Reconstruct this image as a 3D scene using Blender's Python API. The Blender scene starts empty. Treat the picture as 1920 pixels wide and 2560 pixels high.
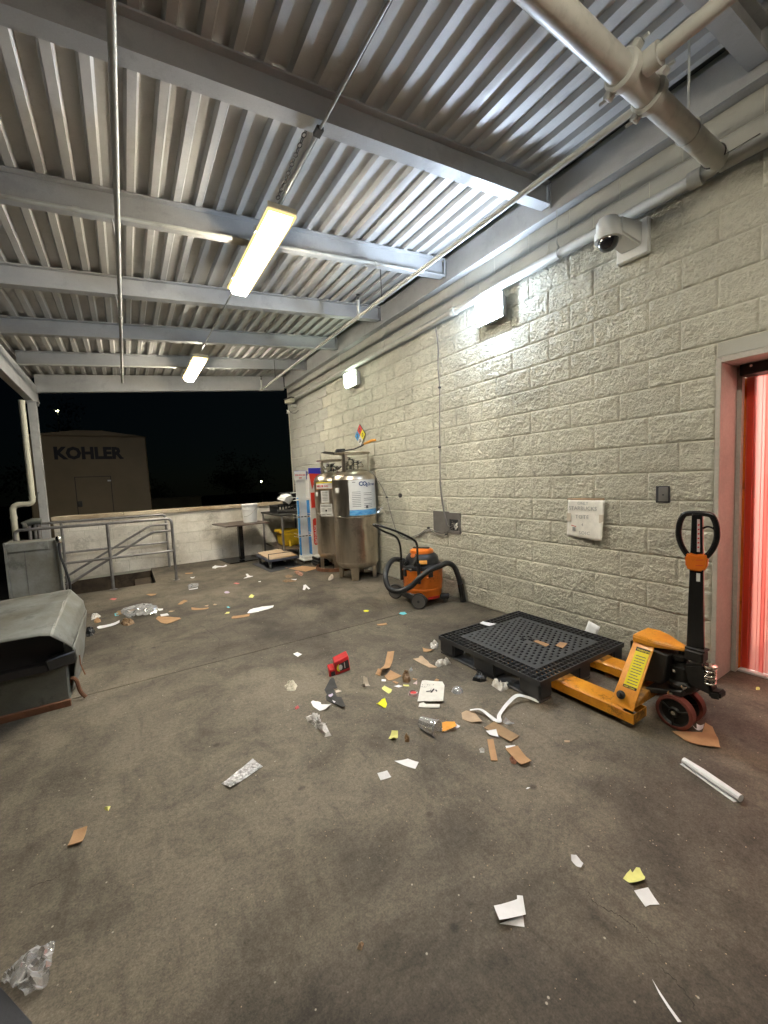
import bpy, bmesh, math, random
from mathutils import Vector, Matrix, noise
R = math.radians
scene = bpy.context.scene
COL = scene.collection

# ---------------------------------------------------------------- camera
cd = bpy.data.cameras.new('camera'); cam = bpy.data.objects.new('camera', cd); COL.objects.link(cam)
cd.sensor_fit = 'HORIZONTAL'; cd.sensor_width = 36.0; cd.lens = 19.151
cd.clip_start = 0.05; cd.clip_end = 600
right = Vector((0.8442434, -0.5340589, -0.0451014)); down = Vector((-0.0800517, -0.0424435, -0.9958867)); fwd = Vector((0.5299479, 0.8443812, -0.0785850))
CAM = Vector((-3.26973, -1.11445, 1.45980))
m = Matrix.Identity(4)
for i in range(3):
    m[i][0] = right[i]; m[i][1] = -down[i]; m[i][2] = -fwd[i]; m[i][3] = CAM[i]
cam.matrix_world = m
scene.camera = cam

# ---------------------------------------------------------------- night sky
w = bpy.data.worlds.new('World'); scene.world = w; w.use_nodes = True
nt = w.node_tree; bg = nt.nodes['Background']
sky = nt.nodes.new('ShaderNodeTexSky'); sky.sky_type = 'NISHITA'; sky.sun_disc = False
sky.sun_elevation = R(30); sky.sun_rotation = R(20)
tint = nt.nodes.new('ShaderNodeMix'); tint.data_type = 'RGBA'; tint.blend_type = 'MULTIPLY'; tint.inputs[0].default_value = 1.0; tint.inputs[7].default_value = (0.45, 0.80, 1.0, 1)
nt.links.new(sky.outputs[0], tint.inputs[6]); nt.links.new(tint.outputs[2], bg.inputs[0]); bg.inputs[1].default_value = 0.00011
scene.view_settings.view_transform = 'Standard'; scene.view_settings.look = 'None'
scene.view_settings.exposure = 1.0; scene.view_settings.gamma = 1.0
try: scene.view_settings.use_curve_mapping = False
except Exception: pass
scene.render.engine = 'CYCLES'
scene.cycles.max_bounces = 7; scene.cycles.diffuse_bounces = 5; scene.cycles.transparent_max_bounces = 12
scene.cycles.sample_clamp_indirect = 6.0
LAMP = 74.0      # fluorescent lens radiance
LEDP = 160.0     # bright wall pack
WP2P = 14.0      # dim wall pack

# ---------------------------------------------------------------- materials
def lk(nt, a, b): nt.links.new(a, b)
def mk(name, col, rough=0.6, metal=0.0, var=0.0, vscale=3.0, col2=None, bump=0.0, bscale=40.0, fine=0.0, fscale=150.0, spec=0.5, coat=0.0, stretch=None, trans=0.0, emis=None, estr=0.0, rvar=0.0, dirt=0.0, dscale=9.0, objvar=0.0):
    """painted / bare surface: base colour broken up by two noises, relief by bump"""
    M = bpy.data.materials.new(name); M.use_nodes = True; nt = M.node_tree; b = nt.nodes['Principled BSDF']
    b.inputs['Base Color'].default_value = (*col, 1); b.inputs['Roughness'].default_value = rough
    b.inputs['Metallic'].default_value = metal; b.inputs['Specular IOR Level'].default_value = spec
    if coat: b.inputs['Coat Weight'].default_value = coat; b.inputs['Coat Roughness'].default_value = 0.15
    if trans: b.inputs['Transmission Weight'].default_value = trans; b.inputs['IOR'].default_value = 1.2
    if emis: b.inputs['Emission Color'].default_value = (*emis, 1); b.inputs['Emission Strength'].default_value = estr
    g = nt.nodes.new('ShaderNodeNewGeometry'); vec = g.outputs['Position']
    if stretch:
        mp = nt.nodes.new('ShaderNodeMapping'); mp.inputs['Scale'].default_value = stretch; lk(nt, vec, mp.inputs['Vector']); vec = mp.outputs[0]
    if var:
        n = nt.nodes.new('ShaderNodeTexNoise'); n.inputs['Scale'].default_value = vscale; n.inputs['Detail'].default_value = 8; n.inputs['Roughness'].default_value = 0.62
        lk(nt, vec, n.inputs['Vector'])
        r = nt.nodes.new('ShaderNodeValToRGB'); r.color_ramp.elements[0].position = 0.34; r.color_ramp.elements[1].position = 0.66
        c2 = col2 or tuple(c*(1-var) for c in col)
        r.color_ramp.elements[0].color = (*c2, 1); r.color_ramp.elements[1].color = (*[min(1, c*(1+var*0.35)) for c in col], 1)
        lk(nt, n.outputs['Fac'], r.inputs[0]); src = r.outputs[0]
        if fine:
            n2 = nt.nodes.new('ShaderNodeTexNoise'); n2.inputs['Scale'].default_value = fscale; n2.inputs['Detail'].default_value = 3
            lk(nt, g.outputs['Position'], n2.inputs['Vector'])
            mr = nt.nodes.new('ShaderNodeMapRange'); mr.inputs[1].default_value = 0.3; mr.inputs[2].default_value = 0.7; mr.inputs[3].default_value = 1-fine; mr.inputs[4].default_value = 1+fine*0.6
            lk(nt, n2.outputs['Fac'], mr.inputs[0])
            mx = nt.nodes.new('ShaderNodeVectorMath'); mx.operation = 'SCALE'; lk(nt, src, mx.inputs[0]); lk(nt, mr.outputs[0], mx.inputs['Scale']); src = mx.outputs[0]
        if dirt:
            for (ds, lo, hi, am) in ((dscale, 0.36, 0.44, dirt), (dscale*5, 0.30, 0.36, dirt*0.9)):
                nd = nt.nodes.new('ShaderNodeTexNoise'); nd.inputs['Scale'].default_value = ds; nd.inputs['Detail'].default_value = 7; nd.inputs['Roughness'].default_value = 0.7; lk(nt, g.outputs['Position'], nd.inputs['Vector'])
                md = nt.nodes.new('ShaderNodeMapRange'); md.inputs[1].default_value = lo; md.inputs[2].default_value = hi; md.inputs[3].default_value = 1-am; md.inputs[4].default_value = 1.0
                lk(nt, nd.outputs['Fac'], md.inputs[0]); sc_ = nt.nodes.new('ShaderNodeVectorMath'); sc_.operation = 'SCALE'; lk(nt, src, sc_.inputs[0]); lk(nt, md.outputs[0], sc_.inputs['Scale']); src = sc_.outputs[0]
        if objvar:
            oi = nt.nodes.new('ShaderNodeObjectInfo'); mo_ = nt.nodes.new('ShaderNodeMapRange'); mo_.inputs[3].default_value = 1-objvar; mo_.inputs[4].default_value = 1+objvar*0.5
            lk(nt, oi.outputs['Random'], mo_.inputs[0]); sc_ = nt.nodes.new('ShaderNodeVectorMath'); sc_.operation = 'SCALE'; lk(nt, src, sc_.inputs[0]); lk(nt, mo_.outputs[0], sc_.inputs['Scale']); src = sc_.outputs[0]
        lk(nt, src, b.inputs['Base Color'])
        if rvar:
            m2 = nt.nodes.new('ShaderNodeMapRange'); m2.inputs[3].default_value = rough-rvar; m2.inputs[4].default_value = rough+rvar
            lk(nt, n.outputs['Fac'], m2.inputs[0]); lk(nt, m2.outputs[0], b.inputs['Roughness'])
    if bump:
        n3 = nt.nodes.new('ShaderNodeTexNoise'); n3.inputs['Scale'].default_value = bscale; n3.inputs['Detail'].default_value = 6; n3.inputs['Roughness'].default_value = 0.6
        lk(nt, vec, n3.inputs['Vector'])
        bp = nt.nodes.new('ShaderNodeBump'); bp.inputs['Strength'].default_value = 1.0; bp.inputs['Distance'].default_value = bump
        lk(nt, n3.outputs['Fac'], bp.inputs['Height']); lk(nt, bp.outputs[0], b.inputs['Normal'])
    return M
def emit(name, col, s):
    M = bpy.data.materials.new(name); M.use_nodes = True; nt = M.node_tree; nt.nodes.clear()
    e = nt.nodes.new('ShaderNodeEmission'); e.inputs[0].default_value = (*col, 1); e.inputs[1].default_value = s
    o = nt.nodes.new('ShaderNodeOutputMaterial'); lk(nt, e.outputs[0], o.inputs[0]); return M
def film(name, tint=(0.95, 0.97, 1.0), clear=0.62, rough=0.12):
    """thin clear plastic: mostly lets light through, glossy creases, a little milk"""
    M = bpy.data.materials.new(name); M.use_nodes = True; nt = M.node_tree; nt.nodes.clear()
    t = nt.nodes.new('ShaderNodeBsdfTransparent'); t.inputs[0].default_value = (*tint, 1)
    gl = nt.nodes.new('ShaderNodeBsdfGlossy'); gl.inputs['Roughness'].default_value = rough; gl.inputs[0].default_value = (0.9, 0.9, 0.9, 1)
    df = nt.nodes.new('ShaderNodeBsdfDiffuse'); df.inputs[0].default_value = (0.8, 0.8, 0.8, 1)
    m1 = nt.nodes.new('ShaderNodeMixShader'); m1.inputs[0].default_value = 0.45; lk(nt, gl.outputs[0], m1.inputs[1]); lk(nt, df.outputs[0], m1.inputs[2])
    fr = nt.nodes.new('ShaderNodeLayerWeight'); fr.inputs[0].default_value = 0.45
    mr = nt.nodes.new('ShaderNodeMapRange'); mr.inputs[3].default_value = 1-clear; mr.inputs[4].default_value = 1.0; lk(nt, fr.outputs['Facing'], mr.inputs[0])
    m2 = nt.nodes.new('ShaderNodeMixShader'); lk(nt, mr.outputs[0], m2.inputs[0]); lk(nt, t.outputs[0], m2.inputs[1]); lk(nt, m1.outputs[0], m2.inputs[2])
    o = nt.nodes.new('ShaderNodeOutputMaterial'); lk(nt, m2.outputs[0], o.inputs[0]); return M

def concrete_floor():
    M = bpy.data.materials.new('dirty_concrete'); M.use_nodes = True; nt = M.node_tree; b = nt.nodes['Principled BSDF']
    g = nt.nodes.new('ShaderNodeNewGeometry'); P = g.outputs['Position']
    def nz(sc, det=8, rg=0.6, dist=0.0, vec=P):
        n = nt.nodes.new('ShaderNodeTexNoise'); n.inputs['Scale'].default_value = sc; n.inputs['Detail'].default_value = det
        n.inputs['Roughness'].default_value = rg; n.inputs['Distortion'].default_value = dist; lk(nt, vec, n.inputs['Vector']); return n.outputs['Fac']
    def ramp(f, a, bb, ca, cb):
        r = nt.nodes.new('ShaderNodeValToRGB'); r.color_ramp.elements[0].position = a; r.color_ramp.elements[1].position = bb
        r.color_ramp.elements[0].color = (*ca, 1); r.color_ramp.elements[1].color = (*cb, 1); lk(nt, f, r.inputs[0]); return r.outputs[0]
    def mul(a, c, fac=1.0):
        mx = nt.nodes.new('ShaderNodeMix'); mx.data_type = 'RGBA'; mx.blend_type = 'MULTIPLY'; mx.inputs[0].default_value = fac
        lk(nt, a, mx.inputs[6]); lk(nt, c, mx.inputs[7]); return mx.outputs[2]
    G = lambda v: (v, v, v)
    base = ramp(nz(0.55, 9, 0.64, 0.5), 0.38, 0.60, (0.068, 0.056, 0.044), (0.215, 0.184, 0.138))
    blot = ramp(nz(2.6, 8, 0.70, 0.5), 0.34, 0.55, G(0.46), G(1.0))           # oil and foot dirt
    sm = nt.nodes.new('ShaderNodeMapping'); sm.inputs['Scale'].default_value = (5.0, 1.1, 1.0); sm.inputs['Rotation'].default_value = (0, 0, R(58)); lk(nt, P, sm.inputs[0])
    drag = ramp(nz(2.2, 7, 0.7, 0.3, sm.outputs[0]), 0.30, 0.46, G(0.50), G(1.0))   # dragged streaks
    spk = ramp(nz(50, 5, 0.75), 0.30, 0.62, G(0.60), G(1.12))
    grit = ramp(nz(150, 3, 0.65), 0.30, 0.70, G(0.66), G(1.26))
    c = mul(mul(mul(mul(base, blot, 0.85), drag, 0.6), spk, 0.9), grit, 0.9)
    v = nt.nodes.new('ShaderNodeTexVoronoi'); v.feature = 'F1'; v.inputs['Scale'].default_value = 13.0; lk(nt, P, v.inputs['Vector'])  # pale chips, trodden in
    chip = ramp(v.outputs['Distance'], 0.035, 0.06, G(1.0), G(0.0))
    mx = nt.nodes.new('ShaderNodeMix'); mx.data_type = 'RGBA'; lk(nt, chip, mx.inputs[0]); lk(nt, c, mx.inputs[6]); mx.inputs[7].default_value = (0.42, 0.38, 0.31, 1); c = mx.outputs[2]
    v2 = nt.nodes.new('ShaderNodeTexVoronoi'); v2.inputs['Scale'].default_value = 3.4; lk(nt, P, v2.inputs['Vector'])
    spot = ramp(v2.outputs['Distance'], 0.03, 0.085, G(0.35), G(1.0)); c = mul(c, spot, 0.8)
    # hairline cracks: edges of large warped cells, only here and there
    wn = nt.nodes.new('ShaderNodeTexNoise'); wn.inputs['Scale'].default_value = 3.0; wn.inputs['Detail'].default_value = 6; lk(nt, P, wn.inputs['Vector'])
    va = nt.nodes.new('ShaderNodeVectorMath'); va.operation = 'SCALE'; va.inputs['Scale'].default_value = 0.35; lk(nt, wn.outputs['Color'], va.inputs[0])
    vb = nt.nodes.new('ShaderNodeVectorMath'); lk(nt, P, vb.inputs[0]); lk(nt, va.outputs[0], vb.inputs[1])
    vc = nt.nodes.new('ShaderNodeTexVoronoi'); vc.feature = 'DISTANCE_TO_EDGE'; vc.inputs['Scale'].default_value = 0.5; lk(nt, vb.outputs[0], vc.inputs['Vector'])
    crack = ramp(vc.outputs['Distance'], 0.0, 0.0011, G(0.5), G(1.0))
    msk = ramp(nz(0.8, 3), 0.66, 0.72, G(0.0), G(1.0))
    mc = nt.nodes.new('ShaderNodeMix'); mc.data_type = 'RGBA'; mc.blend_type = 'MULTIPLY'; lk(nt, msk, mc.inputs[0]); lk(nt, c, mc.inputs[6]); lk(nt, crack, mc.inputs[7]); c = mc.outputs[2]
    lk(nt, c, b.inputs['Base Color'])
    mr = nt.nodes.new('ShaderNodeMapRange'); mr.inputs[3].default_value = 0.55; mr.inputs[4].default_value = 0.85; lk(nt, nz(2.2), mr.inputs[0]); lk(nt, mr.outputs[0], b.inputs['Roughness'])
    b.inputs['Specular IOR Level'].default_value = 0.35
    ad = nt.nodes.new('ShaderNodeMath'); ad.operation = 'MULTIPLY_ADD'; ad.inputs[1].default_value = 0.35; lk(nt, nz(160, 4, 0.7), ad.inputs[0]); lk(nt, nz(14, 6, 0.65), ad.inputs[2])
    bp = nt.nodes.new('ShaderNodeBump'); bp.inputs['Distance'].default_value = 0.0045; lk(nt, ad.outputs[0], bp.inputs['Height']); lk(nt, bp.outputs[0], b.inputs['Normal'])
    return M

MAT = {
 'floor': concrete_floor(),
 'mortar': mk('wall_mortar_paint', (0.61, 0.595, 0.50), 0.85, var=0.12, vscale=2, bump=0.002, bscale=60),
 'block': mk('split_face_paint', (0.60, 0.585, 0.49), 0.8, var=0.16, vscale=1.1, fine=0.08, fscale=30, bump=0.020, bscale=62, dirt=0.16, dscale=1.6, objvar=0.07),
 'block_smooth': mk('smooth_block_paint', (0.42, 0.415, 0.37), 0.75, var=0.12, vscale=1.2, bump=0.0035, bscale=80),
 'parapet': mk('parapet_paint', (0.78, 0.75, 0.68), 0.75, var=0.25, vscale=1.7, col2=(0.52, 0.48, 0.41), fine=0.08, fscale=40, bump=0.002, bscale=60, dirt=0.25, dscale=2.5),
 'cap': mk('cap_stone', (0.55, 0.47, 0.35), 0.8, var=0.4, vscale=1.3, col2=(0.26, 0.18, 0.10), fine=0.15, bump=0.003, bscale=50),
 'steel_paint': mk('beam_paint', (0.40, 0.402, 0.40), 0.5, var=0.18, vscale=1.8, bump=0.0008, bscale=30, fine=0.05, dirt=0.14, dscale=3),
 'deck': mk('deck_paint', (0.50, 0.495, 0.48), 0.5, metal=0.0, var=0.16, vscale=1.6, col2=(0.45, 0.44, 0.42), bump=0.0006, bscale=22, fine=0.04, dirt=0.12, dscale=2.5),
 'pipe_paint': mk('pipe_paint', (0.46, 0.46, 0.42), 0.42, var=0.12, vscale=5, bump=0.0006, bscale=40, dirt=0.15, dscale=8),
 'rail': mk('galvanised_rail', (0.30, 0.29, 0.285), 0.42, metal=0.55, var=0.3, vscale=9, bump=0.0005, bscale=60),
 'grey_sheet': mk('grey_sheet_metal', (0.235, 0.245, 0.235), 0.5, metal=0.1, dirt=0.35, dscale=5, var=0.28, vscale=3.2, col2=(0.15, 0.14, 0.11), fine=0.08, fscale=60, bump=0.004, bscale=5),
 'grey_dark': mk('grey_hopper_body', (0.15, 0.16, 0.14), 0.6, metal=0.1, var=0.4, vscale=3, bump=0.002, bscale=12, fine=0.1, dirt=0.4, dscale=5),
 'pit_concrete': mk('pit_concrete', (0.085, 0.062, 0.042), 0.9, var=0.5, vscale=4, bump=0.004, bscale=20, dirt=0.4, dscale=5),
 'rust': mk('rusty_steel', (0.19, 0.085, 0.045), 0.8, var=0.4, vscale=9, bump=0.002, bscale=50),
 'white_housing': mk('white_housing', (0.72, 0.73, 0.70), 0.4, var=0.06, vscale=8),
 'fixture': mk('fixture_housing', (0.62, 0.56, 0.40), 0.5, var=0.2, vscale=8),
 'tube': emit('fluorescent_lens', (1.0, 0.91, 0.74), LAMP),
 'tube_dim': emit('dimmed_fluorescent_lens', (1.0, 0.91, 0.74), LAMP*0.5),  # unseen rear lamp, strength halved so the near floor stays darker
 'glow_rim': emit('glowing_diffuser_rim', (1.0, 0.72, 0.30), 0.75),
 'led': emit('wall_pack_lens', (0.66, 0.80, 1.0), LEDP),
 'led2': emit('dim_wall_pack_lens', (0.86, 1.0, 0.80), WP2P),
 'black_plastic': mk('black_plastic', (0.018, 0.019, 0.021), 0.42, var=0.3, vscale=6, bump=0.0006, bscale=70),
 'pallet': mk('pallet_plastic', (0.030, 0.032, 0.037), 0.42, var=0.5, vscale=5, col2=(0.05, 0.05, 0.05), bump=0.0008, bscale=60),
 'black_paint': mk('black_paint', (0.012, 0.012, 0.012), 0.25, var=0.3, vscale=9, coat=0.3),
 'black_grease': mk('greasy_black', (0.016, 0.015, 0.013), 0.5, var=0.5, vscale=14, bump=0.0015, bscale=60),
 'yellow_paint': mk('yellow_paint', (0.80, 0.35, 0.02), 0.38, var=0.12, vscale=7, col2=(0.62, 0.22, 0.015), fine=0.06, bump=0.0006, bscale=25, coat=0.15, dirt=0.5, dscale=10),
 'worn_yellow': mk('worn_yellow_edge', (0.60, 0.26, 0.03), 0.55, var=0.6, vscale=22, col2=(0.09, 0.05, 0.02)),
 'label_yellow': mk('label_yellow', (0.86, 0.72, 0.02), 0.45, var=0.05, vscale=20),
 'orange': mk('orange_plastic', (0.74, 0.18, 0.015), 0.42, var=0.15, vscale=7, bump=0.0004, bscale=20, dirt=0.4, dscale=9),
 'red_wheel': mk('brown_red_tread', (0.20, 0.055, 0.04), 0.55, var=0.35, vscale=16),
 'zinc': mk('bright_steel', (0.75, 0.73, 0.66), 0.22, metal=1.0, var=0.1, vscale=20),
 'stainless': mk('brushed_stainless', (0.66, 0.60, 0.51), 0.31, metal=1.0, var=0.28, vscale=6, col2=(0.42, 0.36, 0.29), stretch=(1, 1, 0.12), rvar=0.09, bump=0.0006, bscale=26, dirt=0.2, dscale=7),
 'rim': mk('plastic_rim', (0.11, 0.105, 0.10), 0.5),
 'label_white': mk('label_white', (0.72, 0.72, 0.70), 0.4, var=0.05, vscale=20),
 'ink': mk('black_ink', (0.03, 0.03, 0.035), 0.6),
 'ink_grey': mk('grey_ink', (0.11, 0.11, 0.115), 0.6),
 'pencil': mk('faded_marker', (0.30, 0.30, 0.30), 0.7), 'crack': mk('floor_crack_dirt', (0.035, 0.028, 0.022), 0.9),
 'ink_blue': mk('navy_ink', (0.015, 0.05, 0.17), 0.5),
 'ink_red': mk('red_ink', (0.55, 0.03, 0.03), 0.5),
 'sea_blue': mk('sea_blue_print', (0.03, 0.20, 0.50), 0.4, var=0.6, vscale=14, col2=(0.20, 0.50, 0.75), stretch=(1, 1, 6)),
 'red_print': mk('red_print', (0.66, 0.05, 0.03), 0.4),
 'blue_print': mk('blue_print', (0.02, 0.02, 0.42), 0.4),
 'nfpa_red': mk('placard_red', (0.62, 0.04, 0.04), 0.45), 'nfpa_blue': mk('placard_blue', (0.05, 0.30, 0.62), 0.45),
 'nfpa_yellow': mk('placard_yellow', (0.80, 0.72, 0.03), 0.45),
 'clear_blue': mk('blue_film', (0.06, 0.27, 0.62), 0.2),
 'film': film('clear_film'),
 'cup': film('clear_cup', (0.95, 0.95, 0.95), 0.90, 0.08),
 'table_top': mk('brown_laminate', (0.115, 0.085, 0.07), 0.4, var=0.2, vscale=6),
 'dark_steel': mk('dark_steel', (0.07, 0.066, 0.06), 0.5, metal=0.3, var=0.3, vscale=8),
 'cart_blue': mk('cart_blue_grey', (0.07, 0.08, 0.12), 0.5, var=0.3, vscale=10),
 'yellow_tub': mk('yellow_tub', (0.70, 0.46, 0.02), 0.45, var=0.3, vscale=7),
 'bucket': mk('white_bucket', (0.76, 0.76, 0.74), 0.42, var=0.05, vscale=9),
 'cardboard': mk('cardboard', (0.46, 0.275, 0.14), 0.85, var=0.14, vscale=16, bump=0.001, bscale=120),
 'card_pale': mk('cardboard_pale', (0.52, 0.385, 0.26), 0.85, var=0.14, vscale=16),
 'card_brown': mk('cardboard_dull', (0.33, 0.22, 0.12), 0.85, var=0.2, vscale=16),
 'paper_white': mk('paper_white', (0.84, 0.85, 0.87), 0.75, var=0.07, vscale=22, bump=0.001, bscale=50),
 'paper_grey': mk('paper_grey', (0.68, 0.68, 0.69), 0.75, var=0.1, vscale=30),
 'carton_white': mk('carton_white', (0.78, 0.76, 0.70), 0.7, var=0.12, vscale=18),
 'paper_cream': mk('paper_cream', (0.60, 0.53, 0.44), 0.8, var=0.1, vscale=20),
 'paper_lilac': mk('paper_lilac', (0.55, 0.47, 0.62), 0.6), 'paper_pink': mk('paper_pink', (0.58, 0.46, 0.46), 0.7),
 'paper_red': mk('paper_salmon', (0.70, 0.16, 0.16), 0.6), 'paper_cyan': mk('paper_cyan', (0.15, 0.60, 0.70), 0.6),
 'paper_orange': mk('paper_orange', (0.80, 0.36, 0.05), 0.7, var=0.15, vscale=25),
 'note_pale': mk('note_pale', (0.78, 0.77, 0.26), 0.7, var=0.1, vscale=30), 'note_bright': mk('note_bright', (0.85, 0.84, 0.02), 0.7, var=0.08, vscale=30),
 'tissue': mk('tissue', (0.74, 0.73, 0.70), 0.9, var=0.2, vscale=30, col2=(0.55, 0.50, 0.44), bump=0.003, bscale=60),
 'glove': mk('cream_rubber', (0.66, 0.62, 0.50), 0.6, var=0.1, vscale=30),
 'plastic_white': mk('milky_plastic', (0.66, 0.64, 0.62), 0.3, var=0.25, vscale=40, col2=(0.42, 0.40, 0.38), bump=0.004, bscale=50),
 'black_card': mk('black_card', (0.02, 0.02, 0.022), 0.5, var=0.2, vscale=20),
 'black_rubber': mk('black_rubber', (0.012, 0.013, 0.015), 0.35, bump=0.003, bscale=60),
 'brown_wax': mk('brown_waxed', (0.12, 0.07, 0.035), 0.6, var=0.6, vscale=30, col2=(0.32, 0.21, 0.11), bump=0.003, bscale=60),
 'peel': mk('onion_peel', (0.50, 0.25, 0.17), 0.5, var=0.4, vscale=40),
 'foil': mk('silver_foil', (0.75, 0.75, 0.76), 0.3, metal=0.85, var=0.7, vscale=60, bump=0.012, bscale=70),
 'pallet_plate': mk('pallet_plate', (0.052, 0.055, 0.062), 0.42, var=0.4, vscale=6, bump=0.0008, bscale=60),
 'carton_red': mk('carton_red', (0.55, 0.02, 0.025), 0.35, var=0.2, vscale=20),
 'strip': None, 'asphalt': mk('asphalt', (0.045, 0.045, 0.047), 0.9, var=0.3, vscale=2, bump=0.003, bscale=80),
 'enclosure': mk('beige_enclosure', (0.23, 0.175, 0.105), 0.6, var=0.12, vscale=1.5), 'navy_letter': mk('dark_letter', (0.006, 0.005, 0.012), 0.6),
 'leaf': mk('dark_leaf', (0.05, 0.085, 0.03), 0.7, var=0.4, vscale=2), 'bark': mk('bark', (0.07, 0.05, 0.035), 0.9),
 'jamb': mk('door_jamb_paint', (0.46, 0.43, 0.38), 0.6, var=0.14, vscale=5, fine=0.08, fscale=60, bump=0.0008),
 'room': mk('room_wall', (0.72, 0.70, 0.66), 0.7), 'room_lamp': emit('room_lamp_lens', (1.0, 0.92, 0.86), 34.0),
 'street': emit('street_lamp_lens', (1.0, 1.0, 0.55), 30.0), 'pole_white': mk('pale_pole', (0.6, 0.6, 0.5), 0.6),
 'greyplate': mk('grey_plate', (0.20, 0.195, 0.185), 0.45, metal=0.4, var=0.15, vscale=9), 'bush_wall': mk('far_wall', (0.16, 0.15, 0.09), 0.8, var=0.3, vscale=1.5),
 'pvc': mk('pvc_pipe', (0.62, 0.60, 0.48), 0.45, var=0.12, vscale=6), 'mat': mk('dark_sheet', (0.05, 0.052, 0.06), 0.8, bump=0.001, bscale=120),
 'dome': mk('smoked_dome', (0.015, 0.015, 0.02), 0.06, spec=0.8),
 'cable': mk('grey_cable', (0.16, 0.155, 0.15), 0.6),
}
def strip_material():
    M = bpy.data.materials.new('red_vinyl'); M.use_nodes = True; nt = M.node_tree; nt.nodes.clear()
    t = nt.nodes.new('ShaderNodeBsdfTransparent'); t.inputs[0].default_value = (1.0, 0.50, 0.47, 1)
    tl = nt.nodes.new('ShaderNodeBsdfTranslucent'); tl.inputs[0].default_value = (1.0, 0.46, 0.42, 1)
    gl = nt.nodes.new('ShaderNodeBsdfPrincipled'); gl.inputs['Base Color'].default_value = (0.70, 0.22, 0.19, 1); gl.inputs['Roughness'].default_value = 0.3
    a = nt.nodes.new('ShaderNodeMixShader'); a.inputs[0].default_value = 0.62; lk(nt, t.outputs[0], a.inputs[1]); lk(nt, tl.outputs[0], a.inputs[2])
    b = nt.nodes.new('ShaderNodeMixShader'); b.inputs[0].default_value = 0.10; lk(nt, a.outputs[0], b.inputs[1]); lk(nt, gl.outputs[0], b.inputs[2])
    o = nt.nodes.new('ShaderNodeOutputMaterial'); lk(nt, b.outputs[0], o.inputs[0]); return M
MAT['strip'] = strip_material()

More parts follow.
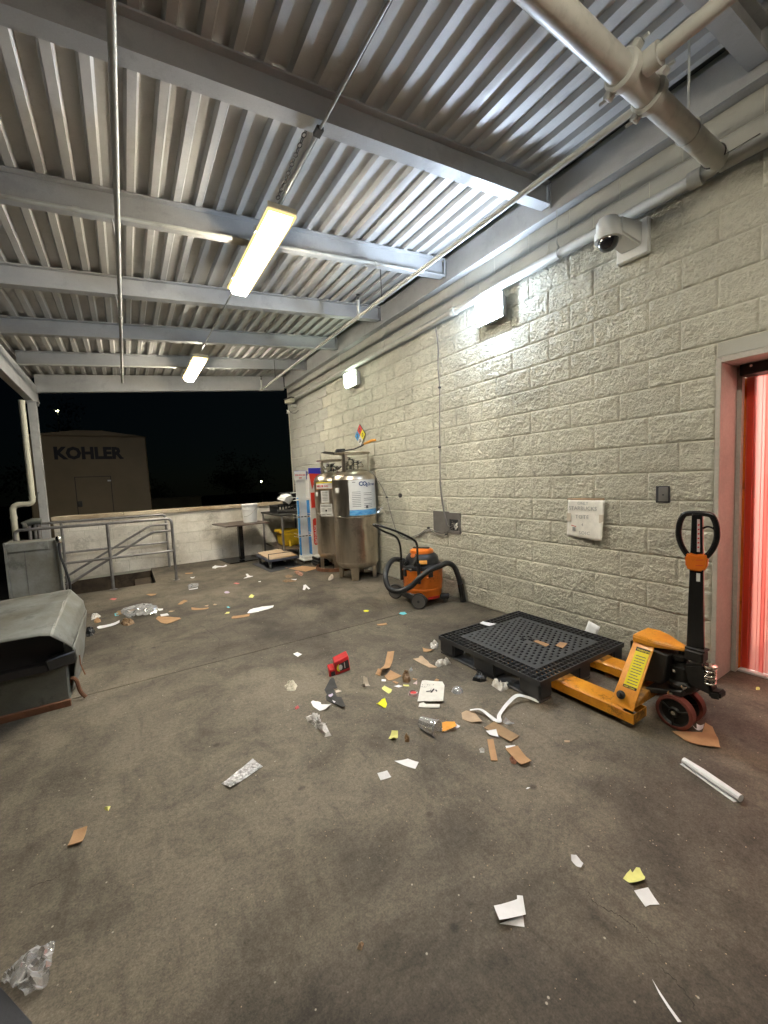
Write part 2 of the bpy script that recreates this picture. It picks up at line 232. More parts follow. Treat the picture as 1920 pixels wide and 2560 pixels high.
# ---------------------------------------------------------------- mesh building
class MB:
    """collects shapes in world coordinates, then links them as ONE mesh object"""
    def __init__(s): s.v = []; s.f = []
    def add(s, vs, fs):
        n = len(s.v); s.v += [tuple(v) for v in vs]; s.f += [tuple(n+i for i in f) for f in fs]; return s
    def box(s, x0, x1, y0, y1, z0, z1):
        return s.add([(x0,y0,z0),(x1,y0,z0),(x1,y1,z0),(x0,y1,z0),(x0,y0,z1),(x1,y0,z1),(x1,y1,z1),(x0,y1,z1)],
                     [(0,3,2,1),(4,5,6,7),(0,1,5,4),(1,2,6,5),(2,3,7,6),(3,0,4,7)])
    def obox(s, c, size, rot=(0,0,0)):
        e = Matrix.Translation(c) @ (Matrix.Rotation(rot[2],4,'Z') @ Matrix.Rotation(rot[1],4,'Y') @ Matrix.Rotation(rot[0],4,'X'))
        a, b, d = size[0]/2, size[1]/2, size[2]/2
        vs = [e @ Vector(p) for p in [(-a,-b,-d),(a,-b,-d),(a,b,-d),(-a,b,-d),(-a,-b,d),(a,-b,d),(a,b,d),(-a,b,d)]]
        return s.add(vs, [(0,3,2,1),(4,5,6,7),(0,1,5,4),(1,2,6,5),(2,3,7,6),(3,0,4,7)])
    def hexa(s, p):   # eight corners: bottom ring then top ring
        return s.add(p, [(0,3,2,1),(4,5,6,7),(0,1,5,4),(1,2,6,5),(2,3,7,6),(3,0,4,7)])
    def tube(s, pts, r, n=10, caps=True):
        P = [Vector(p) for p in pts]; rr = r if isinstance(r, (list, tuple)) else [r]*len(P)
        t0 = (P[1]-P[0]).normalized(); up = Vector((0,0,1)) if abs(t0.z) < 0.9 else Vector((1,0,0))
        a = t0.cross(up).normalized(); base = len(s.v); prev = t0
        for i, p in enumerate(P):
            t = ((P[i+1]-p).normalized() if i == 0 else (p-P[i-1]).normalized() if i == len(P)-1 else ((P[i+1]-p).normalized()+(p-P[i-1]).normalized()).normalized())
            q = prev.rotation_difference(t); a = (q @ a).normalized(); prev = t; b = t.cross(a).normalized()
            for k in range(n):
                an = 2*math.pi*k/n; s.v.append(tuple(p + (a*math.cos(an)+b*math.sin(an))*rr[i]))
        for i in range(len(P)-1):
            for k in range(n):
                k2 = (k+1) % n; s.f.append((base+i*n+k, base+i*n+k2, base+(i+1)*n+k2, base+(i+1)*n+k))
        if caps:
            s.f.append(tuple(base+k for k in reversed(range(n)))); e = base+(len(P)-1)*n; s.f.append(tuple(e+k for k in range(n)))
        return s
    def lathe(s, prof, c=(0,0,0), axis='Z', n=32, rot=None, caps=True):
        base = len(s.v); R3 = {'Z': Matrix.Identity(3), 'X': Matrix.Rotation(R(90),3,'Y'), 'Y': Matrix.Rotation(R(-90),3,'X')}[axis]
        if rot is not None: R3 = rot
        for (r, z) in prof:
            for k in range(n):
                an = 2*math.pi*k/n; s.v.append(tuple(Vector(c) + R3 @ Vector((r*math.cos(an), r*math.sin(an), z))))
        for i in range(len(prof)-1):
            for k in range(n):
                k2 = (k+1) % n; s.f.append((base+i*n+k, base+i*n+k2, base+(i+1)*n+k2, base+(i+1)*n+k))
        if caps and prof[0][0] > 1e-5: s.f.append(tuple(base+k for k in reversed(range(n))))
        if caps and prof[-1][0] > 1e-5: e = base+(len(prof)-1)*n; s.f.append(tuple(e+k for k in range(n)))
        return s
    def prism(s, poly, z0, z1):
        n = len(poly); vs = [(x,y,z0) for x,y in poly]+[(x,y,z1) for x,y in poly]
        return s.add(vs, [tuple(reversed(range(n))), tuple(range(n,2*n))]+[(i,(i+1)%n,n+(i+1)%n,n+i) for i in range(n)])
    def extr(s, pts, d):   # any planar 3D outline pushed along d
        n = len(pts); d = Vector(d); vs = [Vector(p) for p in pts]+[Vector(p)+d for p in pts]
        return s.add(vs, [tuple(reversed(range(n))), tuple(range(n,2*n))]+[(i,(i+1)%n,n+(i+1)%n,n+i) for i in range(n)])
    def build(s, name, mat, parent=None, loc=None, bev=0.0, smooth=True, segs=1, ang=35):
        root = parent
        while root is not None and root.parent is not None: root = root.parent
        if parent is not None: o0 = Vector(root.location)
        elif loc is not None: o0 = Vector(loc)
        else:
            xs = [v[0] for v in s.v]; ys = [v[1] for v in s.v]; zs = [v[2] for v in s.v]
            o0 = Vector(((min(xs)+max(xs))/2, (min(ys)+max(ys))/2, min(zs)))
        me = bpy.data.meshes.new(name); me.from_pydata([tuple(Vector(v)-o0) for v in s.v], [], s.f); me.validate()
        bm = bmesh.new(); bm.from_mesh(me); bmesh.ops.recalc_face_normals(bm, faces=bm.faces)
        if bev: bmesh.ops.bevel(bm, geom=[e for e in bm.edges if e.is_manifold and e.calc_face_angle(0) > 0.5], offset=bev, segments=segs, affect='EDGES', clamp_overlap=True)
        bm.to_mesh(me); bm.free()
        if smooth:
            for p in me.polygons: p.use_smooth = True
            me.set_sharp_from_angle(angle=R(ang))
        me.materials.append(MAT[mat] if isinstance(mat, str) else mat)
        o = bpy.data.objects.new(name, me); COL.objects.link(o)
        if parent is None: o.location = o0
        else: o.parent = parent
        return o
def tag(o, label, cat, group=None, kind=None):
    o['label'] = label; o['category'] = cat
    if group: o['group'] = group
    if kind: o['kind'] = kind
    return o
def thing(name, label, cat, loc=(0,0,0), group=None):
    o = bpy.data.objects.new(name, None); o.empty_display_size = 0.1; COL.objects.link(o); o.location = loc
    return tag(o, label, cat, group)
def text(name, s, size, origin, xdir, ydir, mat, parent, depth=0.0006, bold=0.0, align='LEFT', kern=1.0, sx=1.0):
    cu = bpy.data.curves.new(name, 'FONT'); cu.body = s; cu.size = size; cu.extrude = depth; cu.offset = bold; cu.align_x = align; cu.space_character = kern
    cu.resolution_u = 2; cu.materials.append(MAT[mat])
    to = bpy.data.objects.new(name, cu); me = bpy.data.meshes.new_from_object(to); me.name = name
    if not me.materials: me.materials.append(MAT[mat])
    bpy.data.objects.remove(to); bpy.data.curves.remove(cu)
    o = bpy.data.objects.new(name, me); COL.objects.link(o)
    x = Vector(xdir).normalized(); y = Vector(ydir).normalized(); z = x.cross(y)
    mm = Matrix.Identity(4)
    root = parent
    while root.parent is not None: root = root.parent
    off = Vector(origin)-Vector(root.location)
    for i in range(3): mm[i][0] = x[i]*sx; mm[i][1] = y[i]; mm[i][2] = z[i]; mm[i][3] = off[i]
    o.parent = parent; o.matrix_local = mm
    return o
def copy_obj(o, parent=None, loc=None):
    c = o.copy(); COL.objects.link(c); c.parent = parent
    if loc is not None: c.location = loc
    return c
def copy_tree(o, loc, label):
    c = copy_obj(o, None, loc); c['label'] = label
    for ch in [x for x in bpy.data.objects if x.parent == o]:
        d = copy_obj(ch, c)
        for g in [x for x in bpy.data.objects if x.parent == ch]: copy_obj(g, d)
    return c
def arc(c, r, a0, a1, n, u, v):
    u = Vector(u); v = Vector(v); c = Vector(c)
    return [c+u*(r*math.cos(a0+(a1-a0)*i/n))+v*(r*math.sin(a0+(a1-a0)*i/n)) for i in range(n+1)]
def catmull(P, k=6):
    P = [Vector(p) for p in P]; Q = [P[0]]+P+[P[-1]]; out = []
    for i in range(1, len(Q)-2):
        for j in range(k):
            t = j/k; a, b, c, d = Q[i-1], Q[i], Q[i+1], Q[i+2]
            out.append(0.5*((2*b)+(c-a)*t+(2*a-5*b+4*c-d)*t*t+(3*b-a-3*c+d)*t**3))
    out.append(P[-1]); return out

# ================================================================= ground and slab
gm = bpy.data.meshes.new('ground'); gm.from_pydata([(-150,-150,-1.2),(150,-150,-1.2),(150,150,-1.2),(-150,150,-1.2)], [], [(0,1,2,3)]); gm.materials.append(MAT['asphalt'])
ground = bpy.data.objects.new('ground', gm); COL.objects.link(ground); ground['kind'] = 'structure'; ground['label'] = 'dark asphalt yard below the loading dock'
fl = bpy.data.objects.new('floor', None); COL.objects.link(fl); fl['kind'] = 'structure'; fl['label'] = 'stained concrete dock floor with a sawn joint across it'
g = 0.0045
MB().prism([(-4.6,-6),(1.6,-6),(1.6,-0.003),(0.34,-0.003),(0.34,0.0),(0.012,0.0),(0.012,2.485-g),(-4.6,2.485-g)], -0.16, 0).build('slab', 'floor', fl, smooth=False)
MB().prism([(-4.6,2.485+g),(0.012,2.485+g),(0.012,7.9),(-2.98,7.9),(-2.98,6.25),(-4.6,6.25)], -0.16, 0).build('slab', 'floor', fl, smooth=False)
db = bpy.data.objects.new('dock_base', None); COL.objects.link(db); db['kind'] = 'structure'; db['label'] = 'concrete dock base and stair pit sides'
b = MB(); b.box(-4.6, 3.0, -6, 6.25, -1.2, -0.161); b.box(-2.98, 3.0, 6.25, 7.9, -1.2, -0.161); b.build('concrete_base', 'pit_concrete', db, smooth=False)
MB().box(-4.7, -2.98, 7.655, 7.93, -1.2, -0.045).build('foundation', 'pit_concrete', db, smooth=False)
st = thing('concrete_stair', 'concrete steps going down to the yard inside the railings', 'stairs', (-3.0, 6.9, -1.2))
for i in range(6):
    MB().box(-2.99-0.27*(i+1), -2.99-0.27*i, 6.252, 7.652, -1.2, -0.18*(i+1)+0.02).build('step', 'pit_concrete', st, bev=0.006)

# ================================================================= split face block wall (plane x = 0)
U = 0.2032
rnd = random.Random(4)
def relief_mesh(name, w, h, smooth_face, seed, mat):
    """one block: dressed margin flush with the joint, broken face standing proud in lumps"""
    nx, nz = max(5, int(w/0.0085)), max(5, int(h/0.0085)); vs = []; fs = []
    j = 0.0022
    off = Vector((seed*7.3, seed*3.1, seed*1.7))
    for a in range(nx+1):
        for c in range(nz+1):
            y = j+(w-2*j)*a/nx; z = j+(h-2*j)*c/nz
            e = max(0.0, min(y-j, w-j-y, z-j, h-j-z)); ed = min(1, e/0.010)
            if smooth_face: d = 0.003*ed+0.0006*noise.noise(Vector((y*30, z*30, 0))+off)
            else:
                q = Vector((y, z*1.35, 0))
                n1 = noise.fractal(q*13+off, 1.0, 2.1, 3); n2 = abs(noise.noise(q*36+off*2)); n3 = noise.noise(q*75+off)
                cell = noise.voronoi(q*34+off)[0][0]
                n4 = noise.noise(q*120+off); d = (0.85+0.3*((seed*37)%5)/4)*ed*(0.0065+0.0065*n1+0.0110*(0.42-n2)+0.0065*n3+0.0028*n4-0.010*max(0, 0.30-cell)); d = max(d, 0.0002*ed)
            vs.append((-d, y, z))
    for a in range(nx):
        for c in range(nz):
            i = a*(nz+1)+c; fs.append((i, i+1, i+nz+2, i+nz+1))
    # thin sides back to the mortar
    ring = [a*(nz+1) for a in range(nx+1)]+[nx*(nz+1)+c for c in range(1, nz+1)]+[a*(nz+1)+nz for a in range(nx-1, -1, -1)]+[c for c in range(nz-1, 0, -1)]
    n0 = len(vs); vs += [(0.006, vs[i][1], vs[i][2]) for i in ring]; k = len(ring)
    for i in range(k): fs.append((ring[i], ring[(i+1) % k], n0+(i+1) % k, n0+i))
    me = bpy.data.meshes.new(name); me.from_pydata(vs, [], fs); bm = bmesh.new(); bm.from_mesh(me); bmesh.ops.recalc_face_normals(bm, faces=bm.faces); bm.to_mesh(me); bm.free()
    for p in me.polygons: p.use_smooth = True
    me.set_sharp_from_angle(angle=R(60)); me.materials.append(MAT[mat]); return me
VF = [relief_mesh('split_block', 2*U, U, False, s, 'block') for s in range(14)]
VH = [relief_mesh('split_half_block', U, U, False, s+30, 'block') for s in range(4)]
VS = [relief_mesh('smooth_block', 2*U, U, True, s+50, 'block_smooth') for s in range(3)]
VSH = [relief_mesh('smooth_half_block', U, U, True, 60, 'block_smooth')]
wall = thing('block_wall', 'long painted split face block wall along the right side', 'wall', (0, 3.9, 0))
mo = MB()
mo.box(0.0012, 0.30, 0.0, 8.0, 0, 3.95); mo.box(0.0012, 0.30, -1.25, 0.0, 2.14, 3.95); mo.box(0.006, 0.30, -6, -1.25, 0, 3.95)
mo.build('mortar_core', 'mortar', wall, smooth=False)
cells = []
for k in range(19):
    j = -30 if k % 2 == 0 else -29
    while j < 39:
        y0 = j*U; w = 2; 
        door_row = k*U < 2.14-0.02
        if door_row and -1.25 < y0+0.01 and y0 < -0.01: # door opening
            if j+2 <= 0: j += 2; continue
            # odd rows: half block from the jamb
            y0 = 0.0; w = 1; cells.append((k, y0, w)); j += 2; continue
        if j+2 > 39: w = 1
        cells.append((k, y0, w)); j += 2
def seen(k, y, w):
    c = Vector((0, y+w*U/2, (k+0.5)*U)); d = c-CAM; q = Vector((right.dot(d), down.dot(d), fwd.dot(d)))
    if q.z < 0.1: return 0
    x, yy = q.x/q.z, q.y/q.z
    if abs(x) > 1.05 or abs(yy) > 1.35: return 0
    return w*abs(d.x)/d.length**3
cells.sort(key=lambda c: -seen(*c))
far = MB(); near_n = 0
for idx, (k, y0, w) in enumerate(cells):
    z0 = k*U; lip = (10*U <= z0 < 2.14)
    smoothz = k >= 16
    if lip and -1.25 < y0 < -0.01: continue
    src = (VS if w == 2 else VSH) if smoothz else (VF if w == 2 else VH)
    me = src[rnd.randrange(len(src))]
    if idx < 296:
        o = bpy.data.objects.new('block', me); COL.objects.link(o); o.parent = wall; o.location = Vector((rnd.uniform(-0.0015, 0.0), y0, z0))-wall.location
        near_n += 1
    elif y0 > -2.0:
        lo = MB(); 
        n = len(far.v)
        if seen(k, y0, w) > 0:
            far.v += [(v.co.x, v.co.y+y0, v.co.z+z0) for v in me.vertices]; far.f += [tuple(n+i for i in p.vertices) for p in me.polygons]
        else: far.box(-0.006, 0.008, y0+0.003, y0+w*U-0.003, z0+0.003, z0+U-0.003)
    else: far.box(-0.006, 0.008, y0+0.003, y0+w*U-0.003, z0+0.003, z0+U-0.003)
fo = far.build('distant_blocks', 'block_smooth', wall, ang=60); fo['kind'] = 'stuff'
# filler course over the door head
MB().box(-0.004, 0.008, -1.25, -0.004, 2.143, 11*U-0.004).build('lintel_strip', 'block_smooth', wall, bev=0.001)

# ================================================================= parapet at the end
par = thing('parapet_wall', 'low whitewashed block parapet across the far end', 'wall', (-2.2, 7.77, 0))
MB().box(-4.34, -0.01, 7.668, 7.87, -0.04, 1.016).build('mortar_core', 'mortar', par, smooth=False)
bw = MB().box(0.003, 2*U-0.003, 0, 0.012, 0.003, U-0.003); 
def pblock(w):
    me_o = MB().box(0.003, w-0.003, 0, 0.016, 0.003, U-0.003).build('block', 'parapet', None, loc=(0,0,0), bev=0.0025)
    me = me_o.data; bpy.data.objects.remove(me_o); return me
pf, ph = pblock(2*U), pblock(U)
for k in range(5):
    x = -4.34+(0 if k % 2 else U)
    if k % 2 == 0:
        o = bpy.data.objects.new('block', ph); COL.objects.link(o); o.parent = par; o.location = Vector((-4.34, 7.654, k*U))-par.location
    while x < -0.03:
        full = x+2*U < -0.005
        o = bpy.data.objects.new('block', pf if full else ph); COL.objects.link(o); o.parent = par; o.location = Vector((x, 7.654+rnd.uniform(0, 0.002), k*U))-par.location
        x += 2*U if full else 9
for i, (xa, xb) in enumerate([(-4.36,-3.34),(-3.336,-2.43),(-2.426,-1.45),(-1.446,-0.45),(-0.446,-0.012)]):
    MB().box(xa, xb, 7.615, 7.915, 1.018, 1.085).build('cap_stone', 'cap', par, bev=0.006)

# ================================================================= roof: ribbed metal deck
DZ = lambda x: 3.87+0.085*x
roof = thing('roof_deck', 'pale ribbed metal roof deck sloping down to the left', 'roof', (-2.3, 1.6, 3.6))
def deck_sheet(xs, xa, xb):
    """xs: centres of the low flutes between xa and xb"""
    prof = [(xa, 0.038)]
    for c in xs:
        prof += [(c-0.0375, 0.038), (c-0.0225, 0.0), (c+0.0225, 0.0), (c+0.0375, 0.038)]
    prof.append((xb, 0.038))
    b = MB(); ys = [-5.2, 8.22]
    for y in ys: b.v += [(x, y, DZ(x)+z+0.001) for x, z in prof]
    n = len(prof)
    b.f += [(i, i+1, n+i+1, n+i) for i in range(n-1)]
    # thickness on top
    b.v += [(x, y, DZ(x)+z+0.003) for y in ys for x, z in prof]
    b.f += [(2*n+i, 2*n+n+i, 2*n+n+i+1, 2*n+i+1) for i in range(n-1)]
    b.build('deck_sheet', 'deck', roof, smooth=False)
P6 = 0.1524
c0 = [-0.02-P6*i-0.0 for i in range(0, 20)]
c0 = [-1.545+P6*i for i in range(-10, 10)]
for a in range(0, 20, 5):
    ch = c0[a:a+5]; deck_sheet(ch, ch[0]-P6/2+0.0005, ch[-1]+P6/2)
lefts = [-3.27-P6*i for i in range(0, 10)]
deck_sheet(sorted(lefts[:5]), lefts[4]-P6/2+0.0005, c0[0]-P6/2); deck_sheet(sorted(lefts[5:]), lefts[9]-P6/2, lefts[4]-P6/2)
rm = MB(); rm.add([(-4.95,-5.3,3.53),(0.3,-5.3,3.97),(0.3,8.3,3.97),(-4.95,8.3,3.53),(-4.95,-5.3,3.62),(0.3,-5.3,4.06),(0.3,8.3,4.06),(-4.95,8.3,3.62)], [(0,3,2,1),(4,5,6,7),(0,1,5,4),(1,2,6,5),(2,3,7,6),(3,0,4,7)])
rm.build('roof_membrane', 'grey_dark', roof, smooth=False)

def ibeam(y, h=0.185, fl=0.10, xa=-4.42, xb=-0.085, deep=0.0):
    t = 0.011; hw = fl/2; w = 0.004
    prof = [(-hw,0),(hw,0),(hw,t),(w,t),(w,h-t),(hw,h-t),(hw,h),(-hw,h),(-hw,h-t),(-w,h-t),(-w,t),(-hw,t)]
    z = DZ(xa)-h-deep
    b = MB(); b.extr([(xa, y+p, z+q) for p, q in prof], (xb-xa, 0, DZ(xb)-DZ(xa))); return b
beam_y = [(-2.94,'steel roof beam behind the photographer, out over the entrance end'),(-1.57,'steel roof beam just behind the doorway'),
 (-0.20,'steel roof beam ending above the doorway corner beside the thick pipe'),(1.17,'nearest steel roof beam crossing the whole top of the view'),
 (2.50,'second steel roof beam, with conduit along it, above the near lamp'),(3.87,'third steel roof beam, touching the far end of the near lamp'),
 (5.24,'fourth steel roof beam, between the near and the far lamp'),(6.61,'fifth steel roof beam, crossing behind the far lamp top')]
for y, lab in beam_y:
    o = ibeam(y).build('roof_beam', 'steel_paint', None, smooth=False); tag(o, lab, 'beam', 'roof beams')
eb = MB(); eb.extr([(-4.42, 7.93, DZ(-4.42)-0.30),(-4.42, 8.03, DZ(-4.42)-0.30),(-4.42, 8.03, DZ(-4.42)-0.003),(-4.42, 7.93, DZ(-4.42)-0.003)], (4.335, 0, 4.335*0.085))
tag(eb.build('end_beam', 'steel_paint', None, bev=0.004), 'deep steel fascia beam across the far end of the roof', 'beam')
le = MB(); x0 = -4.50; le.box(x0, x0+0.10, -5.2, 8.03, 2.975, 3.30)
tag(le.build('edge_beam', 'steel_paint', None, bev=0.004), 'long steel edge beam along the open left side of the roof', 'beam')
lg = thing('wall_ledger', 'grey steel channel fixed along the top of the block wall', 'ledger', (-0.05, 1.5, 3.6))
MB().box(-0.075, -0.012, -5.2, 7.92, 3.60, 3.856).build('channel_web', 'steel_paint', lg, smooth=False)
MB().box(-0.100, -0.0765, -5.2, 7.92, 3.600, 3.612).build('channel_lip', 'steel_paint', lg, smooth=False)
for y, _ in beam_y: MB().box(-0.10, -0.0765, y-0.045, y-0.037, 3.66, 3.85).build('cleat', 'steel_paint', lg, smooth=False)
colm = thing('steel_column', 'pale square steel column at the far left corner', 'column', (-4.43, 7.55, -1.2))
MB().box(-4.485, -4.375, 7.50, 7.61, -1.2, 2.97).build('shaft', 'steel_paint', colm, bev=0.004)
MB().box(-4.52, -4.34, 7.47, 7.64, 2.955, 2.974).build('cap_plate', 'steel_paint', colm)

# downspout in front of the column
ds = thing('downspout', 'cream plastic downspout with a double elbow beside the column', 'downpipe', (-4.7, 7.4, -1.2))
pth = [(-4.53,7.36,2.95),(-4.53,7.36,1.42)]+[tuple(p) for p in arc((-4.60,7.36,1.40),0.07,0,-math.pi/2,5,(1,0,0),(0,0,1))]+[tuple(p) for p in arc((-4.70,7.36,1.25),0.08,math.pi/2,math.pi,5,(1,0,0),(0,0,1))]+[(-4.78,7.36,-1.2)]
MB().tube(pth, 0.042, 16).build('pipe', 'pvc', ds, ang=50)
for z in (1.44, 1.13): MB().lathe([(0.048,-0.02),(0.048,0.02)], (-4.53 if z > 1.3 else -4.78, 7.36, z)).build('coupling', 'pvc', ds)
MB().tube([(-4.46,7.36,1.50),(-4.46,7.5,1.50)], 0.006, 6).build('bracket', 'dark_steel', ds)

# ================================================================= railings at the stair
def rail_thing(name, label, y, posts, x0, extra):
    t = thing(name, label, 'railing', ((x0+posts[-1])/2, y, 0), 'stair railings')
    r = 0.021
    P = [(x0, y, 0.0 if y < 7 else -1.0), (x0, y, 0.95)]+[tuple(p) for p in arc((x0+0.06,y,0.94),0.06,math.pi,math.pi/2,4,(1,0,0),(0,0,1))][1:]
    P += [tuple(p) for p in arc((posts[-1]-0.07,y,0.93),0.07,math.pi/2,0,4,(1,0,0),(0,0,1))]+[(posts[-1], y, 0.003)]
    MB().tube(P, r, 12).build('top_rail', 'rail', t, ang=50)
    MB().tube([(x0, y, 0.48), (posts[-1]-0.005, y, 0.48)], r*0.9, 12).build('mid_rail', 'rail', t, ang=50)
    for p in posts[:-1]: MB().tube([(p, y, 0.003 if y < 7 else -0.9), (p, y, 0.985)], r, 12).build('post', 'rail', t, ang=50)
    for p in posts: MB().lathe([(0.05,0.0),(0.05,0.006),(0.024,0.01)], (p, y, 0.002 if y < 7 else -0.04), n=16).build('foot_plate', 'rail', t)
    MB().tube(extra, 0.019, 12).build('hand_rail', 'rail', t, ang=50)
rail_thing('stair_railing', 'front pipe railing beside the stair opening', 6.19, [-3.54, -2.69], -4.58, [(-2.70,6.27,0.80),(-2.95,6.27,0.80),(-3.02,6.27,0.77),(-4.55,6.27,-0.12)])
rail_thing('stair_railing', 'rear pipe railing close in front of the white parapet', 7.50, [-4.22, -2.68], -4.56, [(-2.66,7.42,0.82),(-2.93,7.42,0.82),(-3.0,7.42,0.79),(-4.55,7.42,-0.10)])
sc = thing('pipe_fitting', 'capped grey standpipe fitting behind the front railing', 'pipe fitting', (-4.5, 7.05, 0))
MB().tube([(-4.62,7.0,1.02),(-4.50,7.0,1.07),(-4.40,7.0,1.06)], 0.05, 14).build('elbow', 'grey_dark', sc, ang=50)
MB().lathe([(0.05,0),(0.062,0.01),(0.062,0.05),(0.045,0.06)], (-4.62,7.0,1.01), 'X').build('end_cap', 'grey_sheet', sc)
for x in (-4.55, -4.44): MB().tube([(x,7.0,1.03),(x,7.0,-1.2)], 0.022, 10).build('riser', 'rail', sc)

# ================================================================= grey cabinet and hopper on the left
cb = thing('grey_cabinet', 'upright grey sheet metal cabinet behind the dented hopper', 'cabinet', (-4.16, 4.75, 0))
MB().box(-4.375, -3.955, 4.60, 4.90, 0.05, 0.965).build('body', 'grey_sheet', cb, bev=0.006)
MB().box(-4.235, -4.232, 4.596, 4.5995, 0.05, 0.90).build('seam', 'ink_grey', cb)
MB().box(-4.37, -4.03, 4.584, 4.5995, 0.875, 0.962).build('head_flange', 'grey_sheet', cb, bev=0.002)
MB().box(-4.395, -4.373, 4.585, 4.93, 0.0, 0.975).build('corner_post', 'grey_sheet', cb, bev=0.002)
MB().box(-3.957, -3.936, 4.585, 4.62, 0.0, 0.90).build('corner_post', 'grey_sheet', cb, bev=0.002)
MB().lathe([(0.02,0),(0.03,0.01),(0.03,0.06),(0.02,0.075)], (-3.93,4.56,0.93)).build('connector', 'zinc', cb)
MB().tube(catmull([(-3.93,4.55,0.93),(-3.93,4.54,0.80),(-3.90,4.52,0.66),(-3.87,4.5,0.50),(-3.875,4.5,0.36),(-3.88,4.52,0.2)]), 0.012, 8).build('hose', 'black_plastic', cb)

hp = thing('steel_hopper', 'dented grey sheet metal hopper with a gaping front, at the left edge', 'hopper', (-4.2, 2.8, 0))
b = MB(); b.box(-4.75, -3.71, 2.40, 3.25, 0.03, 0.285); b.build('bin_body', 'grey_dark', hp, bev=0.008)
MB().box(-4.75, -3.705, 2.37, 2.398, 0.0, 0.045).build('rusty_skid', 'rust', hp, bev=0.003)
# sheet hood: subdivided, dented, open at the front
def sheet(name, ctrl, nu, nv, th, mat, par, dent=0.012, seed=1):
    """bilinear patch rows of control points, dented"""
    b = MB(); rows = len(ctrl); cols = len(ctrl[0])
    def P(u, v):
        a = min(int(u*(rows-1)), rows-2); c = min(int(v*(cols-1)), cols-2); fu = u*(rows-1)-a; fv = v*(cols-1)-c
        A, B, C2, D = [Vector(ctrl[i][k]) for i, k in ((a,c),(a,c+1),(a+1,c),(a+1,c+1))]
        return (A*(1-fv)+B*fv)*(1-fu)+(C2*(1-fv)+D*fv)*fu
    for i in range(nu+1):
        for k in range(nv+1):
            p = P(i/nu, k/nv); p = p+Vector((0,0,1))*dent*noise.noise(p*4.5+Vector((seed,0,0)))+Vector((1,0,0))*dent*0.6*noise.noise(p*6+Vector((0,seed,0))); b.v.append(tuple(p))
    for i in range(nu):
        for k in range(nv): q = i*(nv+1)+k; b.f.append((q, q+1, q+nv+2, q+nv+1))
    o = b.build(name, mat, par, ang=40); sm = o.modifiers.new('thick', 'SOLIDIFY'); sm.thickness = th; return o
top = [[(-4.75,2.25,0.555),(-4.1,2.24,0.565),(-3.80,2.17,0.585),(-3.745,2.16,0.575)],
       [(-4.75,2.7,0.60),(-4.1,2.7,0.61),(-3.79,2.7,0.63),(-3.735,2.7,0.63)],
       [(-4.75,3.32,0.60),(-4.1,3.30,0.63),(-3.80,3.22,0.655),(-3.73,3.20,0.655)]]
sheet('hood_top', top, 24, 24, 0.004, 'grey_sheet', hp, 0.010)
side = [[(-3.745,2.16,0.575),(-3.69,2.28,0.47),(-3.665,2.37,0.405)],[(-3.735,2.7,0.63),(-3.67,2.72,0.54),(-3.64,2.74,0.46)],[(-3.73,3.20,0.655),(-3.645,3.10,0.57),(-3.625,3.05,0.50)]]
sheet('hood_side', side, 24, 12, 0.004, 'grey_sheet', hp, 0.010, 3)
skirt = [[(-3.665,2.37,0.405),(-3.655,2.44,0.30),(-3.68,2.47,0.16),(-3.70,2.45,0.06)],[(-3.64,2.74,0.46),(-3.635,2.74,0.30),(-3.665,2.70,0.14),(-3.70,2.64,0.03)],[(-3.625,3.05,0.50),(-3.635,3.0,0.33),(-3.655,2.9,0.2),(-3.70,2.88,0.03)]]
sheet('side_skirt', skirt, 16, 12, 0.004, 'grey_sheet', hp, 0.014, 5)
MB().box(-4.75, -3.72, 2.43, 2.46, 0.285, 0.55).build('mouth_shade_sheet', 'ink', hp)  # black sheet painting in the shade inside the open hopper mouth
b = MB(); b.hexa([(-3.80,2.33,0.285),(-3.66,2.40,0.285),(-3.66,2.60,0.285),(-3.80,2.60,0.285),(-3.81,2.31,0.365),(-3.655,2.385,0.375),(-3.655,2.60,0.375),(-3.81,2.60,0.365)]); b.build('rubber_bumper', 'black_plastic', hp, bev=0.008)
MB().box(-4.75, -3.80, 2.34, 2.42, 0.285, 0.335).build('front_lip', 'ink', hp, bev=0.004)
MB().tube(catmull([(-3.715,2.50,0.10),(-3.70,2.47,0.155),(-3.672,2.45,0.14),(-3.655,2.44,0.06),(-3.625,2.42,0.015)]), 0.013, 8).build('rusty_hook', 'rust', hp)
MB().tube([(-3.645,2.50,0.30),(-3.64,2.47,0.24),(-3.617,2.44,0.17)], 0.004, 6).build('bent_rod', 'rust', hp)

# ================================================================= door at the right
dr = thing('door_frame', 'painted steel door frame lit pink by the red strip curtain', 'door frame', (0.15, -0.6, 0))
MB().box(-0.012, 0.345, -0.028, -0.0005, 0, 2.135).build('jamb', 'jamb', dr, bev=0.002)
MB().box(0.255, 0.30, -0.055, -0.0285, 0, 2.10).build('door_stop', 'jamb', dr, bev=0.002)
MB().box(-0.012, 0.345, -1.25, -0.0285, 2.105, 2.138).build('head', 'jamb', dr, bev=0.002)
MB().box(-0.012, 0.345, -1.278, -1.2505, 0, 2.135).build('jamb', 'jamb', dr, bev=0.002)
MB().box(0.20, 0.34, -1.24, -0.056, 2.035, 2.104).build('track_box', 'black_grease', dr, bev=0.003)
MB().lathe([(0.008,0),(0.008,0.004)], (0.198,-0.115,2.085), 'X', n=12).build('screw', 'zinc', dr)
MB().box(0.285, 0.345, -1.25, -0.056, 0.001, 0.018).build('threshold', 'label_white', dr, bev=0.004)
cu = thing('strip_curtain', 'translucent red vinyl strip curtain hanging in the doorway', 'strip curtain', (0.32, -0.6, 0.02))
y = -0.06; i = 0
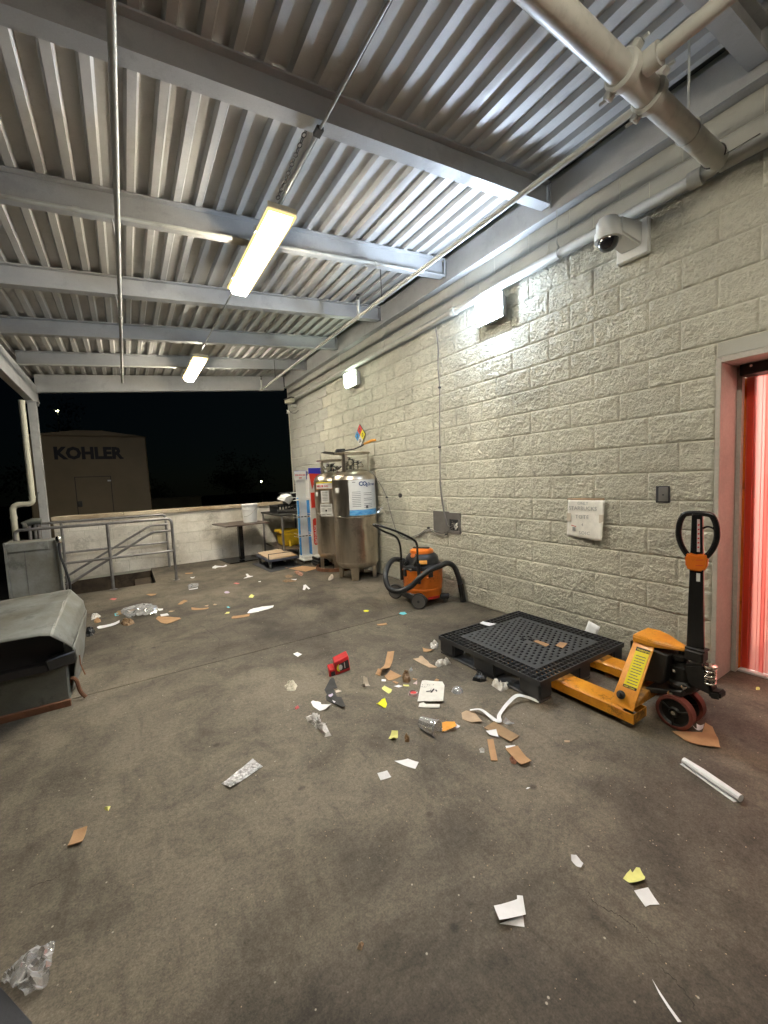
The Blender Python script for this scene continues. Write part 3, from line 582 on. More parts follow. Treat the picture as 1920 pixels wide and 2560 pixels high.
while y > -1.2:
    b = MB(); w = 0.125; x = 0.322+(0.006 if i % 2 else 0.0); n = 10
    vs = []; 
    for k in range(n+1):
        for z in (0.022, 0.7, 1.4, 2.036):
            vs.append((x+0.004*math.sin(k*math.pi/n)+0.006*math.sin(z*2+i)*1.0, y-w*k/n, z))
    fs = [(k*4+c, k*4+c+1, (k+1)*4+c+1, (k+1)*4+c) for k in range(n) for c in range(3)]
    b.add(vs, fs); b.build('strip', 'strip', cu, ang=60)
    for yy in (y-0.004, y-0.038, y-0.084, y-0.121):
        MB().box(x-0.004+0.006*0, x+0.001, yy-0.0008, yy+0.0008, 0.022, 2.034).build('rib', 'paper_red', cu)
    y -= 0.098; i += 1
MB().box(0.335, 0.36, -0.115, -0.030, 0.0, 2.034).build('unlit_edge_panel', 'orange', cu)  # added panel, its orange painted in for the strips' unlit edge by the wall
rmn = bpy.data.objects.new('corridor_room', None); COL.objects.link(rmn); rmn['kind'] = 'structure'; rmn['label'] = 'pale lit corridor behind the strip curtain'
b = MB(); b.box(3.4, 3.5, -3, 1.2, 0, 2.6); b.box(0.37, 3.4, 1.2, 1.3, 0, 2.6); b.box(0.37, 3.4, -3.1, -3.0, 0, 2.6); b.box(0.3, 3.5, -3.1, 1.3, 2.6, 2.7); b.build('room_walls', 'room', rmn, smooth=False)
MB().box(0.345, 3.4, -3.0, 1.2, -0.05, -0.004).build('room_floor', 'cap', rmn, smooth=False)
MB().box(0.302, 0.37, 0.0, 1.2, 0, 2.6).build('room_wall_side', 'room', rmn, smooth=False)
rl = thing('corridor_lamp', 'ceiling lamp inside the corridor behind the red curtain', 'lamp', (1.6, -0.6, 2.5))
MB().box(1.3, 1.6, -1.4, 0.4, 2.55, 2.598).build('housing', 'white_housing', rl)
MB().box(1.32, 1.58, -1.38, 0.38, 2.53, 2.5495).build('lens', 'room_lamp', rl)
dk = thing('corridor_door', 'grey closed door dimly seen through the red curtain', 'door', (2.9, 0.9, 0))
MB().box(1.2, 2.1, 1.15, 1.198, 0, 2.1).build('leaf', 'greyplate', dk)

# ================================================================= lamps
def strip_lamp(y0, label, lens='tube'):
    t = thing('strip_light', label, 'light', (-2.165, y0+0.67, 3.40), 'fluorescent strip lights')
    L = 1.34
    MB().hexa([(-2.27,y0,3.405),(-2.06,y0,3.405),(-2.06,y0+L,3.405),(-2.27,y0+L,3.405),(-2.235,y0+0.02,3.455),(-2.095,y0+0.02,3.455),(-2.095,y0+L-0.02,3.455),(-2.235,y0+L-0.02,3.455)]).build('housing', 'fixture', t, bev=0.004)
    MB().hexa([(-2.225,y0+0.04,3.335),(-2.105,y0+0.04,3.335),(-2.105,y0+L-0.03,3.335),(-2.225,y0+L-0.03,3.335),(-2.255,y0+0.012,3.4045),(-2.075,y0+0.012,3.4045),(-2.075,y0+L-0.012,3.4045),(-2.255,y0+L-0.012,3.4045)]).build('lens', lens, t, smooth=False)
    MB().box(-2.272, -2.256, y0+0.002, y0+L-0.002, 3.386, 3.404).build('lens_rim', 'glow_rim', t)
    MB().box(-2.074, -2.058, y0+0.002, y0+L-0.002, 3.386, 3.404).build('lens_rim', 'glow_rim', t)
    MB().box(-2.2555, -2.0745, y0-0.0005, y0+0.0105, 3.386, 3.404).build('lens_rim', 'glow_rim', t)
    MB().box(-2.2555, -2.0745, y0+L-0.0105, y0+L+0.0005, 3.386, 3.404).build('lens_rim', 'glow_rim', t)
    for yy in (y0+0.3, y0+L-0.25):
        MB().box(-2.285, -2.268, yy-0.02, yy+0.02, 3.385, 3.425).build('latch', 'zinc', t)
    for yy in (y0-0.006, y0+L+0.006):
        MB().box(-2.27, -2.06, yy-0.004, yy+0.004, 3.405, 3.44).build('end_cap', 'fixture', t)
    return t
strip_lamp(1.83, 'bright fluorescent strip light nearest, hanging over the middle of the dock')
strip_lamp(5.58, 'smaller looking fluorescent strip light at the far end')
strip_lamp(-1.92, 'fluorescent strip light hanging behind the photographer', 'tube_dim')
def wall_pack(y, lens, label, s=1.0):
    t = thing('wall_light', label, 'wall light', (-0.05, y, 3.06), 'wall pack lights')
    h, w = 0.115*s, 0.165*s; z = 3.07
    MB().hexa([(-0.012,y-w*0.75,z-h*0.8),(-0.012,y+w*0.75,z-h*0.8),(-0.095,y+w-.004,z-h+0.01),(-0.095,y-w+.004,z-h+0.01),(-0.012,y-w*0.75,z+h*0.85),(-0.012,y+w*0.75,z+h*0.85),(-0.095,y+w-.004,z+h-.004),(-0.095,y-w+.004,z+h-.004)]).build('housing', 'white_housing', t, bev=0.008)
    MB().box(-0.118, -0.0955, y-w-.004, y+w+.004, z-h-.004, z+h+.004).build('lens_frame', 'white_housing', t, bev=0.004)
    MB().hexa([(-0.1185,y-w+.008,z-h+0.008),(-0.1185,y+w-.008,z-h+0.008),(-0.165,y+w-.04,z-h+0.035),(-0.165,y-w+.04,z-h+0.035),(-0.1185,y-w+.008,z+h-0.008),(-0.1185,y+w-.008,z+h-0.008),(-0.175,y+w-.04,z+h-0.03),(-0.175,y-w+.04,z+h-0.03)]).build('lens', lens, t, smooth=False)
wall_pack(1.80, 'led', 'brilliant white wall light beside the dome camera', 1.0)
wall_pack(4.72, 'led2', 'dimmer greenish wall light farther along the block wall', 1.05)

# ================================================================= pipes and conduits under the roof
def pipe(name, label, pts, r, parts=(), mat='pipe_paint', n=14):
    t = thing(name, label, 'pipe', tuple(pts[0]))
    MB().tube(pts, r, n).build('tube', mat, t, ang=50)
    return t
p1 = pipe('ceiling_pipe', 'long pale pipe running away near the left, with a capped end', [(-3.17,-4.5,3.28),(-3.17,7.05,3.28)], 0.0165)
MB().lathe([(0.022,-0.04),(0.022,0.0),(0.018,0.008)], (-3.17,7.05,3.28), 'Y').build('end_cap', 'pipe_paint', p1)
for yy in (4.05, 0.2, 6.2): MB().lathe([(0.021,-0.03),(0.021,0.03)], (-3.17,yy,3.28), 'Y').build('coupling', 'pipe_paint', p1)
for yy in (2.46, 3.83, 6.57): MB().tube([(-3.187,yy,3.27),(-3.19,yy,3.36),(-3.20,yy,3.42)], 0.005, 6).build('hanger', 'pipe_paint', p1)
p2 = pipe('sprinkler_pipe', 'slim sprinkler pipe running away just left of the block wall', [(-0.73,-0.0,3.43),(-0.73,7.55,3.43)], 0.0195)
for yy in (3.30, 7.45):
    MB().tube([(-0.73,yy,3.43),(-0.73,yy,3.62)], 0.017, 10).build('riser', 'pipe_paint', p2)
    MB().lathe([(0.014,0),(0.014,0.03),(0.006,0.04),(0.006,0.055),(0.024,0.06),(0.024,0.065)], (-0.73,yy,3.62), n=14).build('sprinkler_head', 'dark_steel', p2)
    MB().lathe([(0.027,-0.04),(0.027,0.04)], (-0.73,yy,3.43), 'Y').build('tee', 'pipe_paint', p2)
for yy in (2.78, 6.55):
    MB().tube([(-0.73,yy,3.44),(-0.73,yy,3.46),(-0.73,yy,3.78)], 0.005, 6).build('hanger_rod', 'dark_steel', p2)
    MB().tube(arc((-0.73,yy,3.43),0.024,0,2*math.pi,12,(1,0,0),(0,0,1)), 0.003, 5, False).build('hanger_ring', 'pipe_paint', p2)
p3 = pipe('main_pipe', 'thick pale sprinkler main crossing the top right to the wall', [(-5.0,-0.03,3.30),(-0.13,-0.03,3.27)], 0.056, n=24)
def clampring(x, r=0.078):
    MB().lathe([(0.06,-0.03),(r*0.86,-0.03),(r,-0.02),(r,0.02),(r*0.86,0.03),(0.06,0.03)], (x,-0.03,3.28), 'X', n=24).build('clamp', 'pipe_paint', p3)
    for s in (-1, 1): 
        MB().obox((x,-0.03+s*0.06,3.28-s*0.055), (0.045,0.03,0.045), (R(45),0,0)).build('clamp_ear', 'pipe_paint', p3, bev=0.004)
        MB().lathe([(0.008,-0.04),(0.008,0.04)], (x,-0.03+s*0.07,3.28-s*0.065), 'Y', n=8).build('clamp_bolt', 'pipe_paint', p3)
for x in (-1.185, -0.945): clampring(x)
MB().lathe([(0.062,-0.10),(0.062,0.10)], (-1.065,-0.03,3.282), 'X', n=24).build('tee', 'pipe_paint', p3)
MB().tube([(-1.12,-0.03,3.285),(-1.12,-4.5,3.285)], 0.033, 18).build('branch', 'pipe_paint', p3, ang=50)
MB().lathe([(0.05,-0.03),(0.05,0.03)], (-1.12,-0.125,3.285), 'Y', n=20).build('branch_clamp', 'pipe_paint', p3)
MB().tube(arc((-0.52,-0.03,3.276),0.0605,0,2*math.pi,20,(0,1,0),(0,0,1)), 0.004, 6, False).build('hanger_ring', 'pipe_paint', p3)
MB().tube([(-0.52,-0.03,3.34),(-0.52,-0.03,3.44),(-0.52,-0.03,3.80)], 0.006, 6).build('hanger_rod', 'pipe_paint', p3)
MB().tube(arc((-0.19,-0.03,3.27),0.060,-1.3,3.6,20,(0,1,0),(0,0,1))+[Vector((-0.05,-0.20,3.33))], 0.004, 6, False).build('hanger_ring', 'dark_steel', p3)
p4 = pipe('wall_pipe', 'pipe running the whole length of the block wall near its top', [(-0.13,-0.05,3.262),(-0.075,0.02,3.262),(-0.075,7.6,3.262)], 0.037, n=18)
MB().lathe([(0.052,-0.035),(0.052,0.035)], (-0.075,0.10,3.262), 'Y', n=20).build('coupling', 'pipe_paint', p4)
MB().tube([(-0.075,-4.6,3.262),(-0.075,-0.02,3.262)], 0.037, 18).build('tube', 'pipe_paint', p4, ang=50)
for yy in (1.06, 3.74, 5.1, 6.5):
    MB().tube(arc((-0.075,yy,3.262),0.041,0,2*math.pi,16,(1,0,0),(0,0,1)), 0.004, 6, False).build('hanger_ring', 'pipe_paint', p4)
    MB().tube([(-0.075,yy,3.30),(-0.11,yy,3.34),(-0.105,yy,3.60)], 0.004, 6).build('hanger_rod', 'pipe_paint', p4)
for yy in (2.35, 5.6): MB().lathe([(0.046,-0.03),(0.046,0.03)], (-0.075,yy,3.262), 'Y', n=18).build('coupling', 'pipe_paint', p4)
p5 = pipe('lamp_conduit', 'thin conduit feeding the strip lights in a line', [(-2.165,-4.5,3.475),(-2.165,7.3,3.475)], 0.0085, n=8)
for yy in (1.17, 2.5, 5.24): MB().box(-2.185, -2.145, yy-0.03, yy+0.03, 3.464, 3.487).build('conduit_clip', 'dark_steel', p5)
hc = thing('hanging_chain', 'dark hanging chain above the near strip light', 'chain', (-2.2, 1.5, 3.5))
for i in range(16):
    yy = 1.26+i*0.036; zz = 3.535-i*0.0045
    MB().tube(arc((-2.20,yy,zz),0.012,0,2*math.pi,8,(0,1.9,0),(1,0,0) if i % 2 else (0,0,1)), 0.0032, 5, False).build('link', 'dark_steel', hc)
for (xa, xb, lab) in [(-4.40,-2.38,'left length of conduit clipped along the second roof beam'),(-2.0,-0.42,'right length of conduit clipped along the second roof beam')]:
    for dz in (0,):
        t = thing('beam_conduit', lab, 'conduit', (xa, 2.42, DZ(xa)-0.18), 'conduits on the second beam')
        MB().tube([(xa,2.425,DZ(xa)-0.205),(xb,2.425,DZ(xb)-0.205)], 0.014, 10).build('tube', 'pipe_paint', t)
        MB().lathe([(0.02,-0.02),(0.02,0.02)], (xa+1.0,2.425,DZ(xa+1.0)-0.205), 'X', n=12).build('coupling', 'pipe_paint', t)
t = thing('beam_conduit', 'slim conduit along the fifth roof beam', 'conduit', (-4.4, 6.53, 3.3)); MB().tube([(-4.40,6.54,DZ(-4.4)-0.195),(-2.4,6.54,DZ(-2.4)-0.195)], 0.012, 8).build('tube', 'pipe_paint', t)

# ================================================================= wall mounted things
cm = thing('dome_camera', 'white dome security camera on a square wall plate', 'camera', (-0.03, 0.50, 3.0))
MB().box(-0.060, -0.012, 0.385, 0.605, 2.965, 3.205).build('wall_plate', 'white_housing', cm, bev=0.008)
MB().hexa([(-0.0605,0.42,3.02),(-0.0605,0.57,3.02),(-0.24,0.60,3.09),(-0.24,0.47,3.09),(-0.0605,0.42,3.19),(-0.0605,0.57,3.19),(-0.24,0.60,3.20),(-0.24,0.47,3.20)]).build('arm', 'white_housing', cm, bev=0.012, segs=2)
MB().lathe([(0.075,0.0),(0.086,0.004),(0.086,0.055),(0.076,0.06),(0.076,0.12),(0.06,0.145),(0.0,0.15)], (-0.275,0.545,3.055), n=32).build('body', 'white_housing', cm)
MB().lathe([(0.0,-0.072),(0.03,-0.066),(0.052,-0.048),(0.064,-0.022),(0.067,0.0)], (-0.275,0.545,3.056), n=28).build('dome', 'dome', cm, ang=80)
fd = thing('bracket_camera', 'old bracket mounted camera with looped cable at the far top', 'camera', (-0.1, 7.42, 3.2))
MB().obox((-0.16,7.42,3.22), (0.09,0.26,0.08), (0,0,R(12))).build('housing', 'pvc', fd, bev=0.006)
MB().obox((-0.16,7.40,3.27), (0.12,0.30,0.012), (0,R(5),R(12))).build('sun_shield', 'dark_steel', fd)
MB().box(-0.14, -0.0, 7.40, 7.45, 3.10, 3.16).build('bracket', 'pipe_paint', fd, bev=0.004)
MB().tube(catmull([(-0.16,7.50,3.17),(-0.15,7.48,3.02),(-0.08,7.38,2.96),(-0.02,7.30,3.02)]), 0.008, 6).build('cable', 'cable', fd)
sc2 = thing('bullet_camera', 'tiny round camera on the wall edge below the bracket camera', 'camera', (-0.05, 7.83, 3.05))
MB().lathe([(0.035,0),(0.04,0.01),(0.04,0.07),(0.03,0.075)], (-0.10,7.83,3.07), 'X', n=18).build('body', 'white_housing', sc2)
MB().lathe([(0.03,0),(0.03,0.004)], (-0.105,7.83,3.07), 'X', n=16).build('lens', 'dome', sc2)
vc = thing('wall_cable', 'thin cable running down the block wall and looping to the grey box', 'cable', (-0.02, 2.7, 0.8))
MB().tube(catmull([(-0.05,2.70,3.22),(-0.028,2.69,3.0),(-0.026,2.705,2.75),(-0.026,2.69,2.5),(-0.028,2.71,2.1),(-0.026,2.72,1.8),(-0.026,2.735,1.43),(-0.028,2.70,1.15),(-0.03,2.62,0.88),(-0.035,2.50,0.90)],5), 0.0055, 6).build('cable', 'cable', vc)
MB().tube(catmull([(-0.03,2.745,1.43),(-0.03,2.715,1.15),(-0.034,2.63,0.86)],5), 0.004, 6).build('cable', 'cable', vc)
MB().tube(catmull([(-0.035,2.49,0.885),(-0.03,2.66,0.79),(-0.028,2.78,0.775),(-0.028,3.0,0.805),(-0.028,3.2,0.72),(-0.028,3.5,0.64),(-0.028,3.70,0.69),(-0.028,3.79,0.80),(-0.028,3.9,1.05),(-0.028,3.96,1.21),(-0.03,4.1,1.38),(-0.06,4.19,1.50),(-0.12,4.22,1.60)],5), 0.005, 6).build('cable', 'cable', vc)
MB().tube(catmull([(-0.03,2.60,0.80),(-0.03,2.70,0.745),(-0.028,2.85,0.755),(-0.028,3.0,0.79),(-0.028,3.2,0.70),(-0.028,3.5,0.62)],5), 0.005, 6).build('cable', 'cable', vc)
for (yy, zz) in [(2.69,2.52),(2.725,1.82),(3.0,0.82),(2.66,0.765),(3.96,1.20)]: MB().box(-0.038, -0.012, yy-0.012, yy+0.012, zz-0.01, zz+0.01).build('clip', 'ink', vc)
gb = thing('wall_box', 'square grey metal wall box with a torn open corner', 'junction box', (-0.01, 2.65, 0.78))
MB().box(-0.022, 0.004, 2.605, 2.90, 0.785, 1.045).build('cover_plate', 'greyplate', gb, bev=0.002)
MB().box(-0.024, 0.004, 2.41, 2.604, 0.955, 1.035).build('cover_plate', 'greyplate', gb, bev=0.002)
MB().box(-0.024, 0.004, 2.41, 2.604, 0.785, 0.82).build('frame_edge', 'greyplate', gb, bev=0.002)
MB().box(-0.024, 0.004, 2.41, 2.445, 0.8205, 0.9545).build('frame_edge', 'greyplate', gb, bev=0.002)
MB().box(-0.014, 0.004, 2.4455, 2.604, 0.8205, 0.9545).build('recess', 'ink', gb)
for (yy, zz) in [(2.47,0.87),(2.49,0.85),(2.51,0.875),(2.475,0.90)]: MB().obox((-0.02,yy,zz), (0.012,0.02,0.03), (0.4,0.2,0.5)).build('wire_nut', 'carton_white', gb, bev=0.003)
ho = thing('wall_stub', 'small dark pipe stub in the wall above the vacuum', 'wall fitting', (-0.02, 3.62, 1.22))
MB().lathe([(0.03,0),(0.03,0.02)], (-0.035,3.61,1.23), 'X', n=12).build('flange', 'dark_steel', ho)
sw = thing('outlet_plate', 'small grey outlet plate in the wall left of the doorway', 'outlet', (0, 0.30, 1.21))
MB().box(-0.016, 0.004, 0.255, 0.345, 1.205, 1.325).build('recess', 'ink', sw, bev=0.002)
MB().box(-0.021, -0.0162, 0.262, 0.325, 1.215, 1.315).build('plate', 'greyplate', sw, bev=0.003)
MB().lathe([(0.006,0),(0.006,0.003)], (-0.024,0.293,1.262), 'X', n=10).build('screw', 'ink', sw)
# handwritten card sign
sg = thing('paper_sign', 'handwritten white card sign taped on the block wall', 'sign', (-0.03, 0.88, 0.9))
sheet('card', [[(-0.034,1.045,0.90),(-0.036,0.96,0.894),(-0.040,0.88,0.892),(-0.046,0.80,0.884),(-0.060,0.722,0.886)],
               [(-0.030,1.040,1.06),(-0.030,0.96,1.06),(-0.030,0.88,1.06),(-0.034,0.80,1.06),(-0.040,0.716,1.06)],
               [(-0.026,1.035,1.215),(-0.026,0.96,1.215),(-0.026,0.88,1.215),(-0.027,0.80,1.215),(-0.030,0.712,1.215)]], 14, 16, 0.0015, 'carton_white', sg, 0.0012, 8)
sheet('torn_edge', [[(-0.027,1.045,1.213),(-0.027,0.715,1.214)],[(-0.022,1.045,1.228),(-0.022,0.718,1.232)]], 2, 12, 0.002, 'card_brown', sg, 0.004, 9)
for yy in (1.02, 0.735): MB().box(-0.042, -0.0375 if yy > 1 else -0.0385, yy-0.018, yy+0.018, 1.03, 1.10).build('tape', 'paper_cream', sg)
YD = (0,-1,0); ZU = (0,0,1)
text('lettering', 'ONLY', 0.036, (-0.0335,0.945,1.175), YD, ZU, 'pencil', sg)
text('lettering', 'STARBUCKS', 0.046, (-0.0370,1.022,1.130), YD, ZU, 'pencil', sg, kern=1.0, bold=0.0)
text('lettering', 'TOTE', 0.044, (-0.0415,0.960,1.058), YD, ZU, 'pencil', sg, bold=0.0, kern=1.15)
text('lettering', '4', 0.036, (-0.0425,0.905,0.995), YD, ZU, 'pencil', sg)
text('lettering', 'SOIC', 0.040, (-0.0480,0.925,0.925), YD, ZU, 'pencil', sg, kern=1.15)
MB().obox((-0.0430,0.975,0.992), (0.001,0.045,0.006), (R(12),0,0)).build('red_mark', 'ink_red', sg); MB().obox((-0.0425,0.972,0.965), (0.001,0.028,0.034), (0,0,0)).build('printed_mark', 'pencil', sg)
# hazard diamond
nf = thing('hazard_placard', 'four colour hazard diamond on the wall above the tanks', 'placard', (-0.03, 4.66, 2.18))
cy, cz, rr = 4.66, 2.185, 0.172
def quad(ca, cb, mat): 
    h = rr/2; y, z = cy+ca*h, cz+cb*h; q = h*0.97
    MB().extr([(-0.034,y,z+q),(-0.034,y-q,z),(-0.034,y,z-q),(-0.034,y+q,z)], (0.004,0,0)).build('panel', mat, nf, smooth=False)
quad(0,1,'nfpa_red'); quad(1,0,'nfpa_blue'); quad(-1,0,'nfpa_yellow'); quad(0,-1,'label_white')
MB().extr([(-0.029,cy,cz+rr*1.02),(-0.029,cy-rr*1.02,cz),(-0.029,cy,cz-rr*1.02),(-0.029,cy+rr*1.02,cz)], (0.006,0,0)).build('backing', 'ink', nf, smooth=False)
for s_, a_, b_, z_ in [('0',0,1,0.095),('3',1,0,0.095),('0',-1,0,0.095),('SA',0,-1,0.075)]:
    text('symbol', s_, z_, (-0.0345,cy+a_*rr/2,cz+b_*rr/2-z_*0.36), YD, ZU, 'ink', nf, align='CENTER', bold=0.002)
wc = thing('white_card', 'white card propped upright against the wall behind the pallet', 'card', (-0.06, 0.79, 0.0))
sheet('card', [[(-0.11,0.862,0.06),(-0.11,0.762,0.04)],[(-0.075,0.825,0.205),(-0.075,0.727,0.180)]], 4, 4, 0.002, 'paper_white', wc, 0.002)

# ================================================================= gas tanks
def label_patch(name, c, r, a0, a1, z0, z1, mat, par, n=10):
    """label bent round the tank; angles measured from -Y towards -X"""
    b = MB(); vs = []
    for i in range(n+1):
        a = a0+(a1-a0)*i/n
        for z in (z0, z1): vs.append((c[0]-math.sin(a)*r, c[1]-math.cos(a)*r, z))
    b.add(vs, [(2*i, 2*i+1, 2*i+3, 2*i+2) for i in range(n)]); return b.build(name, mat, par, ang=60)
def tank(label, c, r, ztop, zbot, ringz, feet, name='gas_tank'):
    t = thing(name, label, 'gas tank', (c[0], c[1], 0), 'gas tanks')
    h = 0.15
    prof = [(0.0, zbot-0.125), (r*0.45, zbot-0.115), (r*0.75, zbot-0.085), (r*0.93, zbot-0.04), (r, zbot)]
    prof += [(r, zbot+0.006), (r+0.003, zbot+0.008), (r+0.003, zbot+0.014), (r, zbot+0.016), (r, ztop-0.016), (r+0.003, ztop-0.014), (r+0.003, ztop-0.006), (r, ztop)]
    prof += [(r*math.cos(a), ztop+h*math.sin(a)) for a in [0.25,0.5,0.75,1.0,1.2,1.4]]+[(0.0, ztop+h)]
    MB().lathe(prof, (c[0], c[1], 0), n=56).build('shell', 'stainless', t, ang=40)
    rr = r*0.80
    MB().lathe([(rr-0.075,ringz-0.004),(rr-0.02,ringz-0.014),(rr,ringz-0.012),(rr+0.012,ringz),(rr,ringz+0.012),(rr-0.02,ringz+0.012),(rr-0.075,ringz+0.004),(rr-0.075,ringz-0.004)], (c[0],c[1],0), n=48, caps=False).build('handling_ring', 'stainless', t, ang=60)
    for k in range(3):
        a = feet[0]+k*2*math.pi/3; x, y = c[0]-math.sin(a)*(rr-0.03), c[1]-math.cos(a)*(rr-0.03)
        MB().obox((x,y,(ztop+0.05+ringz)/2), (0.055,0.012,ringz-ztop-0.065), (0,0,-a)).build('ring_post', 'stainless', t, bev=0.002)
    for k in range(4):
        a = feet[1]+k*math.pi/2; x, y = c[0]-math.sin(a)*(r*0.86), c[1]-math.cos(a)*(r*0.86)
        b = MB(); ux, uy = math.cos(a), -math.sin(a); nx_, ny_ = -math.sin(a), -math.cos(a)
        for (o_, w0, w1, th) in [(0.0, 0.06, 0.05, 0.008)]:
            b.hexa([(x+ux*q*w+nx_*d, y+uy*q*w+ny_*d, z) for z, w in ((0.002, 0.046), (zbot+0.01, 0.062)) for q, d in ((-1,-0.004),(1,-0.004),(1,0.004),(-1,0.004))])
        for s_ in (-1, 1): b.hexa([(x+ux*s_*w+nx_*d+ux*e, y+uy*s_*w+ny_*d+uy*e, z) for z, w in ((0.002, 0.046), (zbot-0.02, 0.062)) for d, e in ((-0.05,-0.003),(-0.05,0.003),(0,0.003),(0,-0.003))])
        b.build('leg', 'stainless', t, smooth=False)
    rr2 = random.Random(int(c[1]*100))
    for i in range(7):   # valves and piping between dome and ring
        a = rr2.uniform(0, 6.28); q = rr2.uniform(0.04, 0.15); x, y = c[0]+q*math.cos(a), c[1]+q*math.sin(a)
        zt = rr2.uniform(ztop+0.20, ringz-0.06)
        b = MB().tube([(x,y,ztop+0.12),(x,y,zt)], rr2.uniform(0.007,0.014), 8)
        b.lathe([(0.018,zt-0.03),(0.022,zt-0.02),(0.022,zt),(0.01,zt+0.01)], (x,y,0), n=8)
        b.lathe([(0.035,zt+0.012),(0.035,zt+0.022)], (x,y,0), n=10)
        b.build('valve', 'dark_steel' if i % 2 else 'zinc', t, ang=40)
    for i in range(5):
        a = rr2.uniform(0, 6.28); z = rr2.uniform(ztop+0.17, ringz-0.12)
        pts = [(c[0]+rr2.uniform(.05,.2)*math.cos(a+j*0.9), c[1]+rr2.uniform(.05,.2)*math.sin(a+j*0.9), z+rr2.uniform(-.04,.05)) for j in range(4)]
        MB().tube(catmull(pts, 5), 0.007, 6).build('fitting_tube', 'dark_steel' if i % 2 else 'zinc', t)
    MB().lathe([(0.036,0),(0.036,0.028)], (c[0]-0.1,c[1]-0.12,ringz-0.14), 'Y', n=16).build('gauge', 'zinc', t)
    return t
A1 = (-0.355, 4.35); r1 = 0.325
t1 = tank('front stainless tank with the large white and blue label', A1, r1, 1.49, 0.25, 1.875, (R(62), R(38)))
z0 = R(28) # view azimuth
va = R(28)  # direction (towards camera) measured from -Y to -X
label_patch('big_label', A1, r1+0.0015, va-R(72), va+R(14), 0.965, 1.475, 'label_white', t1, 16)
label_patch('wave_band', A1, r1+0.0028, va-R(72), va+R(14), 0.965, 1.045, 'sea_blue', t1, 16)
def tank_text(s_, size, a_left, z, mat, c=A1, r=r1, par=None, bold=0.0, width=0.62):
    # letters one after another round the curve, as one part each word
    a = a_left
    for ch in s_:
        x, y = c[0]-math.sin(a)*(r+0.004), c[1]-math.cos(a)*(r+0.004)
        sz = size*(0.72 if ch in '2' and s_ == 'CO2' else 1.0)
        zz = z-(size*0.15 if ch == '2' and s_ == 'CO2' else 0)
        text('lettering', ch, sz, (x,y,zz), (math.cos(a),-math.sin(a),0), ZU, mat, par, bold=bold)
        a -= sz*width/r
    return a
an = tank_text('CO2', 0.085, va-R(12), 1.39, 'ink_blue', par=t1, bold=0.003, width=0.66)
tank_text('Direct', 0.058, an+R(1), 1.39, 'ink_blue', par=t1, bold=0.001, width=0.46)
for i in range(9):
    zz = 1.30-i*0.026
    label_patch('print_line', A1, r1+0.003, va-R(16), va+R(6), zz, zz+0.006, 'ink_grey', t1, 4)
    if i not in (2, 5): label_patch('print_line', A1, r1+0.003, va-R(50), va-R(24), zz-0.02, zz-0.014, 'ink_grey', t1, 4)
label_patch('print_line', A1, r1+0.003, va-R(4), va+R(4), 1.44, 1.448, 'ink', t1, 3)
label_patch('pictogram', A1, r1+0.003, va-R(36), va-R(29), 1.06, 1.10, 'ink_grey', t1, 3)
label_patch('small_sticker', A1, r1+0.002, va+R(42), va+R(58), 1.30, 1.37, 'label_white', t1, 4)
A2 = (-0.310, 5.23); r2 = 0.295
t2 = tank('rear stainless tank with orange banner label and three white labels', A2, r2, 1.49, 0.27, 1.82, (R(70), R(20)))
v2 = R(25)
label_patch('banner', A2, r2+0.0015, v2-R(10), v2+R(60), 1.35, 1.465, 'label_white', t2, 12)
label_patch('banner_edge', A2, r2+0.0028, v2-R(10), v2+R(60), 1.447, 1.465, 'nfpa_yellow', t2, 12)
label_patch('banner_edge', A2, r2+0.0028, v2-R(10), v2+R(60), 1.35, 1.358, 'paper_orange', t2, 12)
tank_text('WARNING', 0.045, v2+R(55), 1.385, 'ink_red', c=A2, r=r2, par=t2, bold=0.001, width=0.72)
label_patch('white_label', A2, r2+0.0015, v2+R(10), v2+R(38), 1.13, 1.325, 'label_white', t2, 6)
for i in range(6): label_patch('print_line', A2, r2+0.003, v2+R(15), v2+R(33), 1.29-i*0.024, 1.296-i*0.024, 'ink_grey', t2, 3)
label_patch('white_label', A2, r2+0.0015, v2+R(2), v2+R(44), 0.905, 1.11, 'label_white', t2, 8)
for zz in (1.085, 1.065, 0.935): label_patch('print_line', A2, r2+0.003, v2+R(5), v2+R(41), zz, zz+0.007, 'ink', t2, 6)
label_patch('pictogram', A2, r2+0.003, v2+R(19), v2+R(25), 0.985, 1.015, 'ink', t2, 2)
for i in range(3): label_patch('print_line', A2, r2+0.003, v2+R(5), v2+R(17), 1.03-i*0.02, 1.035-i*0.02, 'ink_grey', t2, 2); label_patch('print_line', A2, r2+0.003, v2+R(27), v2+R(40), 1.03-i*0.02, 1.035-i*0.02, 'ink_grey', t2, 2)
label_patch('small_sticker', A2, r2+0.0015, v2+R(52), v2+R(66), 1.235, 1.305, 'label_white', t2, 4)
MB().lathe([(r2+0.03,0.0),(r2+0.045,0.003),(r2+0.045,0.055),(r2+0.03,0.058),(r2+0.03,0.0)], (A2[0]-0.03,A2[1]-0.06,0), n=40, caps=False).build('base_hoop', 'rust', t2)
ch = thing('tank_cable', 'thin steel cable looped across the fronts of both tanks', 'cable', (-0.5, 4.8, 0.95))
pts = [(-0.012,4.10,1.06)]+[(A1[0]-math.sin(a)*(r1+0.006), A1[1]-math.cos(a)*(r1+0.006), 0.955-0.02*math.sin((a+0.9)*1.2)) for a in [R(-40),R(-20),0,R(20),R(40),R(60),R(80)]]+[(A2[0]-math.sin(a)*(r2+0.006), A2[1]-math.cos(a)*(r2+0.006), 0.94+0.0*a) for a in [R(50),R(65),R(80),R(95)]]+[(-0.5,5.45,1.0)]
MB().tube(catmull(pts, 4), 0.0045, 6).build('cable', 'zinc', ch)
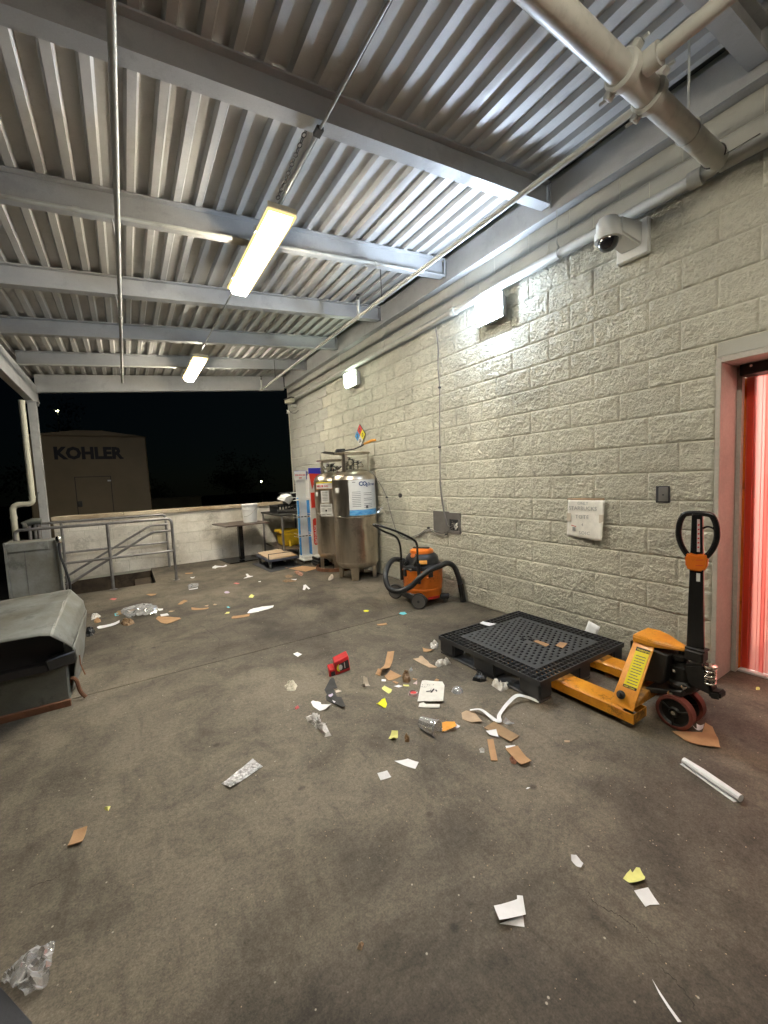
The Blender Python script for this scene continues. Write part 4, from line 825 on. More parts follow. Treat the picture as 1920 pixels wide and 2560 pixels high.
sv = thing('dust_scoop', 'black long handled scoop with an orange grip on the tank rings', 'scoop', (-0.45, 4.5, 1.89))
sheet('pan', [[(-0.56,5.03,1.94),(-0.66,4.66,1.93)],[(-0.33,5.03,1.905),(-0.42,4.60,1.90)]], 4, 6, 0.006, 'black_grease', sv, 0.001)
MB().hexa([(-0.47,4.66,1.905),(-0.36,4.56,1.905),(-0.28,4.86,1.905),(-0.36,4.94,1.905),(-0.47,4.66,1.965),(-0.36,4.56,1.965),(-0.28,4.86,1.965),(-0.36,4.94,1.965)]).build('pan_back', 'black_plastic', sv, bev=0.006)
MB().tube([(-0.40,4.60,1.93),(-0.31,4.36,1.94),(-0.26,4.22,1.975),(-0.235,4.16,2.005)], 0.011, 10).build('handle', 'black_grease', sv)
MB().tube([(-0.240,4.175,2.00),(-0.19,4.04,2.035),(-0.165,3.975,2.035)], [0.016,0.021,0.015], 12).build('grip', 'paper_orange', sv)

# ================================================================= display stands
ds1 = thing('display_stand', 'white wheeled display stand with blue side film and wire trays', 'display stand', (-0.55, 6.1, 0))
MB().box(-0.655, -0.395, 5.86, 6.16, 0.055, 0.085).build('base', 'label_white', ds1, bev=0.008)
MB().box(-0.63, -0.42, 5.90, 6.14, 0.086, 0.14).build('plinth', 'label_white', ds1, bev=0.004)
for x, y in ((-0.63,5.90),(-0.43,5.89),(-0.63,6.12),(-0.43,6.12)): MB().lathe([(0.018,-0.01),(0.024,-0.006),(0.024,0.006),(0.018,0.01)], (x,y,0.026), 'X', n=14).build('castor', 'rim', ds1)
MB().box(-0.625, -0.43, 6.105, 6.115, 0.14, 1.56).build('back_panel', 'label_white', ds1)
MB().box(-0.435, -0.428, 5.96, 6.105, 0.14, 1.16).build('side_film', 'clear_blue', ds1)
MB().box(-0.622, -0.615, 6.02, 6.105, 0.14, 1.20).build('side_film', 'clear_blue', ds1)
MB().box(-0.43, -0.415, 5.90, 6.11, 0.06, 1.60).build('side_post', 'label_white', ds1)
MB().box(-0.66, -0.43, 6.03, 6.045, 1.53, 1.69).build('header_board', 'blue_print', ds1, bev=0.004)
MB().box(-0.67, -0.445, 6.018, 6.029, 1.525, 1.685).build('header_card', 'label_white', ds1, bev=0.004)
text('lettering', 'ENHANCED', 0.043, (-0.655,6.0165,1.60), (1,0,0), ZU, 'ink_red', ds1, bold=0.001, sx=0.85)
text('lettering', 'new', 0.03, (-0.585,6.0165,1.555), (1,0,0), ZU, 'ink_red', ds1, bold=0.003)
for z in (1.16, 0.85, 0.50):
    b = MB(); xa, xb, ya, yb = -0.72, -0.44, 5.88, 6.09
    for zz in (z, z+0.055):
        loop = [(xa,yb,zz),(xa,ya,zz),(xb,ya,zz),(xb,yb,zz)]
        for p, q in zip(loop, loop[1:]): b.tube([p, q], 0.003, 5)
    for k in range(7): x = xa+(xb-xa)*k/6; b.tube([(x,ya,z+0.055),(x,ya,z),(x,yb,z)], 0.002, 4)
    b.build('wire_tray', 'label_white', ds1)
    MB().box(xa, xb, ya-0.006, ya-0.0035, z-0.004, z+0.03).build('price_rail', 'label_white', ds1)
    if z < 1: 
        for k in range(4): MB().box(xa+0.015+k*0.06, xa+0.06+k*0.06, ya-0.008, ya-0.0065, z+0.003, z+0.022).build('price_ticket', 'ink', ds1)
ds2 = thing('display_stand', 'white and red tall display stand wedged against the rear tank', 'display stand', (-0.45, 5.75, 0))
MB().box(-0.525, -0.20, 5.72, 5.74, 0.03, 1.62).build('side_panel', 'label_white', ds2, bev=0.004)
MB().extr([(-0.51,5.712,1.63),(-0.30,5.712,1.62),(-0.33,5.712,1.50),(-0.44,5.712,1.42),(-0.47,5.712,1.34)], (0,0.006,0)).build('red_curve', 'red_print', ds2)
MB().box(-0.50, -0.40, 5.713, 5.719, 1.02, 1.29).build('red_panel', 'red_print', ds2)
MB().extr([(x,5.712,z) for x, z in [(-0.49,0.38),(-0.47,0.35),(-0.43,0.35),(-0.41,0.38),(-0.41,0.80),(-0.43,0.83),(-0.47,0.83),(-0.49,0.80)]], (0,0.006,0)).build('red_badge', 'red_print', ds2)
text('lettering', 'GATORADE', 0.062, (-0.428,5.7105,0.375), (0,0,1), (-1,0,0), 'label_white', ds2, bold=0.0015, sx=1.0)
MB().box(-0.46, -0.20, 5.85, 5.87, 1.60, 1.73).build('blue_header', 'blue_print', ds2)
MB().box(-0.48, -0.20, 5.745, 6.0, 0.0, 0.03).build('base', 'black_plastic', ds2, bev=0.004)
bk = thing('crate_stack', 'stacked black plastic crate base on the floor by the rear tank', 'crate', (-0.45, 5.45, 0))
for z in (0.0, 0.055, 0.11): MB().box(-0.555, -0.36, 5.42, 5.70, z+0.003, z+0.048).build('tray', 'black_plastic', bk, bev=0.006)
MB().box(-0.54, -0.42, 5.46, 5.66, 0.161, 0.185).build('lid', 'label_white', bk, bev=0.004)

# ================================================================= table, bucket, work bench, dolly
tb = thing('pedestal_table', 'square brown pedestal table against the white parapet', 'table', (-1.43, 7.12, 0))
MB().obox((-1.42,7.13,0.735), (0.84,0.82,0.026), (0,0,R(7))).build('tabletop', 'table_top', tb, bev=0.003)
MB().obox((-1.43,7.17,0.375), (0.085,0.085,0.69), (0,0,R(7))).build('post', 'black_paint', tb, bev=0.004)
MB().obox((-1.45,7.22,0.013), (0.62,0.60,0.016), (0,0,R(7))).build('base_plate', 'black_paint', tb, bev=0.004)
MB().obox((-1.43,7.17,0.715), (0.36,0.05,0.014), (0,0,R(7))).build('top_bracket', 'black_paint', tb)
bu = thing('plastic_bucket', 'white lidded plastic bucket on the pedestal table', 'bucket', (-1.235, 7.10, 0.749))
MB().lathe([(0.125,0),(0.13,0.006),(0.143,0.24),(0.15,0.242),(0.15,0.262),(0.145,0.266),(0.148,0.30),(0.148,0.325)], (-1.235,7.10,0.749), n=36).build('body', 'bucket', bu, ang=25)
MB().lathe([(0.154,0.322),(0.158,0.326),(0.158,0.352),(0.150,0.358),(0.135,0.352),(0.0,0.352)], (-1.235,7.10,0.749), n=36).build('lid', 'bucket', bu, ang=25)
MB().tube([Vector((-1.235,7.10,1.03))+Vector((0.153*math.cos(a),0.153*math.sin(a),-0.16*max(0,math.sin(-(a+0.9))) )) for a in [R(-150)+R(12)*i for i in range(16)]], 0.003, 5).build('handle', 'zinc', bu)
for i in range(5):
    zz = 0.80+i*0.025
    a0 = R(-95)
    b = MB(); vs = []
    rr = 0.1285+0.0555*(zz-0.749)
    for k in range(6):
        a = R(-142)+R(9)*k; vs += [(-1.235+rr*math.cos(a)+0.0, 7.10+rr*math.sin(a), zz), (-1.235+rr*math.cos(a), 7.10+rr*math.sin(a), zz+(0.014 if i == 2 else 0.005))]
    b.add(vs, [(2*k,2*k+1,2*k+3,2*k+2) for k in range(5)]); b.build('print_line', 'ink' if i == 2 else 'ink_grey', bu)
wb = thing('work_bench', 'dark steel two shelf work bench in the far corner', 'work bench', (-0.5, 6.9, 0))
MB().box(-0.89, -0.12, 6.28, 7.58, 0.865, 0.90).build('bench_top', 'dark_steel', wb, bev=0.004)
MB().box(-0.85, -0.14, 6.32, 7.55, 0.21, 0.235).build('lower_shelf', 'table_top', wb, bev=0.004)
for x, y in ((-0.855,6.31),(-0.855,7.55),(-0.15,6.31),(-0.15,7.55)): MB().tube([(x,y,0.0),(x,y,0.866)], 0.02, 12).build('leg', 'rail', wb, ang=50)
tu = thing('mop_bucket', 'yellow mop bucket on the lower shelf of the work bench', 'mop bucket', (-0.6, 6.9, 0.236))
MB().hexa([(-0.72,6.70,0.237),(-0.30,6.70,0.237),(-0.30,7.05,0.237),(-0.72,7.05,0.237),(-0.76,6.66,0.50),(-0.27,6.66,0.50),(-0.27,7.09,0.50),(-0.76,7.09,0.50)]).build('tub', 'yellow_tub', tu, bev=0.03, segs=3)
MB().box(-0.80, -0.40, 6.70, 7.05, 0.505, 0.56).build('rim', 'yellow_tub', tu, bev=0.015, segs=2)
MB().tube([(-0.62,6.60,0.24),(-0.62,6.62,0.36)], 0.03, 10).build('spout', 'yellow_tub', tu)
cr = thing('dish_crate', 'black plastic crate with crossed slats on the work bench', 'crate', (-0.6, 6.8, 0.9))
for (x0_, x1_, y0_, y1_) in ((-0.84,-0.815,6.55,7.1),(-0.30,-0.275,6.55,7.1),(-0.84,-0.275,6.55,6.57),(-0.84,-0.275,7.08,7.1)):
    b = MB(); b.box(x0_, x1_, y0_, y1_, 0.905, 0.935); b.box(x0_, x1_, y0_, y1_, 1.03, 1.055)
    n = 9
    for k in range(n+1):
        if x1_-x0_ > y1_-y0_: x = x0_+(x1_-x0_-0.012)*k/n; b.box(x, x+0.012, y0_, y1_, 0.935, 1.03)
        else: y = y0_+(y1_-y0_-0.012)*k/n; b.box(x0_, x1_, y, y+0.012, 0.935, 1.03)
    b.build('side', 'black_plastic', cr)
MB().obox((-0.55,6.62,0.99), (0.5,0.02,0.045), (0,R(-14),0)).build('slat', 'black_plastic', cr)
MB().obox((-0.58,6.56,0.95), (0.54,0.03,0.035), (0,R(4),0)).build('slat', 'rim', cr)
cr2 = thing('black_tote', 'black plastic tote stacked beside the white sack on the bench', 'tote', (-0.42, 6.9, 1.06))
MB().hexa([(-0.56,6.72,1.06),(-0.22,6.72,1.06),(-0.22,7.1,1.06),(-0.56,7.1,1.06),(-0.60,6.68,1.27),(-0.18,6.68,1.27),(-0.18,7.14,1.27),(-0.60,7.14,1.27)]).build('tub', 'black_plastic', cr2, bev=0.01)
MB().box(-0.62, -0.16, 6.66, 7.16, 1.272, 1.295).build('rim', 'black_plastic', cr2, bev=0.006)
sk = thing('white_sack', 'white folded paper sack leaning on the black tote', 'sack', (-0.66, 6.75, 1.06))
sheet('sack', [[(-0.78,6.72,1.18),(-0.72,6.70,1.27),(-0.60,6.66,1.29)],[(-0.70,6.60,1.12),(-0.66,6.58,1.2),(-0.56,6.56,1.25)],[(-0.59,6.64,1.06),(-0.56,6.62,1.10),(-0.50,6.62,1.18)]], 10, 10, 0.004, 'paper_white', sk, 0.03, 2)
MB().box(-0.55, -0.30, 6.64, 6.655, 1.275, 1.292).build('fold', 'paper_white', sk)
wr = thing('wire_rack', 'black wire rack leaning on the wall behind the display stand', 'wire rack', (-0.2, 7.3, 0.9))
b = MB()
for k in range(13): y = 6.85+0.062*k; b.tube([(-0.16,y,0.95),(-0.06,y,1.70)], 0.004, 5)
for z in (1.02, 1.16, 1.30, 1.44, 1.58, 1.69): 
    x = -0.16+0.1*(z-0.95)/0.75; b.tube([(x,6.83,z),(x,7.62,z)], 0.006, 6)
b.build('grid', 'black_paint', wr)
do = thing('low_dolly', 'low blue grey dolly loaded with flattened cardboard', 'dolly', (-1.0, 6.2, 0))
b = MB(); b.box(-1.30, -0.74, 5.83, 5.86, 0.135, 0.17); b.box(-1.30, -0.74, 6.56, 6.59, 0.135, 0.17); b.box(-1.30, -1.27, 5.8605, 6.5595, 0.135, 0.17); b.box(-0.77, -0.74, 5.8605, 6.5595, 0.135, 0.17); b.build('frame', 'cart_blue', do, bev=0.003)
MB().box(-1.268, -0.772, 5.862, 6.558, 0.14, 0.155).build('deck', 'dark_steel', do)
for x, y in ((-1.26,5.88),(-0.80,5.88),(-1.26,6.52),(-0.80,6.52)):
    MB().box(x-0.02, x+0.02, y-0.02, y+0.02, 0.07, 0.134).build('castor_fork', 'dark_steel', do)
    MB().lathe([(0.035,-0.014),(0.042,-0.008),(0.042,0.008),(0.035,0.014)], (x,y,0.044), 'X', n=18).build('castor', 'rim', do)
b = MB(); b.tube([(-1.285,5.845,0.17),(-1.285,5.845,0.27),(-0.755,5.845,0.27),(-0.755,5.845,0.17)], 0.008, 6); b.build('rail', 'dark_steel', do)
for i, (dx, dy, rz, mt) in enumerate([(0,0,3,'card_pale'),(0.02,0.01,-4,'cardboard'),(-0.02,0.02,2,'card_pale')]):
    c_ = MB().obox((-1.02+dx,6.2+dy,0.175+i*0.014), (0.48,0.66,0.008), (R(1.5*i),R(-2),R(rz))).build('flattened_carton', mt, None, bev=0.001)
    tag(c_, ['bottom flattened carton in the pile on the dolly','middle brown flattened carton in the pile on the dolly','top pale flattened carton in the pile on the dolly'][i], 'carton', 'cartons on the dolly')
mb_ = MB().extr([(-1.33,5.62,0.002),(-0.72,5.75,0.002),(-0.72,6.7,0.002),(-1.38,6.62,0.002)], (0,0,0.005)).build('floor_mat', 'mat', None); tag(mb_, 'thin dark rubber mat under the low dolly', 'mat')

# ================================================================= shop vacuum
vc_ = (-0.36, 2.72); va_ = thing('shop_vacuum', 'orange and black shop vacuum with a thick black hose', 'vacuum', (vc_[0], vc_[1], 0))
MB().lathe([(0.0,0.055),(0.19,0.055),(0.212,0.065),(0.222,0.16),(0.228,0.165),(0.228,0.185),(0.224,0.19),(0.232,0.26),(0.236,0.385),(0.242,0.39),(0.242,0.405),(0.0,0.406)], (*vc_,0), n=44).build('drum', 'orange', va_, ang=30)
MB().lathe([(0.240,0.4065),(0.244,0.415),(0.238,0.445),(0.200,0.465),(0.190,0.53),(0.165,0.565),(0.125,0.59),(0.0,0.592)], (*vc_,0), n=40).build('motor_head', 'black_plastic', va_, ang=30)
b = MB().lathe([(0.13,0.575),(0.14,0.585),(0.135,0.615),(0.10,0.632),(0.0,0.635)], (vc_[0]-0.0,vc_[1]+0.0,0), n=28); b.build('top_cap', 'orange', va_, ang=30)
MB().obox((vc_[0]-0.02,vc_[1]-0.02,0.645), (0.20,0.045,0.02), (0,0,R(-55))).build('carry_handle', 'black_plastic', va_, bev=0.008)
for (dx, dy, dz, s3, rz, mt3) in ((-0.17,-0.10,0.50,(0.06,0.05,0.09),20,'black_grease'),(-0.20,0.02,0.47,(0.07,0.05,0.07),-30,'black_plastic'),(-0.15,-0.03,0.56,(0.09,0.05,0.05),50,'orange'),(-0.21,-0.06,0.42,(0.05,0.08,0.05),10,'rim'),(-0.19,0.10,0.44,(0.05,0.06,0.09),0,'black_grease')):
    MB().obox((vc_[0]+dx,vc_[1]+dy,dz), s3, (0.3,0.5,R(rz))).build('hose_tool', mt3, va_, bev=0.012, segs=2)
MB().obox((vc_[0]-0.125,vc_[1]-0.165,0.50), (0.11,0.02,0.045), (R(-38),0,R(-36))).build('name_badge', 'paper_orange', va_, bev=0.003)
for ang_ in (R(15), R(95)):
    x, y = vc_[0]-math.sin(ang_)*0.243, vc_[1]-math.cos(ang_)*0.243
    MB().obox((x,y,0.375), (0.055,0.02,0.085), (0,0,-ang_)).build('latch', 'black_plastic', va_, bev=0.005)
MB().obox((vc_[0]-math.sin(R(15))*0.236,vc_[1]-math.cos(R(15))*0.236,0.325), (0.10,0.02,0.022), (0,0,R(-15))).build('latch_seat', 'orange', va_, bev=0.005)
MB().obox((vc_[0]-math.sin(R(5))*0.218,vc_[1]-math.cos(R(5))*0.218,0.085), (0.15,0.01,0.03), (0,0,R(-5))).build('drain_recess', 'carton_red', va_, bev=0.004)
for (x, y) in ((-0.60,2.49),(-0.57,3.00)):
    w_ = MB().lathe([(0.052,-0.022),(0.083,-0.022),(0.090,-0.014),(0.090,0.014),(0.083,0.022),(0.0,0.022)], (x,y,0.091), rot=(Matrix.Rotation(R(-52),3,'Z') @ Matrix.Rotation(R(-90),3,'X')), n=32).build('wheel', 'black_plastic', va_, ang=30)
    MB().lathe([(0.0,0.0222),(0.015,0.0222),(0.015,0.027),(0.0,0.028)], (x,y,0.091), rot=(Matrix.Rotation(R(-52),3,'Z') @ Matrix.Rotation(R(90),3,'X')), n=16).build('hub', 'ink', w_)
    MB().lathe([(0.0,0.0215),(0.072,0.0215),(0.076,0.0235),(0.076,0.0245),(0.0,0.0245)], (x,y,0.091), rot=(Matrix.Rotation(R(-52),3,'Z') @ Matrix.Rotation(R(90),3,'X')), n=28).build('hub_cap', 'rim', w_)
MB().hexa([(-0.60,2.53,0.06),(-0.44,2.49,0.06),(-0.40,2.95,0.06),(-0.57,2.98,0.06),(-0.60,2.53,0.14),(-0.50,2.53,0.14),(-0.48,2.92,0.14),(-0.57,2.98,0.14)]).build('wheel_cradle', 'black_plastic', va_, bev=0.012)
for (x, y) in ((-0.215,2.50),(-0.13,2.88)):
    MB().obox((x,y,0.075), (0.11,0.085,0.06), (0,0,R(-45))).build('castor_arm', 'black_plastic', va_, bev=0.015)
    MB().lathe([(0.024,-0.018),(0.030,-0.012),(0.030,0.012),(0.024,0.018)], (x,y-0.01,0.032), 'X', n=18).build('castor', 'rim', va_)
for (x, y) in ((-0.545,2.545),(-0.585,2.83)):
    MB().tube([(x,y,0.27),(x,y,0.50)], 0.020, 12).build('handle_socket', 'black_plastic', va_)
MB().tube(catmull([(-0.545,2.545,0.34),(-0.55,2.55,0.6),(-0.555,2.55,0.72),(-0.60,2.57,0.785),(-0.76,2.64,0.88),(-0.93,2.72,0.955),(-0.955,2.78,0.965),(-0.935,2.83,0.955),(-0.80,2.85,0.87),(-0.655,2.84,0.80),(-0.60,2.835,0.72),(-0.585,2.83,0.60),(-0.585,2.83,0.34)],6), 0.0125, 12).build('push_handle', 'black_paint', va_, ang=60)
hose = catmull([(-0.46,2.95,0.46),(-0.60,2.95,0.50),(-0.75,2.86,0.46),(-0.86,2.76,0.36),(-0.86,2.68,0.24),(-0.78,2.60,0.215),(-0.68,2.52,0.27),(-0.60,2.46,0.36),(-0.49,2.42,0.435),(-0.34,2.42,0.46),(-0.22,2.43,0.475),(-0.12,2.43,0.42),(-0.085,2.40,0.30),(-0.075,2.38,0.20)],9)
MB().tube(hose, [0.030+(0.0018 if i % 2 else 0) for i in range(len(hose))], 16).build('hose', 'black_plastic', va_, ang=80)
MB().tube([(-0.075,2.38,0.215),(-0.07,2.37,0.15),(-0.065,2.355,0.05),(-0.065,2.35,0.012)], [0.034,0.036,0.033,0.038], 18).build('hose_nozzle', 'black_paint', va_)

# ================================================================= black plastic pallet
pl = thing('plastic_pallet', 'black plastic grid top pallet with the yellow forks under it', 'pallet', (-0.68, 0.97, 0))
X0, X1, Y0, Y1, ZT = -1.165, -0.185, 0.485, 1.465, 0.152
def grid(cells_, name, mat, depth):
    b = MB()
    for (xa, xb, ya, yb, hx, hy) in cells_:
        if hx <= 0: b.add([(xa,ya,ZT),(xb,ya,ZT),(xb,yb,ZT),(xa,yb,ZT)], [(0,1,2,3)]); continue
        mx_, my_ = (xa+xb)/2, (ya+yb)/2; ha, hb = hx*(xb-xa)/2, hy*(yb-ya)/2
        o = [(xa,ya),(xb,ya),(xb,yb),(xa,yb)]; n_ = [(mx_-ha,my_-hb),(mx_+ha,my_-hb),(mx_+ha,my_+hb),(mx_-ha,my_+hb)]
        vs = [(x,y,ZT) for x,y in o]+[(x,y,ZT) for x,y in n_]+[(x,y,ZT-depth) for x,y in n_]
        b.add(vs, [(0,1,5,4),(1,2,6,5),(2,3,7,6),(3,0,4,7),(4,5,9,8),(5,6,10,9),(6,7,11,10),(7,4,8,11)])
    return b.build(name, mat, pl, smooth=False)
N = 24; E_ = 3; cx_ = (X1-X0)/N; cy_ = (Y1-Y0)/N
outer, inner = [], []
for i in range(N):
    for k in range(N):
        if min(i, k, N-1-i, N-1-k) < E_: outer.append((X0+i*cx_, X0+(i+1)*cx_, Y0+k*cy_, Y0+(k+1)*cy_, 0.88, 0.88))
n2 = 33; xi0, xi1, yi0, yi1 = X0+E_*cx_, X1-E_*cx_, Y0+E_*cy_, Y1-E_*cy_
for i in range(n2):
    for k in range(n2):
        q4 = (xi0+(xi1-xi0)*i/n2, xi0+(xi1-xi0)*(i+1)/n2, yi0+(yi1-yi0)*k/n2, yi0+(yi1-yi0)*(k+1)/n2)
        if min(i, k, n2-1-i, n2-1-k) == 0: inner.append((*q4, 0, 0))
        elif 14 <= i <= 18 and 14 <= k <= 18: inner.append((*q4, 0.9 if (i//2+k//2) % 2 else 0, 0.9))
        elif (i % 2 == 0) and ((k+(i//2)) % 2): inner.append((*q4, 1.0, 0.86))
        else: inner.append((*q4, 0, 0))
grid(outer, 'edge_grid', 'pallet', 0.018); grid(inner, 'deck_plate', 'pallet_plate', 0.012)
b = MB()
for (a0, a1, b0, b1) in ((X0-0.004,X1+0.004,Y0-0.004,Y0),(X0-0.004,X1+0.004,Y1,Y1+0.004),(X0-0.004,X0,Y0,Y1),(X1,X1+0.004,Y0,Y1)): b.box(a0,a1,b0,b1,ZT-0.034,ZT)
b.build('top_rim', 'pallet', pl)
for (xa, xb) in ((X0+0.002,X0+0.125),(-0.745,-0.605),(X1-0.125,X1-0.002)):
    for (ya, yb) in ((Y0+0.002,Y0+0.17),(0.87,1.08),(Y1-0.17,Y1-0.002)):
        MB().box(xa, xb, ya, yb, 0.016, ZT-0.019).build('foot_block', 'pallet', pl, bev=0.012, segs=2)
    MB().box(xa+0.004, xb-0.004, Y0+0.004, Y1-0.004, 0.0, 0.0155).build('runner', 'pallet', pl, bev=0.004)
for k in range(7): MB().box(X0+0.03, X1-0.03, Y0+0.19+k*0.1, Y0+0.2+k*0.1, ZT-0.06, ZT-0.02).build('under_rib', 'pallet', pl)

# ================================================================= pallet jack
jk = thing('pallet_jack', 'yellow pallet jack with a black loop handle, forks under the pallet', 'pallet jack', (-0.68, 0.1, 0))
for s_, xo in ((-1,-0.985),(1,-0.515)):
    xa, xb = xo, xo+0.145
    b = MB(); b.hexa([(xa,0.015,0.045),(xb,0.015,0.045),(xb,1.15,0.045),(xa,1.15,0.045),(xa,0.015,0.068),(xb,0.015,0.068),(xb,1.15,0.068),(xa,1.15,0.068)])
    MB().box(xa, xa+0.006, 0.015, 1.15, 0.036, 0.094).build('fork_side', 'yellow_paint', jk, bev=0.0015)
    MB().box(xb-0.006, xb, 0.015, 1.15, 0.036, 0.094).build('fork_side', 'yellow_paint', jk, bev=0.0015)
    MB().hexa([(xa,0.075,0.0945),(xb,0.075,0.0945),(xb,1.12,0.0945),(xa,1.12,0.0945),(xa+0.008,0.075,0.103),(xb-0.008,0.075,0.103),(xb-0.008,1.12,0.103),(xa+0.008,1.12,0.103)]).build('fork_top', 'yellow_paint', jk, bev=0.002)
    MB().box(xa+0.0065, xb-0.0065, 0.015, 0.021, 0.036, 0.092).build('heel_plate', 'worn_yellow', jk, bev=0.0015)
    MB().hexa([(xa+0.001,0.46,0.1035),(xb-0.001,0.46,0.1035),(xb-0.001,0.53,0.1035),(xa+0.001,0.53,0.1035),(xa+0.008,0.46,0.1045),(xb-0.008,0.46,0.1045),(xb-0.008,0.53,0.1045),(xa+0.008,0.53,0.1045)]).build('worn_patch', 'worn_yellow', jk)
    MB().lathe([(0.03,-0.04),(0.035,-0.03),(0.035,0.03),(0.03,0.04)], ((xa+xb)/2,1.02,0.036), 'X', n=18).build('load_roller', 'red_wheel', jk)
    MB().tube([((xa+xb)/2,0.05,0.055),((xa+xb)/2,0.9,0.05)], 0.012, 8).build('push_rod', 'black_grease', jk)
# inclined side cheeks of the A frame
def cheek(xb_, xt_, sgn):
    o_ = [(xb_,0.150,0.104),(xb_,0.022,0.104),(xt_,0.012,0.425),(xt_,0.125,0.425)]
    return MB().extr(o_, (sgn*0.012,0,0.003)).build('side_cheek', 'yellow_paint', jk, bev=0.002)
cheek(-0.975, -0.765, 1); cheek(-0.385, -0.595, -1)
def cheek_pt(t, y, off):   # t up the left cheek
    a = Vector((-0.975,y,0.104)); c2 = Vector((-0.765,y,0.425)); n_ = Vector((-(0.321),0,0.21)).normalized()
    return a+(c2-a)*t+n_*off
def decal(name, t0, t1, ya, yb, mat, off, sh0=0.0, sh1=0.0):
    q = [cheek_pt(t0,ya+sh0,off), cheek_pt(t0,yb+sh0,off), cheek_pt(t1,yb+sh1,off), cheek_pt(t1,ya+sh1,off)]
    MB().extr([tuple(p) for p in q], (-0.0004,0,0.0004)).build(name, mat, jk, smooth=False)
S = lambda t: -0.012*t
decal('warning_decal', 0.30, 0.93, 0.035, 0.110, 'label_yellow', 0.0012, 0, S(1))
decal('decal_bar', 0.875, 0.935, 0.035, 0.110, 'ink', 0.0022, S(0.9), S(1)); decal('decal_bar', 0.295, 0.335, 0.035, 0.110, 'ink', 0.0022, 0, 0)
for i in range(11):
    t_ = 0.37+i*0.043; decal('print_line', t_, t_+0.010, 0.045+(0.012 if i % 4 == 3 else 0), 0.100, 'ink_grey', 0.0022, S(t_), S(t_))
dn = (cheek_pt(1,0,0)-cheek_pt(0,0,0)).normalized()
p_ = cheek_pt(0.885,0.092,0.0030); text('lettering', 'WARNING', 0.0155, tuple(p_), (0,-1,0), tuple(dn), 'label_yellow', jk, bold=0.0003)
p_ = cheek_pt(0.302,0.105,0.0030); text('lettering', 'KEEP CLEAR', 0.011, tuple(p_), (0,-1,0), tuple(dn), 'label_yellow', jk, bold=0.0002)
MB().lathe([(0.024,0),(0.024,0.006),(0.013,0.008),(0.013,0.03),(0.0,0.031)], (-0.955,0.098,0.165), rot=Matrix.Rotation(R(-58),3,'Y'), n=18).build('pivot_bolt', 'black_grease', jk)
# nose cap bridging the cheeks and running out over the pump
outl = [(-0.770,0.128),(-0.778,0.06),(-0.768,0.005),(-0.720,-0.085),(-0.70,-0.122),(-0.66,-0.122),(-0.640,-0.085),(-0.592,0.005),(-0.582,0.06),(-0.590,0.128)]
b = MB(); n = len(outl); vs = [(x,y,0.426) for x,y in outl]+[(x,y,0.441+0.018*max(0,min(1,(y+0.1)/0.15))) for x,y in outl]+[(-0.68+(x+0.68)*0.90, y*0.95+0.003, 0.447+0.026*max(0,min(1,(y+0.1)/0.15))) for x,y in outl]
b.add(vs, [tuple(reversed(range(n))), tuple(range(2*n,3*n))]+[(i,(i+1)%n,n+(i+1)%n,n+i) for i in range(n)]+[(n+i,n+(i+1)%n,2*n+(i+1)%n,2*n+i) for i in range(n)])
b.build('nose_cap', 'yellow_paint', jk, bev=0.004, segs=2)
MB().box(-0.77, -0.59, 0.128, 0.140, 0.11, 0.425).build('back_plate', 'black_grease', jk)
MB().hexa([(-0.965,0.03,0.104),(-0.395,0.03,0.104),(-0.395,0.10,0.104),(-0.965,0.10,0.104),(-0.80,0.03,0.16),(-0.56,0.03,0.16),(-0.56,0.10,0.16),(-0.80,0.10,0.16)]).build('cross_member', 'worn_yellow', jk, bev=0.004)
# pump, frame and steer head
MB().lathe([(0.040,0.18),(0.050,0.185),(0.050,0.33),(0.040,0.335),(0.034,0.36),(0.018,0.362),(0.016,0.425)], (-0.68,-0.095,0), n=24).build('pump_cylinder', 'black_grease', jk, ang=35)
MB().hexa([(-0.775,-0.04,0.225),(-0.60,-0.04,0.225),(-0.60,0.125,0.20),(-0.775,0.125,0.20),(-0.765,-0.06,0.40),(-0.61,-0.06,0.40),(-0.61,0.125,0.424),(-0.765,0.125,0.424)]).build('hydraulic_block', 'black_grease', jk, bev=0.008)
MB().lathe([(0.062,0),(0.068,0.01),(0.068,0.034),(0.05,0.05)], (-0.68,-0.10,0.205), n=28).build('turntable', 'black_grease', jk)
MB().hexa([(-0.765,-0.13,0.185),(-0.60,-0.16,0.185),(-0.60,0.06,0.135),(-0.765,0.06,0.135),(-0.765,-0.13,0.222),(-0.60,-0.16,0.222),(-0.60,0.06,0.165),(-0.765,0.06,0.165)]).build('lift_arm', 'black_grease', jk, bev=0.006)
for (x, y, z, rad) in ((-0.768,-0.075,0.190,0.014),(-0.752,-0.135,0.245,0.013),(-0.745,-0.085,0.318,0.009)): MB().lathe([(rad,0),(rad,0.008),(rad*0.6,0.011)], (x,y,z), rot=Matrix.Rotation(R(-90),3,'Y'), n=12).build('pin', 'zinc', jk)
MB().lathe([(0.035,0),(0.042,0.008),(0.042,0.03),(0.03,0.036)], (-0.685,-0.085,0.365), n=18).build('pump_cap', 'black_grease', jk)
MB().hexa([(-0.735,-0.145,0.255),(-0.655,-0.145,0.255),(-0.655,-0.265,0.235),(-0.735,-0.265,0.235),(-0.735,-0.120,0.365),(-0.655,-0.120,0.365),(-0.655,-0.215,0.395),(-0.735,-0.215,0.395)]).build('linkage', 'black_grease', jk, bev=0.012, segs=2)
sp = [(-0.72+0.024*math.cos(a), -0.242+0.024*math.sin(a), 0.295+0.0105*a/ (2*math.pi)*1.3) for a in [i*2*math.pi/10 for i in range(0, 66)]]
MB().tube(sp, 0.0048, 6).build('return_spring', 'zinc', jk)
